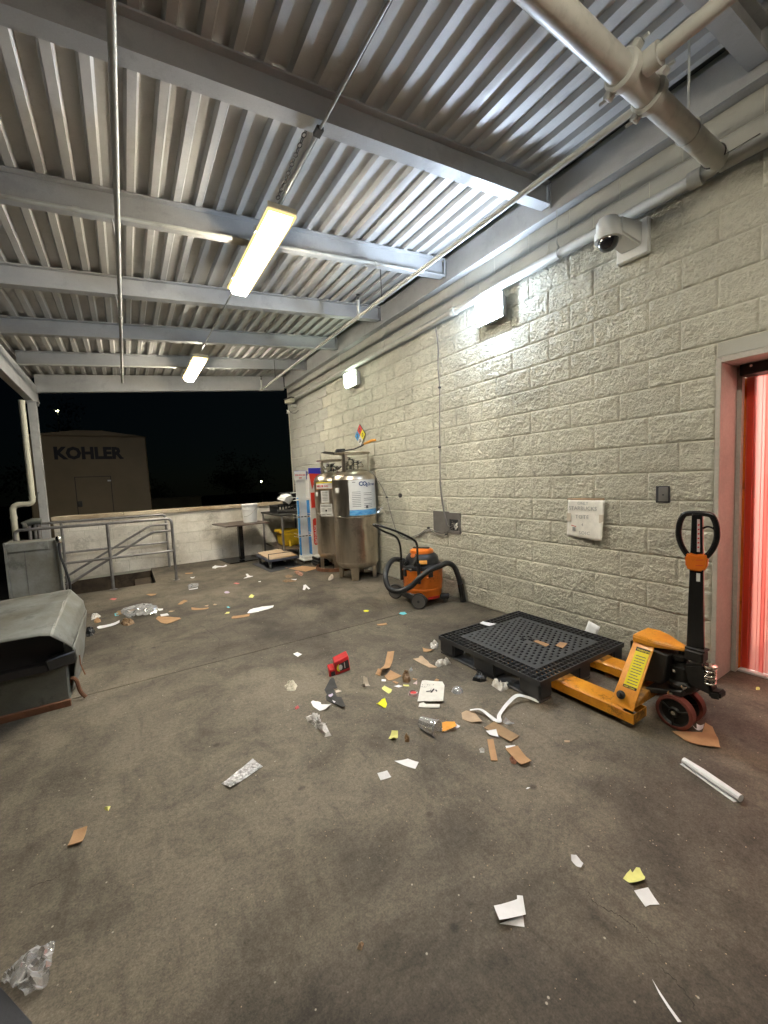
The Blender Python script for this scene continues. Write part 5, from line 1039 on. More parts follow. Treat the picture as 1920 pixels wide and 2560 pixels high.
MB().lathe([(0.0,0.388),(0.028,0.388),(0.031,0.39),(0.031,0.40),(0.02,0.405)], (-0.72,-0.242,0), n=18).build('spring_cup', 'zinc', jk)
MB().hexa([(-0.735,-0.24,0.22),(-0.655,-0.24,0.22),(-0.655,-0.292,0.23),(-0.735,-0.292,0.23),(-0.735,-0.24,0.262),(-0.655,-0.24,0.262),(-0.655,-0.292,0.272),(-0.735,-0.292,0.272)]).build('head_foot', 'black_grease', jk, bev=0.01, segs=2)
MB().obox((-0.695,-0.168,0.425), (0.075,0.088,0.06), (0,0,0)).build('handle_yoke', 'black_grease', jk, bev=0.008)
MB().obox((-0.695,-0.172,0.462), (0.066,0.094,0.012), (0,0,0)).build('yoke_flange', 'black_grease', jk, bev=0.003)
for x in (-0.765, -0.635):
    wh = MB().lathe([(0.075,-0.024),(0.080,-0.026),(0.092,-0.022),(0.092,0.022),(0.080,0.026),(0.075,0.024),(0.075,-0.024)], (x,-0.10,0.0925), 'X', n=40, caps=False).build('wheel', 'red_wheel', jk, ang=30)
    MB().lathe([(0.0,-0.012),(0.022,-0.026),(0.03,-0.012),(0.066,-0.010),(0.0745,-0.0225),(0.0745,0.0225),(0.0,0.012)], (x,-0.10,0.0925), 'X', n=32).build('rim', 'black_grease', wh, ang=30)
    MB().lathe([(0.0,-0.030),(0.011,-0.030),(0.012,-0.024)], (x,-0.10,0.0925), 'X', n=14).build('axle_nut', 'zinc', wh)
    for q in (R(35),R(155),R(275)): MB().tube([(x-0.022,-0.10+0.024*math.cos(q),0.0925+0.024*math.sin(q)),(x-0.022,-0.10+0.076*math.cos(q),0.0925+0.076*math.sin(q))], 0.004, 6).build('spoke', 'black_grease', wh)
# drawbar and loop handle: the loop faces sideways
hx, hy = -0.695, -0.165
hd = Vector((0.20,-0.98,0)).normalized()
MB().hexa([tuple(Vector((hx,hy,z))+hd*a_+Vector((0.98,0.2,0))*b_) for z, w_ in ((0.467,0.046),(1.205,0.027)) for a_, b_ in ((-w_*0.85,-0.016),(w_*0.85,-0.016),(w_*0.85,0.016),(-w_*0.85,0.016))]).build('drawbar', 'black_paint', jk, bev=0.003)
lc = Vector((hx,hy,0))
loop = [lc+hd*u+Vector((0,0,z)) for u, z in [(-0.022,0.955),(-0.048,0.985),(-0.071,1.03),(-0.083,1.085),(-0.080,1.14),(-0.068,1.18),(-0.05,1.20),(0,1.205),(0.05,1.20),(0.068,1.18),(0.080,1.14),(0.083,1.085),(0.071,1.03),(0.048,0.985),(0.022,0.955)]]
MB().tube(catmull(loop,5), 0.0145, 14).build('loop_handle', 'black_paint', jk, ang=60)
b = MB(); fr = Vector((-0.98,-0.2,0)).normalized()
oc = [(-0.030,0.895),(0.030,0.895),(0.046,0.915),(0.050,0.975),(0.034,0.993),(0.0,0.985),(-0.034,0.993),(-0.050,0.975),(-0.046,0.915)]
b.extr([tuple(lc+hd*u+Vector((0,0,z))+fr*0.028) for u, z in oc], tuple(-fr*0.056)); b.build('handle_hub', 'orange', jk, bev=0.008, segs=2)
for z in (0.925, 0.955): MB().extr([tuple(lc+hd*u+Vector((0,0,zz))+fr*0.0288) for u, zz in ((0.0,z),(0.032,z+0.004),(0.032,z+0.007),(0.0,z+0.003))], tuple(fr*0.001)).build('embossed_mark', 'nfpa_red', jk)
q = lambda u, z: tuple(lc+hd*u+Vector((0,0,z))+fr*0.0168)
MB().extr([q(0.002,1.0),q(0.015,1.0),q(0.013,1.175),q(0.001,1.175)], tuple(fr*0.0006)).build('handle_label', 'paper_pink', jk)
for i in range(6): MB().extr([tuple(Vector(q(0.004,1.02+i*0.024))+fr*0.0008),tuple(Vector(q(0.012,1.022+i*0.024))+fr*0.0008),tuple(Vector(q(0.012,1.030+i*0.024))+fr*0.0008),tuple(Vector(q(0.004,1.028+i*0.024))+fr*0.0008)], tuple(fr*0.0004)).build('print_mark', 'carton_red', jk)
MB().extr([tuple(Vector(q(0.002,0.84))+fr*0.004),tuple(Vector(q(0.018,0.84))+fr*0.004),tuple(Vector(q(0.018,0.885))+fr*0.004),tuple(Vector(q(0.002,0.885))+fr*0.004)], tuple(fr*0.0006)).build('handle_label', 'label_white', jk)
MB().tube(catmull([lc+hd*0.018+Vector((0,0,1.12)),lc+hd*0.04+Vector((0,0,1.135)),lc+hd*0.062+Vector((0,0,1.13)),lc+hd*0.075+Vector((0,0,1.118))],4), 0.005, 8).build('release_lever', 'black_paint', jk)

# ================================================================= litter on the floor
def flat_piece(it):
    name, label, cat, mat, kind, z, W, kw = it
    cxm = sum(p[0] for p in W)/len(W); cym = sum(p[1] for p in W)/len(W)
    seed = (hash_(label) % 977)*0.37
    size = max(max(p[0] for p in W)-min(p[0] for p in W), max(p[1] for p in W)-min(p[1] for p in W))
    bm = bmesh.new()
    W2 = W
    f = bm.faces.new([bm.verts.new((x-cxm, y-cym, 0)) for x, y in W2])
    if f.normal.z < 0 or f.calc_center_median() is None: pass
    bm.normal_update()
    if f.normal.z < 0: bmesh.ops.reverse_faces(bm, faces=[f])
    bmesh.ops.triangulate(bm, faces=bm.faces[:])
    cuts = 3 if size < 0.09 else 5
    if kind == 'crumplefilm': cuts = 7
    if size > 0.02: bmesh.ops.subdivide_edges(bm, edges=bm.edges[:], cuts=cuts, use_grid_fill=True)
    curl = kw.get('curl', 0.002 if size < 0.1 else 0.004); h = kw.get('h', 0.05)
    dr = Vector((math.cos(seed), math.sin(seed), 0))
    for v in bm.verts:
        p = v.co.copy(); t = (p.dot(dr))/(size*0.5+1e-6)
        if kind == 'crumplefilm':
            a = abs(noise.noise(p*22+Vector((seed,0,0)))); c = abs(noise.noise(p*45+Vector((0,seed,0))))
            fall = 1-min(1, (p.length/(size*0.62))**2); v.co.z = 0.003+h*max(0.05, fall)*(0.25+1.2*(1-2*a)*0.6+0.35*c)
            v.co.z = max(0.002, v.co.z); v.co.x += 0.006*noise.noise(p*40); v.co.y += 0.006*noise.noise(p*40+Vector((9,9,9)))
        else:
            v.co.z = max(0.0, curl*(t*t*0.9+0.5*noise.noise(p*14+Vector((seed,seed,0))))) + (0.003*abs(noise.noise(p*70)) if kw.get('crinkle') else 0)
    thick = 0.0028 if 'card' in mat or 'carton' in mat else 0.0006
    bm.normal_update()
    if kind != 'crumplefilm':
        ext = bmesh.ops.extrude_face_region(bm, geom=bm.faces[:])
        vs = [g_ for g_ in ext['geom'] if isinstance(g_, bmesh.types.BMVert)]
        for v in vs: v.co.z += thick
    bmesh.ops.recalc_face_normals(bm, faces=bm.faces)
    me = bpy.data.meshes.new(name); bm.to_mesh(me); bm.free()
    for p in me.polygons: p.use_smooth = True
    me.set_sharp_from_angle(angle=R(32 if kind != 'crumplefilm' else 25)); me.materials.append(MAT[mat])
    o = bpy.data.objects.new(name, me); COL.objects.link(o); o.location = (cxm, cym, z+0.0012)
    tag(o, label, cat); return o
def hash_(s):
    h = 7
    for c in s: h = (h*31+ord(c)) % 1000003
    return h
def lump_piece(it):
    name, label, cat, mat, kind, z, W, kw = it
    cxm = sum(p[0] for p in W)/len(W); cym = sum(p[1] for p in W)/len(W); h = kw.get('h', 0.03); seed = hash_(label) % 501
    b = MB(); na, nr = 34, 8; rj = random.Random(seed)
    def rad(a):   # outline radius along direction a
        d = Vector((math.cos(a), math.sin(a))); best = 0.004
        for i in range(len(W)):
            p = Vector(W[i])-Vector((cxm,cym)); q = Vector(W[(i+1) % len(W)])-Vector((cxm,cym)); e = q-p
            den = d.x*e.y-d.y*e.x
            if abs(den) < 1e-9: continue
            t = (p.x*e.y-p.y*e.x)/den; u = (p.x*d.y-p.y*d.x)/den
            if t > 0 and -1e-6 <= u <= 1+1e-6: best = max(best, t)
        return best
    rads = [rad(2*math.pi*i/na) for i in range(na)]
    size = max(rads)
    b.v.append((cxm, cym, z+h*0.8))
    for j in range(1, nr+1):
        f = j/nr
        for i in range(na):
            a = 2*math.pi*i/na; r_ = rads[i]*f
            x, y = cxm+r_*math.cos(a), cym+r_*math.sin(a)
            q = Vector((x*1.0,y*1.0,seed*0.1))
            n1 = abs(noise.noise(q*(1.1/size))); n2 = abs(noise.noise(q*(2.6/size)))
            zz = h*0.62*(1-f**2.2)**0.6*(0.30+1.25*(1-2.4*n1)+0.9*(0.4-n2)+rj.uniform(-0.22,0.22)) if f < 1 else 0
            b.v.append((x+0.09*size*noise.noise(q*60)+rj.uniform(-1,1)*0.035*size, y+0.09*size*noise.noise(q*60+Vector((5,5,5)))+rj.uniform(-1,1)*0.035*size, z+0.001+max(0.0, zz)))
    for i in range(na): b.f.append((0, 1+i, 1+(i+1) % na))
    for j in range(nr-1):
        for i in range(na): a_, b_ = 1+j*na+i, 1+j*na+(i+1) % na; b.f.append((a_, a_+na, b_+na, b_))
    o = b.build(name, mat, None, loc=(cxm, cym, z), ang=16); tag(o, label, cat); return o
LITTER = [
('paper_square', 'small square of white paper alone beside the floor joint, behind the red carton', 'paper', 'paper_white', 'flat', 0.0, [(-2.164, 2.222), (-2.12, 2.236), (-2.104, 2.165), (-2.154, 2.134)], {}),
('rubber_glove', 'crumpled cream rubber glove left of the black card cutout', 'glove', 'glove', 'lump', 0.0, [(-2.407, 1.723), (-2.376, 1.751), (-2.33, 1.74), (-2.332, 1.665), (-2.37, 1.612), (-2.415, 1.639)], {'h': 0.035}),
('card_cutout', 'black die cut card folded out like an arrow on the floor', 'card cutout', 'black_card', 'flat', 0.0, [(-2.081, 1.603), (-2.076, 1.591), (-2.112, 1.461), (-2.13, 1.461), (-2.138, 1.473), (-2.17, 1.347), (-2.149, 1.319), (-2.181, 1.194), (-2.203, 1.194), (-2.242, 1.358), (-2.229, 1.4), (-2.209, 1.423), (-2.199, 1.486), (-2.109, 1.591)], {'curl': 0.012}),
('sticker_scrap', 'pale lilac sticker scrap stuck on the black card cutout', 'sticker', 'paper_lilac', 'flat', 0.014, [(-2.213, 1.388), (-2.183, 1.387), (-2.187, 1.368), (-2.212, 1.353), (-2.22, 1.368)], {}),
('paper_scrap', 'tiny white paper corner lying on the lower half of the black card cutout', 'paper scrap', 'paper_white', 'flat', 0.014, [(-2.22, 1.311), (-2.21, 1.282), (-2.225, 1.271)], {}),
('napkin_piece', 'white torn napkin piece pointing at the black card cutout', 'napkin', 'paper_white', 'flat', 0.0, [(-2.344, 1.379), (-2.325, 1.391), (-2.296, 1.381), (-2.284, 1.357), (-2.292, 1.328), (-2.251, 1.26), (-2.295, 1.246), (-2.331, 1.268), (-2.346, 1.34)], {'curl': 0.015}),
('plastic_glove', 'twisted milky plastic glove below the white torn napkin', 'plastic glove', 'plastic_white', 'lump', 0.0, [(-2.435, 1.244), (-2.409, 1.256), (-2.379, 1.249), (-2.366, 1.193), (-2.374, 1.139), (-2.383, 1.13), (-2.368, 1.007), (-2.399, 0.973), (-2.41, 0.981), (-2.418, 1.095), (-2.427, 1.182)], {'h': 0.045}),
('paper_scrap', 'cream paper triangle tucked behind the black card cutout', 'paper scrap', 'paper_cream', 'flat', 0.0, [(-2.139, 1.435), (-2.116, 1.434), (-2.105, 1.402), (-2.149, 1.403)], {}),
('cardboard_strip', 'long brown cardboard strip with dark print beside the folded flap', 'cardboard strip', 'cardboard', 'flat', 0.006, [(-1.548, 1.671), (-1.508, 1.631), (-1.573, 1.563), (-1.654, 1.478), (-1.753, 1.41), (-1.775, 1.461), (-1.685, 1.517), (-1.616, 1.597)], {'curl': 0.03, 'print': 1}),
('cardboard_flap', 'small brown cardboard flap under the lower end of the printed strip', 'cardboard flap', 'cardboard', 'flat', 0.0, [(-1.794, 1.464), (-1.726, 1.536), (-1.711, 1.496), (-1.775, 1.422)], {}),
('cardboard_piece', 'square brown cardboard piece beside the printed cardboard strip', 'cardboard piece', 'cardboard', 'flat', 0.0, [(-1.671, 1.444), (-1.655, 1.317), (-1.768, 1.318), (-1.759, 1.397)], {'curl': 0.01}),
('crushed_cup', 'squashed brown paper cup between cardboard pieces and the pale notes', 'paper cup', 'brown_wax', 'lump', 0.0, [(-1.633, 1.34), (-1.602, 1.336), (-1.597, 1.299), (-1.626, 1.243), (-1.662, 1.209), (-1.691, 1.244)], {'h': 0.05}),
('paper_scrap', 'little white card bit just under the square cardboard piece', 'paper scrap', 'paper_white', 'flat', 0.0, [(-1.792, 1.377), (-1.769, 1.355), (-1.787, 1.329), (-1.809, 1.352)], {}),
('cardboard_chip', 'small cardboard chip below the square cardboard piece', 'cardboard chip', 'cardboard', 'flat', 0.0, [(-1.751, 1.295), (-1.73, 1.291), (-1.724, 1.256), (-1.745, 1.251)], {}),
('paper_cone', 'torn cream paper cone standing alone right of the black cutout', 'paper cone', 'paper_cream', 'flat', 0.0, [(-1.967, 1.357), (-1.922, 1.413), (-1.903, 1.393), (-1.909, 1.343), (-1.928, 1.363), (-1.952, 1.346)], {'curl': 0.035}),
('sticky_note', 'pale lemon sticky note above the bright yellow one', 'sticky note', 'note_pale', 'flat', 0.0, [(-1.861, 1.265), (-1.826, 1.286), (-1.82, 1.251), (-1.815, 1.201), (-1.841, 1.176), (-1.862, 1.173), (-1.868, 1.247)], {'curl': 0.012}),
('sticky_note', 'bright yellow crumpled sticky note left of the red lid', 'sticky note', 'note_bright', 'flat', 0.0, [(-2.0, 1.11), (-1.941, 1.138), (-1.922, 1.126), (-1.943, 1.068), (-1.969, 1.043), (-1.985, 1.043), (-1.988, 1.072)], {'curl': 0.02}),
('paper_scrap', 'white leaf shaped paper scrap beside the pale yellow slip', 'paper scrap', 'paper_white', 'flat', 0.0, [(-1.778, 1.237), (-1.74, 1.232), (-1.728, 1.199), (-1.761, 1.203)], {}),
('paper_slip', 'pale yellow paper slip in front of the crushed brown cup', 'paper slip', 'note_pale', 'flat', 0.0, [(-1.711, 1.216), (-1.683, 1.189), (-1.693, 1.167), (-1.723, 1.198)], {}),
('paper_scrap', 'faint pink paper triangle right of the crushed brown cup', 'paper scrap', 'paper_pink', 'flat', 0.0, [(-1.601, 1.199), (-1.633, 1.156), (-1.649, 1.187)], {}),
('cardboard_sliver', 'thin tan cardboard sliver above the faint pink triangle', 'cardboard sliver', 'cardboard', 'flat', 0.0, [(-1.605, 1.246), (-1.587, 1.22), (-1.597, 1.211), (-1.614, 1.234)], {}),
('flat_carton', 'large flattened white carton panel with rounded corners and dark marks', 'carton panel', 'carton_white', 'flat', 0.006, [(-1.585, 1.16), (-1.563, 1.156), (-1.473, 1.069), (-1.496, 1.02), (-1.644, 0.861), (-1.77, 0.97), (-1.621, 1.127)], {'curl': 0.008, 'marks': 1}),
('carton_strip', 'narrow white carton strip in front of the large carton panel', 'carton strip', 'carton_white', 'flat', 0.0, [(-1.77, 0.948), (-1.74, 0.944), (-1.74, 0.916), (-1.671, 0.864), (-1.701, 0.829), (-1.798, 0.922)], {}),
('cardboard_piece', 'rounded tan card end peeping out behind the white carton panel', 'cardboard piece', 'cardboard', 'flat', 0.0, [(-1.504, 1.125), (-1.473, 1.137), (-1.466, 1.115), (-1.481, 1.105)], {}),
('cardboard_piece', 'pale torn cardboard wedge left of the white crumpled tissue', 'cardboard piece', 'card_pale', 'flat', 0.0, [(-1.41, 1.507), (-1.363, 1.492), (-1.342, 1.51), (-1.326, 1.495), (-1.343, 1.394), (-1.347, 1.381), (-1.356, 1.365), (-1.359, 1.266), (-1.408, 1.304), (-1.416, 1.405)], {'curl': 0.01}),
('crumpled_tissue', 'crumpled white tissue near the left corner of the black pallet', 'tissue', 'tissue', 'lump', 0.0, [(-1.34, 1.309), (-1.269, 1.374), (-1.224, 1.362), (-1.209, 1.297), (-1.226, 1.25), (-1.303, 1.277), (-1.344, 1.268)], {'h': 0.05}),
('cardboard_piece', 'curved brown cardboard piece by the far left pallet corner', 'cardboard piece', 'cardboard', 'flat', 0.0, [(-1.241, 1.6), (-1.198, 1.586), (-1.167, 1.533), (-1.2, 1.507), (-1.26, 1.562)], {'curl': 0.02}),
('paper_twist', 'brown stained paper twist resting behind the curved cardboard piece', 'paper twist', 'tissue', 'lump', 0.0, [(-1.128, 1.643), (-1.068, 1.669), (-1.054, 1.621), (-1.117, 1.553), (-1.167, 1.573)], {'h': 0.04}),
('paper_ball', 'tiny white paper ball between the cardboard strip and pale wedge', 'paper ball', 'paper_white', 'lump', 0.0, [(-1.537, 1.378), (-1.518, 1.378), (-1.528, 1.354), (-1.55, 1.347)], {'h': 0.02}),
('orange_napkin', 'orange paper napkin piece touching the clear cup rim', 'paper napkin', 'paper_orange', 'flat', 0.006, [(-1.797, 0.691), (-1.765, 0.69), (-1.725, 0.661), (-1.764, 0.598), (-1.847, 0.631)], {'curl': 0.02}),
('paper_strip', 'white paper strip sticking out under the orange napkin piece', 'paper strip', 'paper_white', 'flat', 0.0, [(-1.829, 0.658), (-1.731, 0.654), (-1.725, 0.615), (-1.741, 0.611), (-1.837, 0.624)], {}),
('food_scrap', 'dark brown shrivelled lump right of the folded lemon note', 'food scrap', 'brown_wax', 'lump', 0.0, [(-2.049, 0.723), (-2.032, 0.721), (-2.029, 0.698), (-2.051, 0.673), (-2.068, 0.689)], {'h': 0.03}),
('sticky_note', 'folded lemon sticky note beside the dark brown lump', 'sticky note', 'note_pale', 'flat', 0.0, [(-2.119, 0.774), (-2.085, 0.796), (-2.054, 0.779), (-2.079, 0.744), (-2.117, 0.725), (-2.128, 0.766)], {'curl': 0.02}),
('paper_scrap', 'white pointed paper scrap above the square white sticker', 'paper scrap', 'paper_white', 'flat', 0.0, [(-2.207, 0.586), (-2.135, 0.569), (-2.107, 0.512), (-2.15, 0.484)], {'curl': 0.004}),
('square_sticker', 'square greyish white sticker below the pointed paper scrap', 'sticker', 'paper_grey', 'flat', 0.0, [(-2.322, 0.569), (-2.27, 0.559), (-2.28, 0.506), (-2.333, 0.521)], {}),
('cardboard_piece', 'tan hexagonal cardboard piece left of the curled white strap', 'cardboard piece', 'card_pale', 'flat', 0.0, [(-1.633, 0.702), (-1.593, 0.703), (-1.555, 0.669), (-1.598, 0.561), (-1.649, 0.598), (-1.654, 0.616), (-1.667, 0.658)], {'curl': 0.008}),
('clear_wrapper', 'clear square wrapper at the end of the curled white strap', 'wrapper', 'film', 'flat', 0.0, [(-1.499, 0.494), (-1.467, 0.501), (-1.449, 0.45), (-1.498, 0.437)], {'curl': 0.02}),
('cardboard_piece', 'long dull brown cardboard piece under the curled strap end', 'cardboard piece', 'card_brown', 'flat', 0.004, [(-1.632, 0.516), (-1.541, 0.522), (-1.53, 0.349), (-1.61, 0.343), (-1.618, 0.43)], {}),
('paper_scrap', 'white paper triangle lying on the dull brown cardboard', 'paper scrap', 'paper_white', 'flat', 0.01, [(-1.649, 0.485), (-1.59, 0.462), (-1.635, 0.405), (-1.658, 0.448)], {}),
('cardboard_strip', 'narrow upright brown cardboard strip left of the oblong one', 'cardboard strip', 'cardboard', 'flat', 0.0, [(-1.694, 0.432), (-1.663, 0.416), (-1.776, 0.283), (-1.801, 0.305)], {'curl': 0.006}),
('paper_wad', 'small white paper wad left of the narrow cardboard strip', 'paper wad', 'paper_white', 'lump', 0.0, [(-1.78, 0.407), (-1.759, 0.391), (-1.781, 0.37), (-1.8, 0.384)], {'h': 0.015}),
('cardboard_piece', 'oblong brown cardboard piece with a curly peel at its side', 'cardboard piece', 'cardboard', 'flat', 0.004, [(-1.682, 0.315), (-1.615, 0.289), (-1.65, 0.175), (-1.713, 0.187)], {'curl': 0.012}),
('paper_scrap', 'white paper edge showing behind the oblong cardboard piece', 'paper scrap', 'paper_white', 'flat', 0.0, [(-1.652, 0.342), (-1.604, 0.317), (-1.619, 0.295), (-1.671, 0.314)], {}),
('onion_peel', 'curly pinkish brown onion peel beside the oblong cardboard', 'peel', 'peel', 'lump', 0.0, [(-1.717, 0.258), (-1.698, 0.251), (-1.701, 0.224), (-1.723, 0.217), (-1.731, 0.234)], {'h': 0.025}),
('rubber_glove', 'crumpled black rubber glove in front of the pallet opening', 'glove', 'black_rubber', 'lump', 0.0, [(-1.284, 0.97), (-1.181, 1.026), (-1.143, 1.035), (-1.149, 0.954), (-1.215, 0.9), (-1.26, 0.91)], {'h': 0.05}),
('wadded_towel', 'wadded white towel beside the near side of the pallet', 'towel', 'tissue', 'lump', 0.0, [(-1.222, 0.838), (-1.168, 0.874), (-1.127, 0.832), (-1.132, 0.769), (-1.186, 0.731), (-1.245, 0.744)], {'h': 0.05}),
('cardboard_chip', 'tiny tan chip alone below the yellow fork heel', 'cardboard chip', 'card_pale', 'flat', 0.0, [(-1.363, 0.186), (-1.34, 0.169), (-1.353, 0.161), (-1.374, 0.178)], {}),
('foil_scrap', 'tiny pink foil scrap below the cream glove', 'foil scrap', 'paper_red', 'lump', 0.0, [(-2.453, 1.391), (-2.425, 1.413), (-2.423, 1.383), (-2.448, 1.372)], {'h': 0.012}),
('cardboard_piece', 'large curved cardboard piece in front of the jack wheels', 'cardboard piece', 'cardboard', 'flat', 0.0, [(-0.823, -0.107), (-0.709, -0.207), (-0.634, -0.194), (-0.629, -0.226), (-0.703, -0.275), (-0.788, -0.314), (-0.834, -0.275), (-0.864, -0.221), (-0.864, -0.178)], {'curl': 0.02}),
('paper_scrap', 'white torn paper flap behind the large curved cardboard', 'paper scrap', 'paper_white', 'flat', 0.0, [(-0.703, -0.155), (-0.689, -0.175), (-0.649, -0.158), (-0.654, -0.196), (-0.69, -0.205), (-0.706, -0.181)], {'curl': 0.03}),
('cream_crumb', 'small cream crumb near the doorway threshold', 'crumb', 'note_pale', 'lump', 0.0, [(0.101, -0.207), (0.107, -0.228), (0.077, -0.232), (0.061, -0.22)], {'h': 0.012}),
('white_card', 'white card lying on the far left edge of the black pallet', 'card', 'paper_white', 'flat', 0.156, [(-0.719, 1.442), (-0.667, 1.455), (-0.616, 1.337), (-0.712, 1.337)], {}),
('cardboard_strip', 'brown cardboard strip on the pallet top, left of the squarer one', 'cardboard strip', 'cardboard', 'flat', 0.156, [(-0.689, 0.904), (-0.647, 0.897), (-0.649, 0.789), (-0.702, 0.782)], {}),
('cardboard_piece', 'squarish brown cardboard bit on the pallet top near the forks', 'cardboard piece', 'cardboard', 'flat', 0.156, [(-0.635, 0.749), (-0.547, 0.769), (-0.532, 0.717), (-0.633, 0.689)], {}),
('cardboard_piece', 'tan cardboard scrap on the floor between the two yellow forks', 'cardboard piece', 'card_pale', 'flat', 0.0, [(-0.435, 0.503), (-0.396, 0.404), (-0.45, 0.383), (-0.499, 0.444)], {}),
('foil_wrapper', 'oblong crinkled silver foil wrapper alone on the open floor', 'foil wrapper', 'foil', 'flat', 0.0, [(-2.986, 0.96), (-2.81, 1.046), (-2.782, 0.96), (-2.957, 0.899)], {'curl': 0.012, 'crinkle': 1}),
('dry_leaf', 'tiny dry yellowish leaf above the lone cardboard flap', 'leaf', 'note_pale', 'lump', 0.0, [(-3.471, 1.118), (-3.461, 1.126), (-3.446, 1.117), (-3.453, 1.089), (-3.466, 1.102)], {'h': 0.01}),
('cardboard_flap', 'lone brown cardboard flap at the left of the near floor', 'cardboard flap', 'cardboard', 'flat', 0.0, [(-3.59, 0.954), (-3.576, 1.035), (-3.528, 1.028), (-3.541, 0.942)], {'curl': 0.012}),
('wood_chip', 'small tan wooden chip at the bottom centre of the floor', 'wood chip', 'card_pale', 'lump', 0.0, [(-2.773, -0.048), (-2.757, -0.037), (-2.748, -0.047), (-2.763, -0.059)], {'h': 0.012}),
('plastic_wrapper', 'clear crinkled plastic wrapper at the bottom left corner', 'wrapper', 'film', 'crumplefilm', 0.0, [(-3.704, 0.475), (-3.675, 0.523), (-3.635, 0.536), (-3.575, 0.501), (-3.576, 0.459), (-3.578, 0.403), (-3.596, 0.378), (-3.633, 0.377), (-3.666, 0.422)], {'h': 0.05}),
('receipt', 'small creased white receipt up left of the yellow ragged note', 'receipt', 'paper_grey', 'flat', 0.0, [(-1.951, -0.238), (-1.929, -0.245), (-1.934, -0.262), (-1.948, -0.286), (-1.967, -0.289), (-1.97, -0.271), (-1.967, -0.25)], {'curl': 0.012}),
('ragged_note', 'ragged yellow paper above the small white card', 'ragged note', 'note_pale', 'flat', 0.0, [(-1.879, -0.393), (-1.846, -0.39), (-1.824, -0.391), (-1.83, -0.4), (-1.804, -0.401), (-1.795, -0.409), (-1.816, -0.437), (-1.837, -0.445), (-1.871, -0.434), (-1.878, -0.414)], {'curl': 0.03}),
('white_card', 'white card just below the ragged yellow paper', 'card', 'paper_white', 'flat', 0.0, [(-1.894, -0.438), (-1.845, -0.46), (-1.871, -0.508), (-1.898, -0.491), (-1.918, -0.486)], {'curl': 0.004}),
('folded_paper', 'large folded white paper with a raised corner in the foreground', 'folded paper', 'paper_white', 'flat', 0.01, [(-2.334, -0.206), (-2.252, -0.235), (-2.243, -0.227), (-2.23, -0.241), (-2.268, -0.284), (-2.359, -0.254)], {'curl': 0.01}),
('paper_sheet', 'lower triangular sheet poking out beneath the large folded paper', 'paper sheet', 'paper_white', 'flat', 0.0, [(-2.353, -0.248), (-2.269, -0.273), (-2.295, -0.3)], {}),
('paper_sliver', 'long white paper sliver cut by the bottom edge of the view', 'paper sliver', 'paper_white', 'flat', 0.0, [(-2.112, -0.595), (-2.123, -0.622), (-2.148, -0.682), (-2.156, -0.677), (-2.129, -0.621)], {'curl': 0.004}),
('paper_thread', 'tiny white curled thread above the receipt', 'thread', 'paper_white', 'flat', 0.0, [(-1.813, 0.08), (-1.798, 0.082), (-1.788, 0.075), (-1.801, 0.075)], {'curl': 0.006}),
('paper_ribbon', 'white paper ribbon lying in front of the pedestal table', 'paper ribbon', 'paper_white', 'flat', 0.0, [(-2.034, 6.873), (-1.971, 6.949), (-1.858, 6.805), (-1.78, 6.94), (-1.792, 6.775), (-1.874, 6.651), (-1.938, 6.78), (-2.016, 6.689), (-2.053, 6.758)], {'curl': 0.015}),
('cardboard_slip', 'thin tan cardboard slip near the right handrail post', 'cardboard slip', 'cardboard', 'flat', 0.0, [(-2.511, 6.663), (-2.394, 6.627), (-2.413, 6.512), (-2.514, 6.577)], {}),
('paper_scrap', 'small white forked scrap near the right handrail post', 'paper scrap', 'paper_white', 'flat', 0.0, [(-2.486, 6.216), (-2.447, 6.208), (-2.408, 6.225), (-2.444, 6.151), (-2.431, 6.086), (-2.472, 6.099)], {'curl': 0.01}),
('paper_scrap', 'white bird shaped paper scrap in front of the dolly', 'paper scrap', 'paper_white', 'flat', 0.0, [(-1.801, 5.505), (-1.722, 5.6), (-1.7, 5.784), (-1.666, 5.78), (-1.671, 5.62), (-1.634, 5.558), (-1.709, 5.47)], {'curl': 0.015}),
('label_scrap', 'flat salmon red label scrap below the bird shaped paper', 'label scrap', 'paper_red', 'flat', 0.0, [(-2.004, 5.279), (-1.959, 5.295), (-1.927, 5.197), (-1.973, 5.182)], {}),
('plastic_pouch', 'clear plastic pouch with white flap before the stair railing', 'plastic pouch', 'film', 'crumplefilm', 0.0, [(-2.605, 5.508), (-2.493, 5.688), (-2.453, 5.537), (-2.483, 5.346), (-2.616, 5.338)], {'h': 0.04}),
('paper_flap', 'white paper flap under the clear plastic pouch', 'paper flap', 'paper_white', 'flat', 0.0, [(-2.611, 5.376), (-2.485, 5.379), (-2.492, 5.322), (-2.608, 5.321)], {}),
('cardboard_sliver', 'tan cardboard sliver between railing and dented grey hopper', 'cardboard sliver', 'cardboard', 'flat', 0.0, [(-3.141, 5.476), (-3.101, 5.489), (-3.015, 5.414), (-3.036, 5.356), (-3.09, 5.338)], {}),
('paper_scrap', 'salmon pink paper nearest the dented grey hopper', 'paper scrap', 'paper_red', 'flat', 0.0, [(-3.575, 5.561), (-3.539, 5.583), (-3.488, 5.53), (-3.512, 5.435)], {}),
('oval_lid', 'pale lilac oval lid insert on the floor middle distance', 'lid insert', 'paper_lilac', 'flat', 0.0, [(-2.227, 4.825), (-2.195, 4.864), (-2.167, 4.839), (-2.162, 4.758), (-2.192, 4.717), (-2.224, 4.745)], {}),
('wrapper_scrap', 'cream and yellow wrapper scrap right of the lilac oval', 'wrapper scrap', 'note_pale', 'flat', 0.0, [(-2.023, 4.299), (-1.987, 4.391), (-1.948, 4.447), (-1.931, 4.351), (-1.977, 4.26)], {'curl': 0.02}),
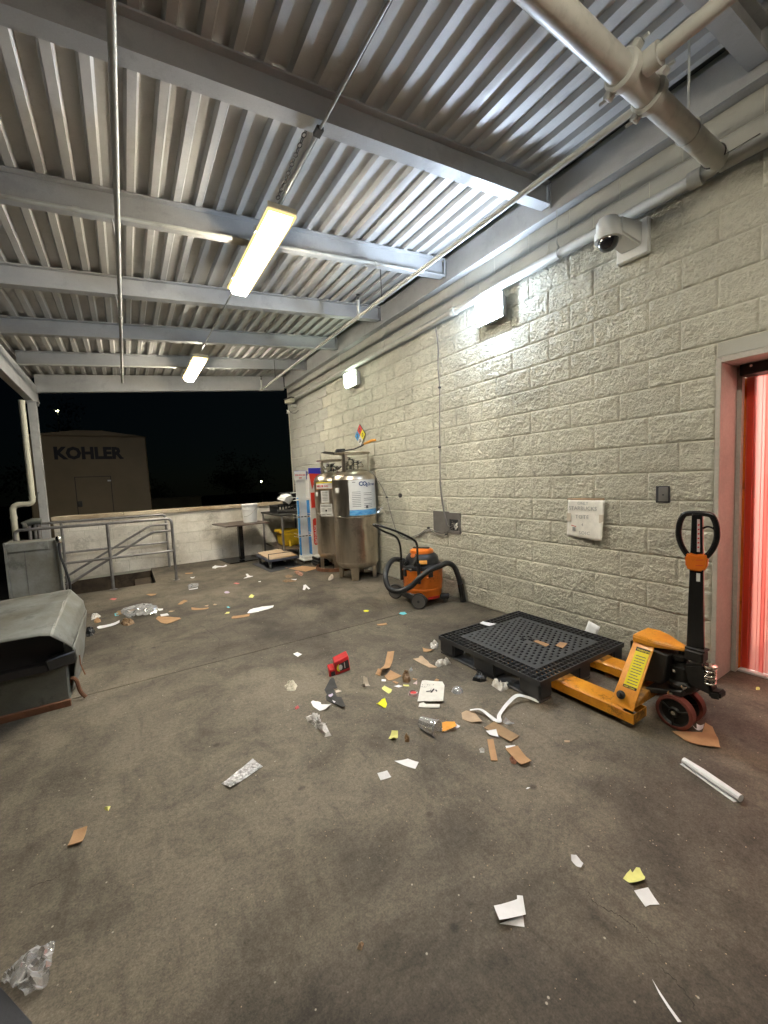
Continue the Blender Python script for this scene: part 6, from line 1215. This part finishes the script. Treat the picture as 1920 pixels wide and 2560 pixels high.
('cardboard_piece', 'bent tan cardboard finger right of the clear plastic bag', 'cardboard piece', 'cardboard', 'flat', 0.0, [(-2.827, 4.615), (-2.773, 4.73), (-2.735, 4.764), (-2.699, 4.707), (-2.76, 4.621), (-2.792, 4.554)], {'curl': 0.01}),
('cardboard_strip', 'long thin cardboard strip in the middle distance', 'cardboard strip', 'cardboard', 'flat', 0.0, [(-2.707, 4.294), (-2.529, 4.172), (-2.547, 4.115), (-2.713, 4.22)], {'curl': 0.008}),
('cardboard_chip', 'tiny tan chip just behind the long thin cardboard strip', 'cardboard chip', 'card_pale', 'flat', 0.0, [(-2.56, 4.294), (-2.54, 4.315), (-2.508, 4.304), (-2.532, 4.256)], {}),
('cardboard_chip', 'tiny tan chip right of the strip, nearer the cyan one', 'cardboard chip', 'card_pale', 'flat', 0.0, [(-2.463, 4.272), (-2.44, 4.307), (-2.417, 4.264), (-2.437, 4.243)], {}),
('paper_chip', 'tiny cyan paper chip left of the long white blade', 'paper chip', 'paper_cyan', 'flat', 0.0, [(-2.345, 4.067), (-2.322, 4.076), (-2.308, 4.02), (-2.331, 4.004)], {}),
('torn_paper', 'long white blade of torn paper in the middle distance', 'paper blade', 'paper_white', 'flat', 0.0, [(-2.203, 3.64), (-2.141, 3.757), (-2.092, 3.786), (-1.988, 3.785), (-1.867, 3.719), (-1.901, 3.639), (-1.983, 3.624), (-2.067, 3.626), (-2.081, 3.604), (-2.136, 3.617), (-2.194, 3.613)], {'curl': 0.01}),
('cardboard_bar', 'flat cardboard bar below the long white paper blade', 'cardboard bar', 'cardboard', 'flat', 0.0, [(-2.383, 3.599), (-2.356, 3.639), (-2.186, 3.58), (-2.212, 3.507), (-2.389, 3.555)], {'curl': 0.006}),
('wrapper_corner', 'small yellow wrapper corner left of the cardboard bar', 'wrapper corner', 'note_pale', 'flat', 0.0, [(-2.425, 3.78), (-2.391, 3.838), (-2.357, 3.823), (-2.378, 3.76)], {'curl': 0.01}),
('cardboard_piece', 'broad leaf shaped cardboard piece in front of the clear bag', 'cardboard piece', 'cardboard', 'flat', 0.0, [(-3.095, 4.129), (-3.07, 4.19), (-2.959, 4.097), (-2.864, 3.999), (-2.859, 3.933), (-2.934, 3.874), (-3.009, 3.82), (-3.056, 3.946)], {'curl': 0.012}),
('paper_scrap', 'white paper rectangle between clear bag and leaf shaped cardboard', 'paper scrap', 'paper_white', 'flat', 0.0, [(-3.042, 4.29), (-2.967, 4.281), (-2.957, 4.173), (-3.04, 4.197)], {}),
('paper_tab', 'white paper tab at the right end of the clear bag', 'paper tab', 'paper_white', 'flat', 0.0, [(-3.055, 4.581), (-2.994, 4.544), (-3.003, 4.465), (-3.045, 4.472)], {}),
('cardboard_piece', 'mustard brown cardboard edge under the clear plastic bag', 'cardboard piece', 'card_brown', 'flat', 0.0, [(-3.491, 4.721), (-3.47, 4.809), (-3.193, 4.849), (-3.179, 4.784), (-3.409, 4.639), (-3.474, 4.605)], {}),
('plastic_bag', 'big clear crumpled plastic bag on the floor at left', 'plastic bag', 'film', 'crumplefilm', 0.0, [(-3.431, 4.536), (-3.41, 4.758), (-3.287, 4.838), (-3.131, 4.782), (-3.052, 4.492), (-3.073, 4.27), (-3.197, 4.276), (-3.38, 4.334)], {'h': 0.09}),
('paper_tip', 'pale blue paper tip at the left end of the clear bag', 'paper tip', 'paper_cyan', 'flat', 0.0, [(-3.501, 4.716), (-3.466, 4.714), (-3.453, 4.587), (-3.493, 4.587)], {}),
('cardboard_chip', 'orange tan chip above the white paper rectangle', 'cardboard chip', 'card_pale', 'flat', 0.0, [(-2.952, 4.337), (-2.929, 4.374), (-2.886, 4.33), (-2.926, 4.309)], {}),
('paper_strip', 'long white paper strip beside the brown paper sack end', 'paper strip', 'paper_white', 'flat', 0.0, [(-3.648, 4.204), (-3.63, 4.284), (-3.442, 4.282), (-3.442, 4.204), (-3.541, 4.188), (-3.63, 4.145)], {'curl': 0.02}),
('paper_sack', 'crumpled dark and mustard paper sack end at the white strip', 'paper sack', 'brown_wax', 'lump', 0.0, [(-3.442, 4.252), (-3.408, 4.296), (-3.318, 4.252), (-3.302, 4.119), (-3.361, 4.069), (-3.421, 4.158)], {'h': 0.05}),
('crumpled_napkin', 'crumpled white napkin near the dented grey hopper', 'napkin', 'tissue', 'lump', 0.0, [(-3.733, 4.722), (-3.724, 4.814), (-3.66, 4.808), (-3.634, 4.692), (-3.68, 4.646), (-3.72, 4.615)], {'h': 0.04}),
('crumpled_paper', 'crumpled tan paper against the white crumpled napkin', 'crumpled paper', 'cardboard', 'lump', 0.0, [(-3.695, 4.533), (-3.674, 4.66), (-3.636, 4.577), (-3.624, 4.455), (-3.663, 4.427)], {'h': 0.03}),
('rubber_glove', 'black crumpled plastic glove beside the dented grey hopper', 'glove', 'black_rubber', 'lump', 0.0, [(-3.745, 4.149), (-3.72, 4.181), (-3.677, 4.2), (-3.658, 4.078), (-3.67, 3.96), (-3.725, 3.965)], {'h': 0.06}),
('paper_scrap', 'white paper scrap torn into a letter A outline', 'paper scrap', 'paper_white', 'flat', 0.0, [(-1.319, 4.185), (-1.217, 4.421), (-1.177, 4.439), (-1.218, 4.163), (-1.251, 4.144), (-1.231, 4.276), (-1.299, 4.157)], {'curl': 0.01}),
('cardboard_flake', 'dark grey cardboard flake in front of the flat floor cardboard', 'cardboard flake', 'brown_wax', 'flat', 0.0, [(-1.236, 5.187), (-1.163, 5.226), (-1.123, 5.135), (-1.191, 4.978), (-1.263, 5.007)], {'curl': 0.012}),
('flat_debris', 'flattened dark debris with pale edge below the dark flake', 'debris', 'brown_wax', 'lump', 0.0, [(-1.377, 4.905), (-1.278, 4.897), (-1.164, 4.829), (-1.215, 4.721), (-1.364, 4.776)], {'h': 0.02}),
('paper_strip', 'pale strip lying on the flattened dark debris', 'paper strip', 'paper_white', 'flat', 0.018, [(-1.264, 4.836), (-1.18, 4.783), (-1.223, 4.727)], {}),
('paper_fleck', 'tiny white fleck right of the red label scrap', 'paper fleck', 'paper_white', 'flat', 0.0, [(-1.669, 5.137), (-1.632, 5.127), (-1.645, 5.067), (-1.675, 5.083)], {}),
('paper_dot', 'round yellow paper dot left of the cyan scrap', 'paper dot', 'note_bright', 'flat', 0.0, [(-1.119, 2.846), (-1.093, 2.858), (-1.065, 2.834), (-1.069, 2.798), (-1.099, 2.783), (-1.124, 2.805)], {}),
('paper_scrap', 'cyan paper scrap in front of the orange vacuum', 'paper scrap', 'paper_cyan', 'flat', 0.0, [(-0.866, 2.505), (-0.828, 2.53), (-0.786, 2.507), (-0.798, 2.448), (-0.853, 2.439)], {}),
('cardboard_sheet', 'flat cardboard sheet on the floor before the display stands', 'cardboard sheet', 'cardboard', 'flat', 0.0, [(-1.029, 5.805), (-0.793, 5.843), (-0.668, 5.621), (-0.572, 5.365), (-0.861, 5.253)], {'curl': 0.008}),
('crumpled_paper', 'orange brown crumpled paper below the flat cardboard sheet', 'crumpled paper', 'peel', 'lump', 0.0, [(-1.017, 5.401), (-0.949, 5.38), (-0.948, 5.124), (-1.016, 4.987), (-1.041, 5.13)], {'h': 0.03}),
('paper_curl', 'curled cream paper cup side in front of the rear tank', 'paper curl', 'paper_cream', 'lump', 0.0, [(-0.825, 4.453), (-0.722, 4.599), (-0.634, 4.709), (-0.626, 4.662), (-0.735, 4.463), (-0.812, 4.405)], {'h': 0.05}),
('cardboard_piece', 'small cardboard rectangle between tanks and the red carton', 'cardboard piece', 'cardboard', 'flat', 0.0, [(-1.226, 2.376), (-1.134, 2.342), (-1.15, 2.3), (-1.238, 2.338)], {'curl': 0.004}),
('paper_chip', 'white crumb chip right of the brown cardboard strip', 'paper chip', 'paper_white', 'flat', 0.0, [(-1.524, 1.383), (-1.522, 1.362), (-1.546, 1.345), (-1.548, 1.362)], {}),
]

for it in LITTER:
    o = lump_piece(it) if it[4] == 'lump' else flat_piece(it)
    kw = it[7]
    if kw.get('print'):
        for k, (x, y) in enumerate([(0.0,0.0)]):
            pass
    if kw.get('marks'):
        rr_ = random.Random(3)
        zz = 0.008
        for (dx, dy, l, wd, rz) in [(-0.02,-0.045,0.05,0.010,0.5),(-0.045,-0.035,0.035,0.007,-0.4),(0.0,-0.06,0.02,0.008,1.2)]:
            MB().obox((o.location.x+dx, o.location.y+dy, o.location.z+zz), (l,wd,0.002), (0,0,rz)).build('dark_smear', 'ink', o)
        for i in range(9): MB().obox((o.location.x+rr_.uniform(-0.05,0.05), o.location.y+rr_.uniform(-0.03,0.06), o.location.z+zz), (rr_.uniform(.006,.02),0.0025,0.001), (0,0,0.6)).build('faint_print', 'ink_grey', o)

# red carton lying on its side
rc = thing('red_carton', 'crushed red and black drink carton in the middle of the floor', 'carton', (-2.0, 1.68, 0))
ca = Vector((-2.035,1.640,0)); dx_ = Vector((0.128,0.01,0)); dy_ = Vector((0.03,0.10,0)); up_ = Vector((-0.006,0.01,0.105))
box8 = [ca, ca+dx_, ca+dx_+dy_, ca+dy_]; b = MB(); b.hexa([tuple(p) for p in box8]+[tuple(p+up_*(0.92 if i in (0,3) else 1.08)) for i, p in enumerate(box8)]); b.build('carton_body', 'carton_red', rc, bev=0.005)
fn = dx_.cross(up_).normalized()
if fn.dot(CAM-ca) < 0: fn = -fn
P_ = lambda a, c2, o_=0.0015: tuple(ca+dx_*a+up_*(c2)*(0.93+0.12*a)+fn*o_)
MB().extr([P_(0.12,0.2),P_(0.95,0.22),P_(0.93,0.80),P_(0.15,0.72)], tuple(fn*0.0006)).build('black_panel', 'ink', rc, smooth=False)
MB().extr([P_(0.10+0.18*(1-math.cos(a)),0.47+0.27*math.sin(a),0.003) for a in [R(-90)+R(20)*i for i in range(10)]], tuple(fn*0.0006)).build('gold_arc', 'nfpa_yellow', rc, smooth=False)
MB().extr([P_(0.35+0.13*math.cos(a),0.48+0.2*math.sin(a),0.0045) for a in [R(36)*i for i in range(10)]], tuple(fn*0.0006)).build('pale_spot', 'paper_grey', rc, smooth=False)
MB().extr([P_(0.62,0.3,0.003),P_(0.67,0.3,0.003),P_(0.67,0.72,0.003),P_(0.62,0.70,0.003)], tuple(fn*0.0006)).build('white_bar', 'paper_grey', rc, smooth=False)
b = MB(); q0 = ca-dx_*0.42; b.hexa([tuple(p) for p in [q0+Vector((0,0.01,0)), ca-dx_*0.02, ca-dx_*0.02+dy_, q0+dy_*0.8]]+[tuple(p) for p in [q0+up_*0.45+Vector((0.01,0.01,0)), ca+up_*0.45-dx_*0.02, ca+up_*0.5+dy_-dx_*0.02, q0+up_*0.62+dy_*0.8]]); b.build('crushed_flap', 'carton_red', rc, bev=0.004)
MB().extr([tuple(q0+Vector((0.012,-0.002,0.008))),tuple(ca-dx_*0.06+Vector((0,-0.004,0.006))),tuple(ca-dx_*0.06+up_*0.38+Vector((0,-0.004,0))),tuple(q0+up_*0.34+Vector((0.014,0,0)))], (0,-0.001,0)).build('flap_dark_panel', 'ink', rc)  # thin black panel over the front of the crushed flap
# clear cup lying down
cp = thing('plastic_cup', 'clear plastic cup lying on its side by the orange napkin', 'cup', (-1.9, 0.68, 0))
axis = (Vector((-1.878,0.632,0.0))-Vector((-1.915,0.745,0.0))).normalized(); bs = Vector((-1.915,0.745,0.034))
zz_ = Vector((0,0,1)); rotm = Matrix((axis.cross(zz_), zz_.cross(axis).cross(axis), axis)).transposed()
rotm = Matrix((Vector((axis.y,-axis.x,0)), Vector((0,0,1)), axis)).transposed()
MB().lathe([(0.0,0.002),(0.028,0.002),(0.031,0.0),(0.033,0.02),(0.036,0.04),(0.037,0.05),(0.044,0.108),(0.047,0.112),(0.047,0.116),(0.044,0.115),(0.0345,0.05),(0.030,0.006)], tuple(bs), rot=rotm, n=36).build('cup_wall', 'cup', cp, ang=40)
MB().lathe([(0.0445,0.108),(0.0485,0.110),(0.0485,0.1165),(0.0445,0.1165),(0.0445,0.108)], tuple(bs), rot=rotm, n=36, caps=False).build('cup_rim', 'film', cp)
pd = thing('cup_lid', 'small pink lid with a red centre beside the white carton panel', 'lid', (-1.732, 1.066, 0))
MB().lathe([(0.034,0.0),(0.030,0.006),(0.029,0.016),(0.026,0.018),(0.025,0.010),(0.0,0.010)], (-1.732,1.066,0.001), n=32).build('lid', 'paper_pink', pd)
MB().lathe([(0.0205,0.0112),(0.0,0.0114)], (-1.732,1.066,0.0015), n=28).build('red_disc', 'carton_red', pd)
dm = thing('plastic_dome', 'small clear plastic dome lid right of the white carton panel', 'dome lid', (-1.47, 0.92, 0))
MB().lathe([(0.04,0.0),(0.037,0.004),(0.033,0.016),(0.022,0.027),(0.008,0.032),(0.0,0.033)], (-1.470,0.918,0.001), n=24).build('dome', 'film', dm, ang=60)
stp = thing('white_strap', 'long white ribbon of paper strap curling across the floor near the pallet', 'strap', (-1.3, 0.55, 0))
path = catmull([(-1.159,0.503,0.004),(-1.192,0.560,0.020),(-1.249,0.597,0.034),(-1.338,0.591,0.020),(-1.42,0.570,0.008),(-1.475,0.545,0.004),(-1.512,0.506,0.006),(-1.522,0.502,0.010),(-1.532,0.529,0.008),(-1.530,0.568,0.012),(-1.536,0.639,0.022),(-1.575,0.689,0.008)],6)
b = MB(); nP = len(path)
for i, p in enumerate(path):
    t_ = (path[min(i+1,nP-1)]-path[max(i-1,0)]).normalized(); s_ = t_.cross(Vector((0,0,1))).normalized(); wd = 0.012
    tilt = 0.5*math.sin(i*0.17)
    b.v += [tuple(p+s_*wd+Vector((0,0,0.006+0.006*tilt))), tuple(p-s_*wd+Vector((0,0,0.006-0.006*tilt)))]
b.f = [(2*i,2*i+1,2*i+3,2*i+2) for i in range(nP-1)]
so = b.build('strap', 'paper_white', stp, smooth=False); sm = so.modifiers.new('thick','SOLIDIFY'); sm.thickness = 0.0015
ro = thing('paper_roll', 'long rolled white paper bundle lying near the doorway', 'paper roll', (-1.09, -0.38, 0))
pa, pb = Vector((-1.060,-0.258,0.019)), Vector((-1.132,-0.500,0.019))
MB().tube([pa, pa.lerp(pb,0.35)+Vector((0.001,0,0.001)), pa.lerp(pb,0.7), pb], [0.016,0.0185,0.018,0.0165], 18).build('roll', 'paper_white', ro, ang=60)
sheet('loose_edge', [[(-1.076,-0.247,0.0025),(-1.045,-0.262,0.004)],[(-1.115,-0.365,0.0025),(-1.085,-0.38,0.005)],[(-1.154,-0.483,0.0025),(-1.120,-0.500,0.004)]], 16, 4, 0.0008, 'paper_white', ro, 0.002, 4)
for k in range(2): MB().tube([pa.lerp(pb,0.05)+Vector((-0.012-0.003*k,0,0.010-0.008*k)), pa.lerp(pb,0.5)+Vector((-0.015-0.003*k,0,0.008-0.007*k)), pa.lerp(pb,0.97)+Vector((-0.013-0.003*k,0,0.008-0.007*k))], 0.0022, 6).build('paper_ply', 'paper_grey', ro)
mt_ = MB().extr([(-3.705,0.469,0.001),(-3.606,0.303,0.001),(-3.66,0.20,0.001),(-3.95,0.18,0.001),(-3.98,0.40,0.001)], (0,0,0.006)).build('dark_sheet', 'mat', None, bev=0.002); tag(mt_, 'thin dark sheet at the bottom left corner of the view', 'mat')  # thin dark sheet added to fill the bottom left corner
CRACKS = [[(-2.045, -0.319), (-2.026, -0.342), (-2.036, -0.373), (-2.034, -0.411), (-2.017, -0.44), (-2.01, -0.467), (-2.007, -0.49), (-2.013, -0.51), (-2.01, -0.536), (-2.01, -0.563)], [(-2.059, -0.59), (-2.058, -0.632), (-2.067, -0.664), (-2.086, -0.693)], [(-2.815, 3.776), (-2.75, 3.608), (-2.695, 3.496), (-2.679, 3.413), (-2.665, 3.283), (-2.631, 3.122), (-2.62, 2.997), (-2.645, 2.884), (-2.691, 2.677), (-2.715, 2.511)], [(-0.619, 3.202), (-0.709, 3.035), (-0.755, 2.922), (-0.846, 2.75), (-0.885, 2.616), (-0.921, 2.49)], [(-1.18, 2.499), (-1.091, 2.498), (-0.983, 2.496), (-0.866, 2.474), (-0.681, 2.542)], [(-1.247, 4.727), (-1.363, 4.293), (-1.478, 3.928), (-1.614, 3.638), (-1.728, 3.307), (-1.8, 2.938)], [(-3.264, 3.863), (-3.121, 3.774), (-2.988, 3.736), (-2.853, 3.692)], [(-3.69, 0.821), (-3.642, 0.82), (-3.6, 0.813)], [(-2.588, 2.926), (-2.529, 2.708), (-2.374, 2.755), (-2.27, 2.785)]]
rk = random.Random(21)
for line in CRACKS:
    P2 = catmull([(x, y, 0) for x, y in line], 7); b = MB()
    L_ = []; n_ = len(P2)
    for i, p in enumerate(P2):
        t_ = (P2[min(i+1,n_-1)]-P2[max(i-1,0)]).normalized(); s_ = Vector((-t_.y, t_.x, 0))
        j_ = s_*(rk.uniform(-1,1)*0.005); wd = 0.0015*(0.45+rk.random())*math.sin(math.pi*(i+0.5)/n_)**0.4
        L_ += [tuple(p+j_+s_*wd+Vector((0,0,0.0006))), tuple(p+j_-s_*wd+Vector((0,0,0.0006)))]
    b.add(L_, [(2*i,2*i+1,2*i+3,2*i+2) for i in range(n_-1)]); b.build('crack', 'crack', fl, smooth=False)

# scattered grit and crumbs nobody could count
rg = random.Random(11); b = MB()
for i in range(1500):
    if i < 900: x = rg.gauss(-1.65, 0.75); y = rg.gauss(0.55, 0.8)
    else: x = rg.uniform(-4.0, -0.1); y = rg.uniform(-1.0, 6.0)
    if not (-4.4 < x < -0.03 and -1.05 < y < 6.1): continue
    s_ = rg.uniform(0.0010, 0.0028)*(1.3 if rg.random() < 0.05 else 1)
    a = rg.uniform(0, 6.28); c_, d_ = math.cos(a)*s_, math.sin(a)*s_
    b.add([(x+c_,y+d_,0.0005),(x-d_,y+c_*0.7,0.0005),(x-c_,y-d_,0.0005),(x+d_*0.6,y-c_,0.0005),(x,y,s_*1.1)], [(0,1,4),(1,2,4),(2,3,4),(3,0,4)])
gr = b.build('floor_grit', 'card_pale', None, loc=(-1.6,0.6,0), smooth=False); tag(gr, 'pale grit and crumbs scattered over the dock floor', 'grit', kind='stuff')

# ================================================================= beyond the parapet: dark yard
en = thing('equipment_enclosure', 'large beige generator enclosure with dark letters beyond the parapet', 'enclosure', (-4.0, 13.6, -1.2))
MB().hexa([(-5.43,13.0,-1.2),(-2.62,13.0,-1.2),(-2.62,15.6,-1.2),(-5.43,15.6,-1.2),(-5.40,13.0,3.05),(-2.65,13.0,3.05),(-2.65,15.6,3.05),(-5.40,15.6,3.05)]).build('housing', 'enclosure', en, bev=0.03)
MB().hexa([(-5.44,12.97,3.051),(-2.61,12.97,3.051),(-2.61,15.63,3.051),(-5.44,15.63,3.051),(-4.3,12.97,3.20),(-3.7,12.97,3.20),(-3.7,15.63,3.20),(-4.3,15.63,3.20)]).build('roof', 'enclosure', en, bev=0.01)
for a_ in (-4.425, -3.60): MB().box(a_-0.008, a_+0.008, 12.985, 12.999, -1.1, 1.92).build('door_seam', 'ink', en)
MB().box(-4.417, -3.608, 12.985, 12.999, 1.905, 1.92).build('door_seam', 'ink', en)
MB().obox((-4.36,12.95,1.17), (0.10,0.06,0.16), (0,0,0)).build('latch', 'dark_steel', en, bev=0.01)
MB().box(-3.68, -3.60, 12.975, 12.984, 1.77, 1.81).build('placard', 'label_white', en)
text('lettering', 'KOHLER', 0.44, (-4.83,12.992,2.425), (1,0,0), ZU, 'navy_letter', en, depth=0.005, bold=0.022, kern=1.0, sx=0.93)
MB().box(-3.27, -3.24, 12.985, 12.998, 2.425, 2.445).build('full_stop', 'navy_letter', en)
lw = thing('low_block_shed', 'low dull beige block shed beyond the parapet', 'shed', (-1.3, 20, -1.2))
MB().box(-2.35, -0.25, 20.0, 21.5, -1.2, 1.05).build('walls', 'bush_wall', lw)
MB().box(-2.40, -0.20, 19.95, 21.55, 1.051, 1.09).build('flat_roof', 'bush_wall', lw, bev=0.01)
def street_lamp(x, y, ztop, label, mat='street', r=0.06):
    t = thing('street_lamp', label, 'street lamp', (x, y, -1.2), 'distant street lamps')
    MB().tube([(x,y,-1.2),(x,y,ztop)], [0.07,0.05], 8).build('pole', 'pole_white', t)
    MB().box(x-0.18, x+0.18, y-0.12, y+0.12, ztop, ztop+0.06).build('lamp_head', 'dark_steel', t)
    MB().box(x-r, x+r, y-r, y+r, ztop-0.07, ztop-0.002).build('lens', mat, t)
    return t
street_lamp(-6.9, 36, 7.4, 'distant street lamp glinting through the tree behind the enclosure')
street_lamp(8.8, 42, 1.9, 'distant green white lamp low over the parapet')
street_lamp(-10.3, 30, 2.2, 'distant pale lamp post left of the cream downspout')
def tree(x, y, z0_, h, rad_, n, seed, label):
    t = thing('dark_tree', label, 'tree', (x, y, -1.2), 'trees in the dark yard')
    rt = random.Random(seed)
    MB().tube([(x,y,-1.2),(x+0.1,y,z0_),(x-0.1,y,z0_+h*0.6)], [0.2,0.14,0.05], 10).build('trunk', 'bark', t)
    b = MB(); cl = [(x+rt.gauss(0,rad_*0.45), y+rt.gauss(0,rad_*0.45), z0_+h*0.5+rt.gauss(0,h*0.26)) for _ in range(16)]
    for c_ in cl[:9]: b.tube([(x,y,z0_+0.2), c_], [0.06,0.015], 5)
    b.build('limbs', 'bark', t)
    b = MB()
    for i in range(n):
        c_ = cl[rt.randrange(len(cl))]; p = Vector(c_)+Vector((rt.gauss(0,0.45),rt.gauss(0,0.45),rt.gauss(0,0.35)))
        u = Vector((rt.uniform(-1,1),rt.uniform(-1,1),rt.uniform(-1,1))).normalized()*0.09; w_ = u.cross(Vector((rt.uniform(-1,1),rt.uniform(-1,1),rt.uniform(-1,1)))).normalized()*0.05
        b.add([p-u, p+w_, p+u, p-w_], [(0,1,2,3)])
    cr_ = b.build('crown', 'leaf', t, smooth=False)
tree(-6.3, 31, 2.0, 4.2, 1.7, 2600, 1, 'dark tree behind the beige enclosure with lamp light in it')
tree(-9.2, 24, 0.2, 3.6, 1.7, 2600, 2, 'dark tree at the far left beside the downspout')
tree(-2.6, 27, 0.0, 1.9, 1.5, 2200, 3, 'low dark tree just right of the beige enclosure')
tree(4.5, 34, 0.2, 3.6, 2.6, 3000, 4, 'dark tree farther right over the parapet')
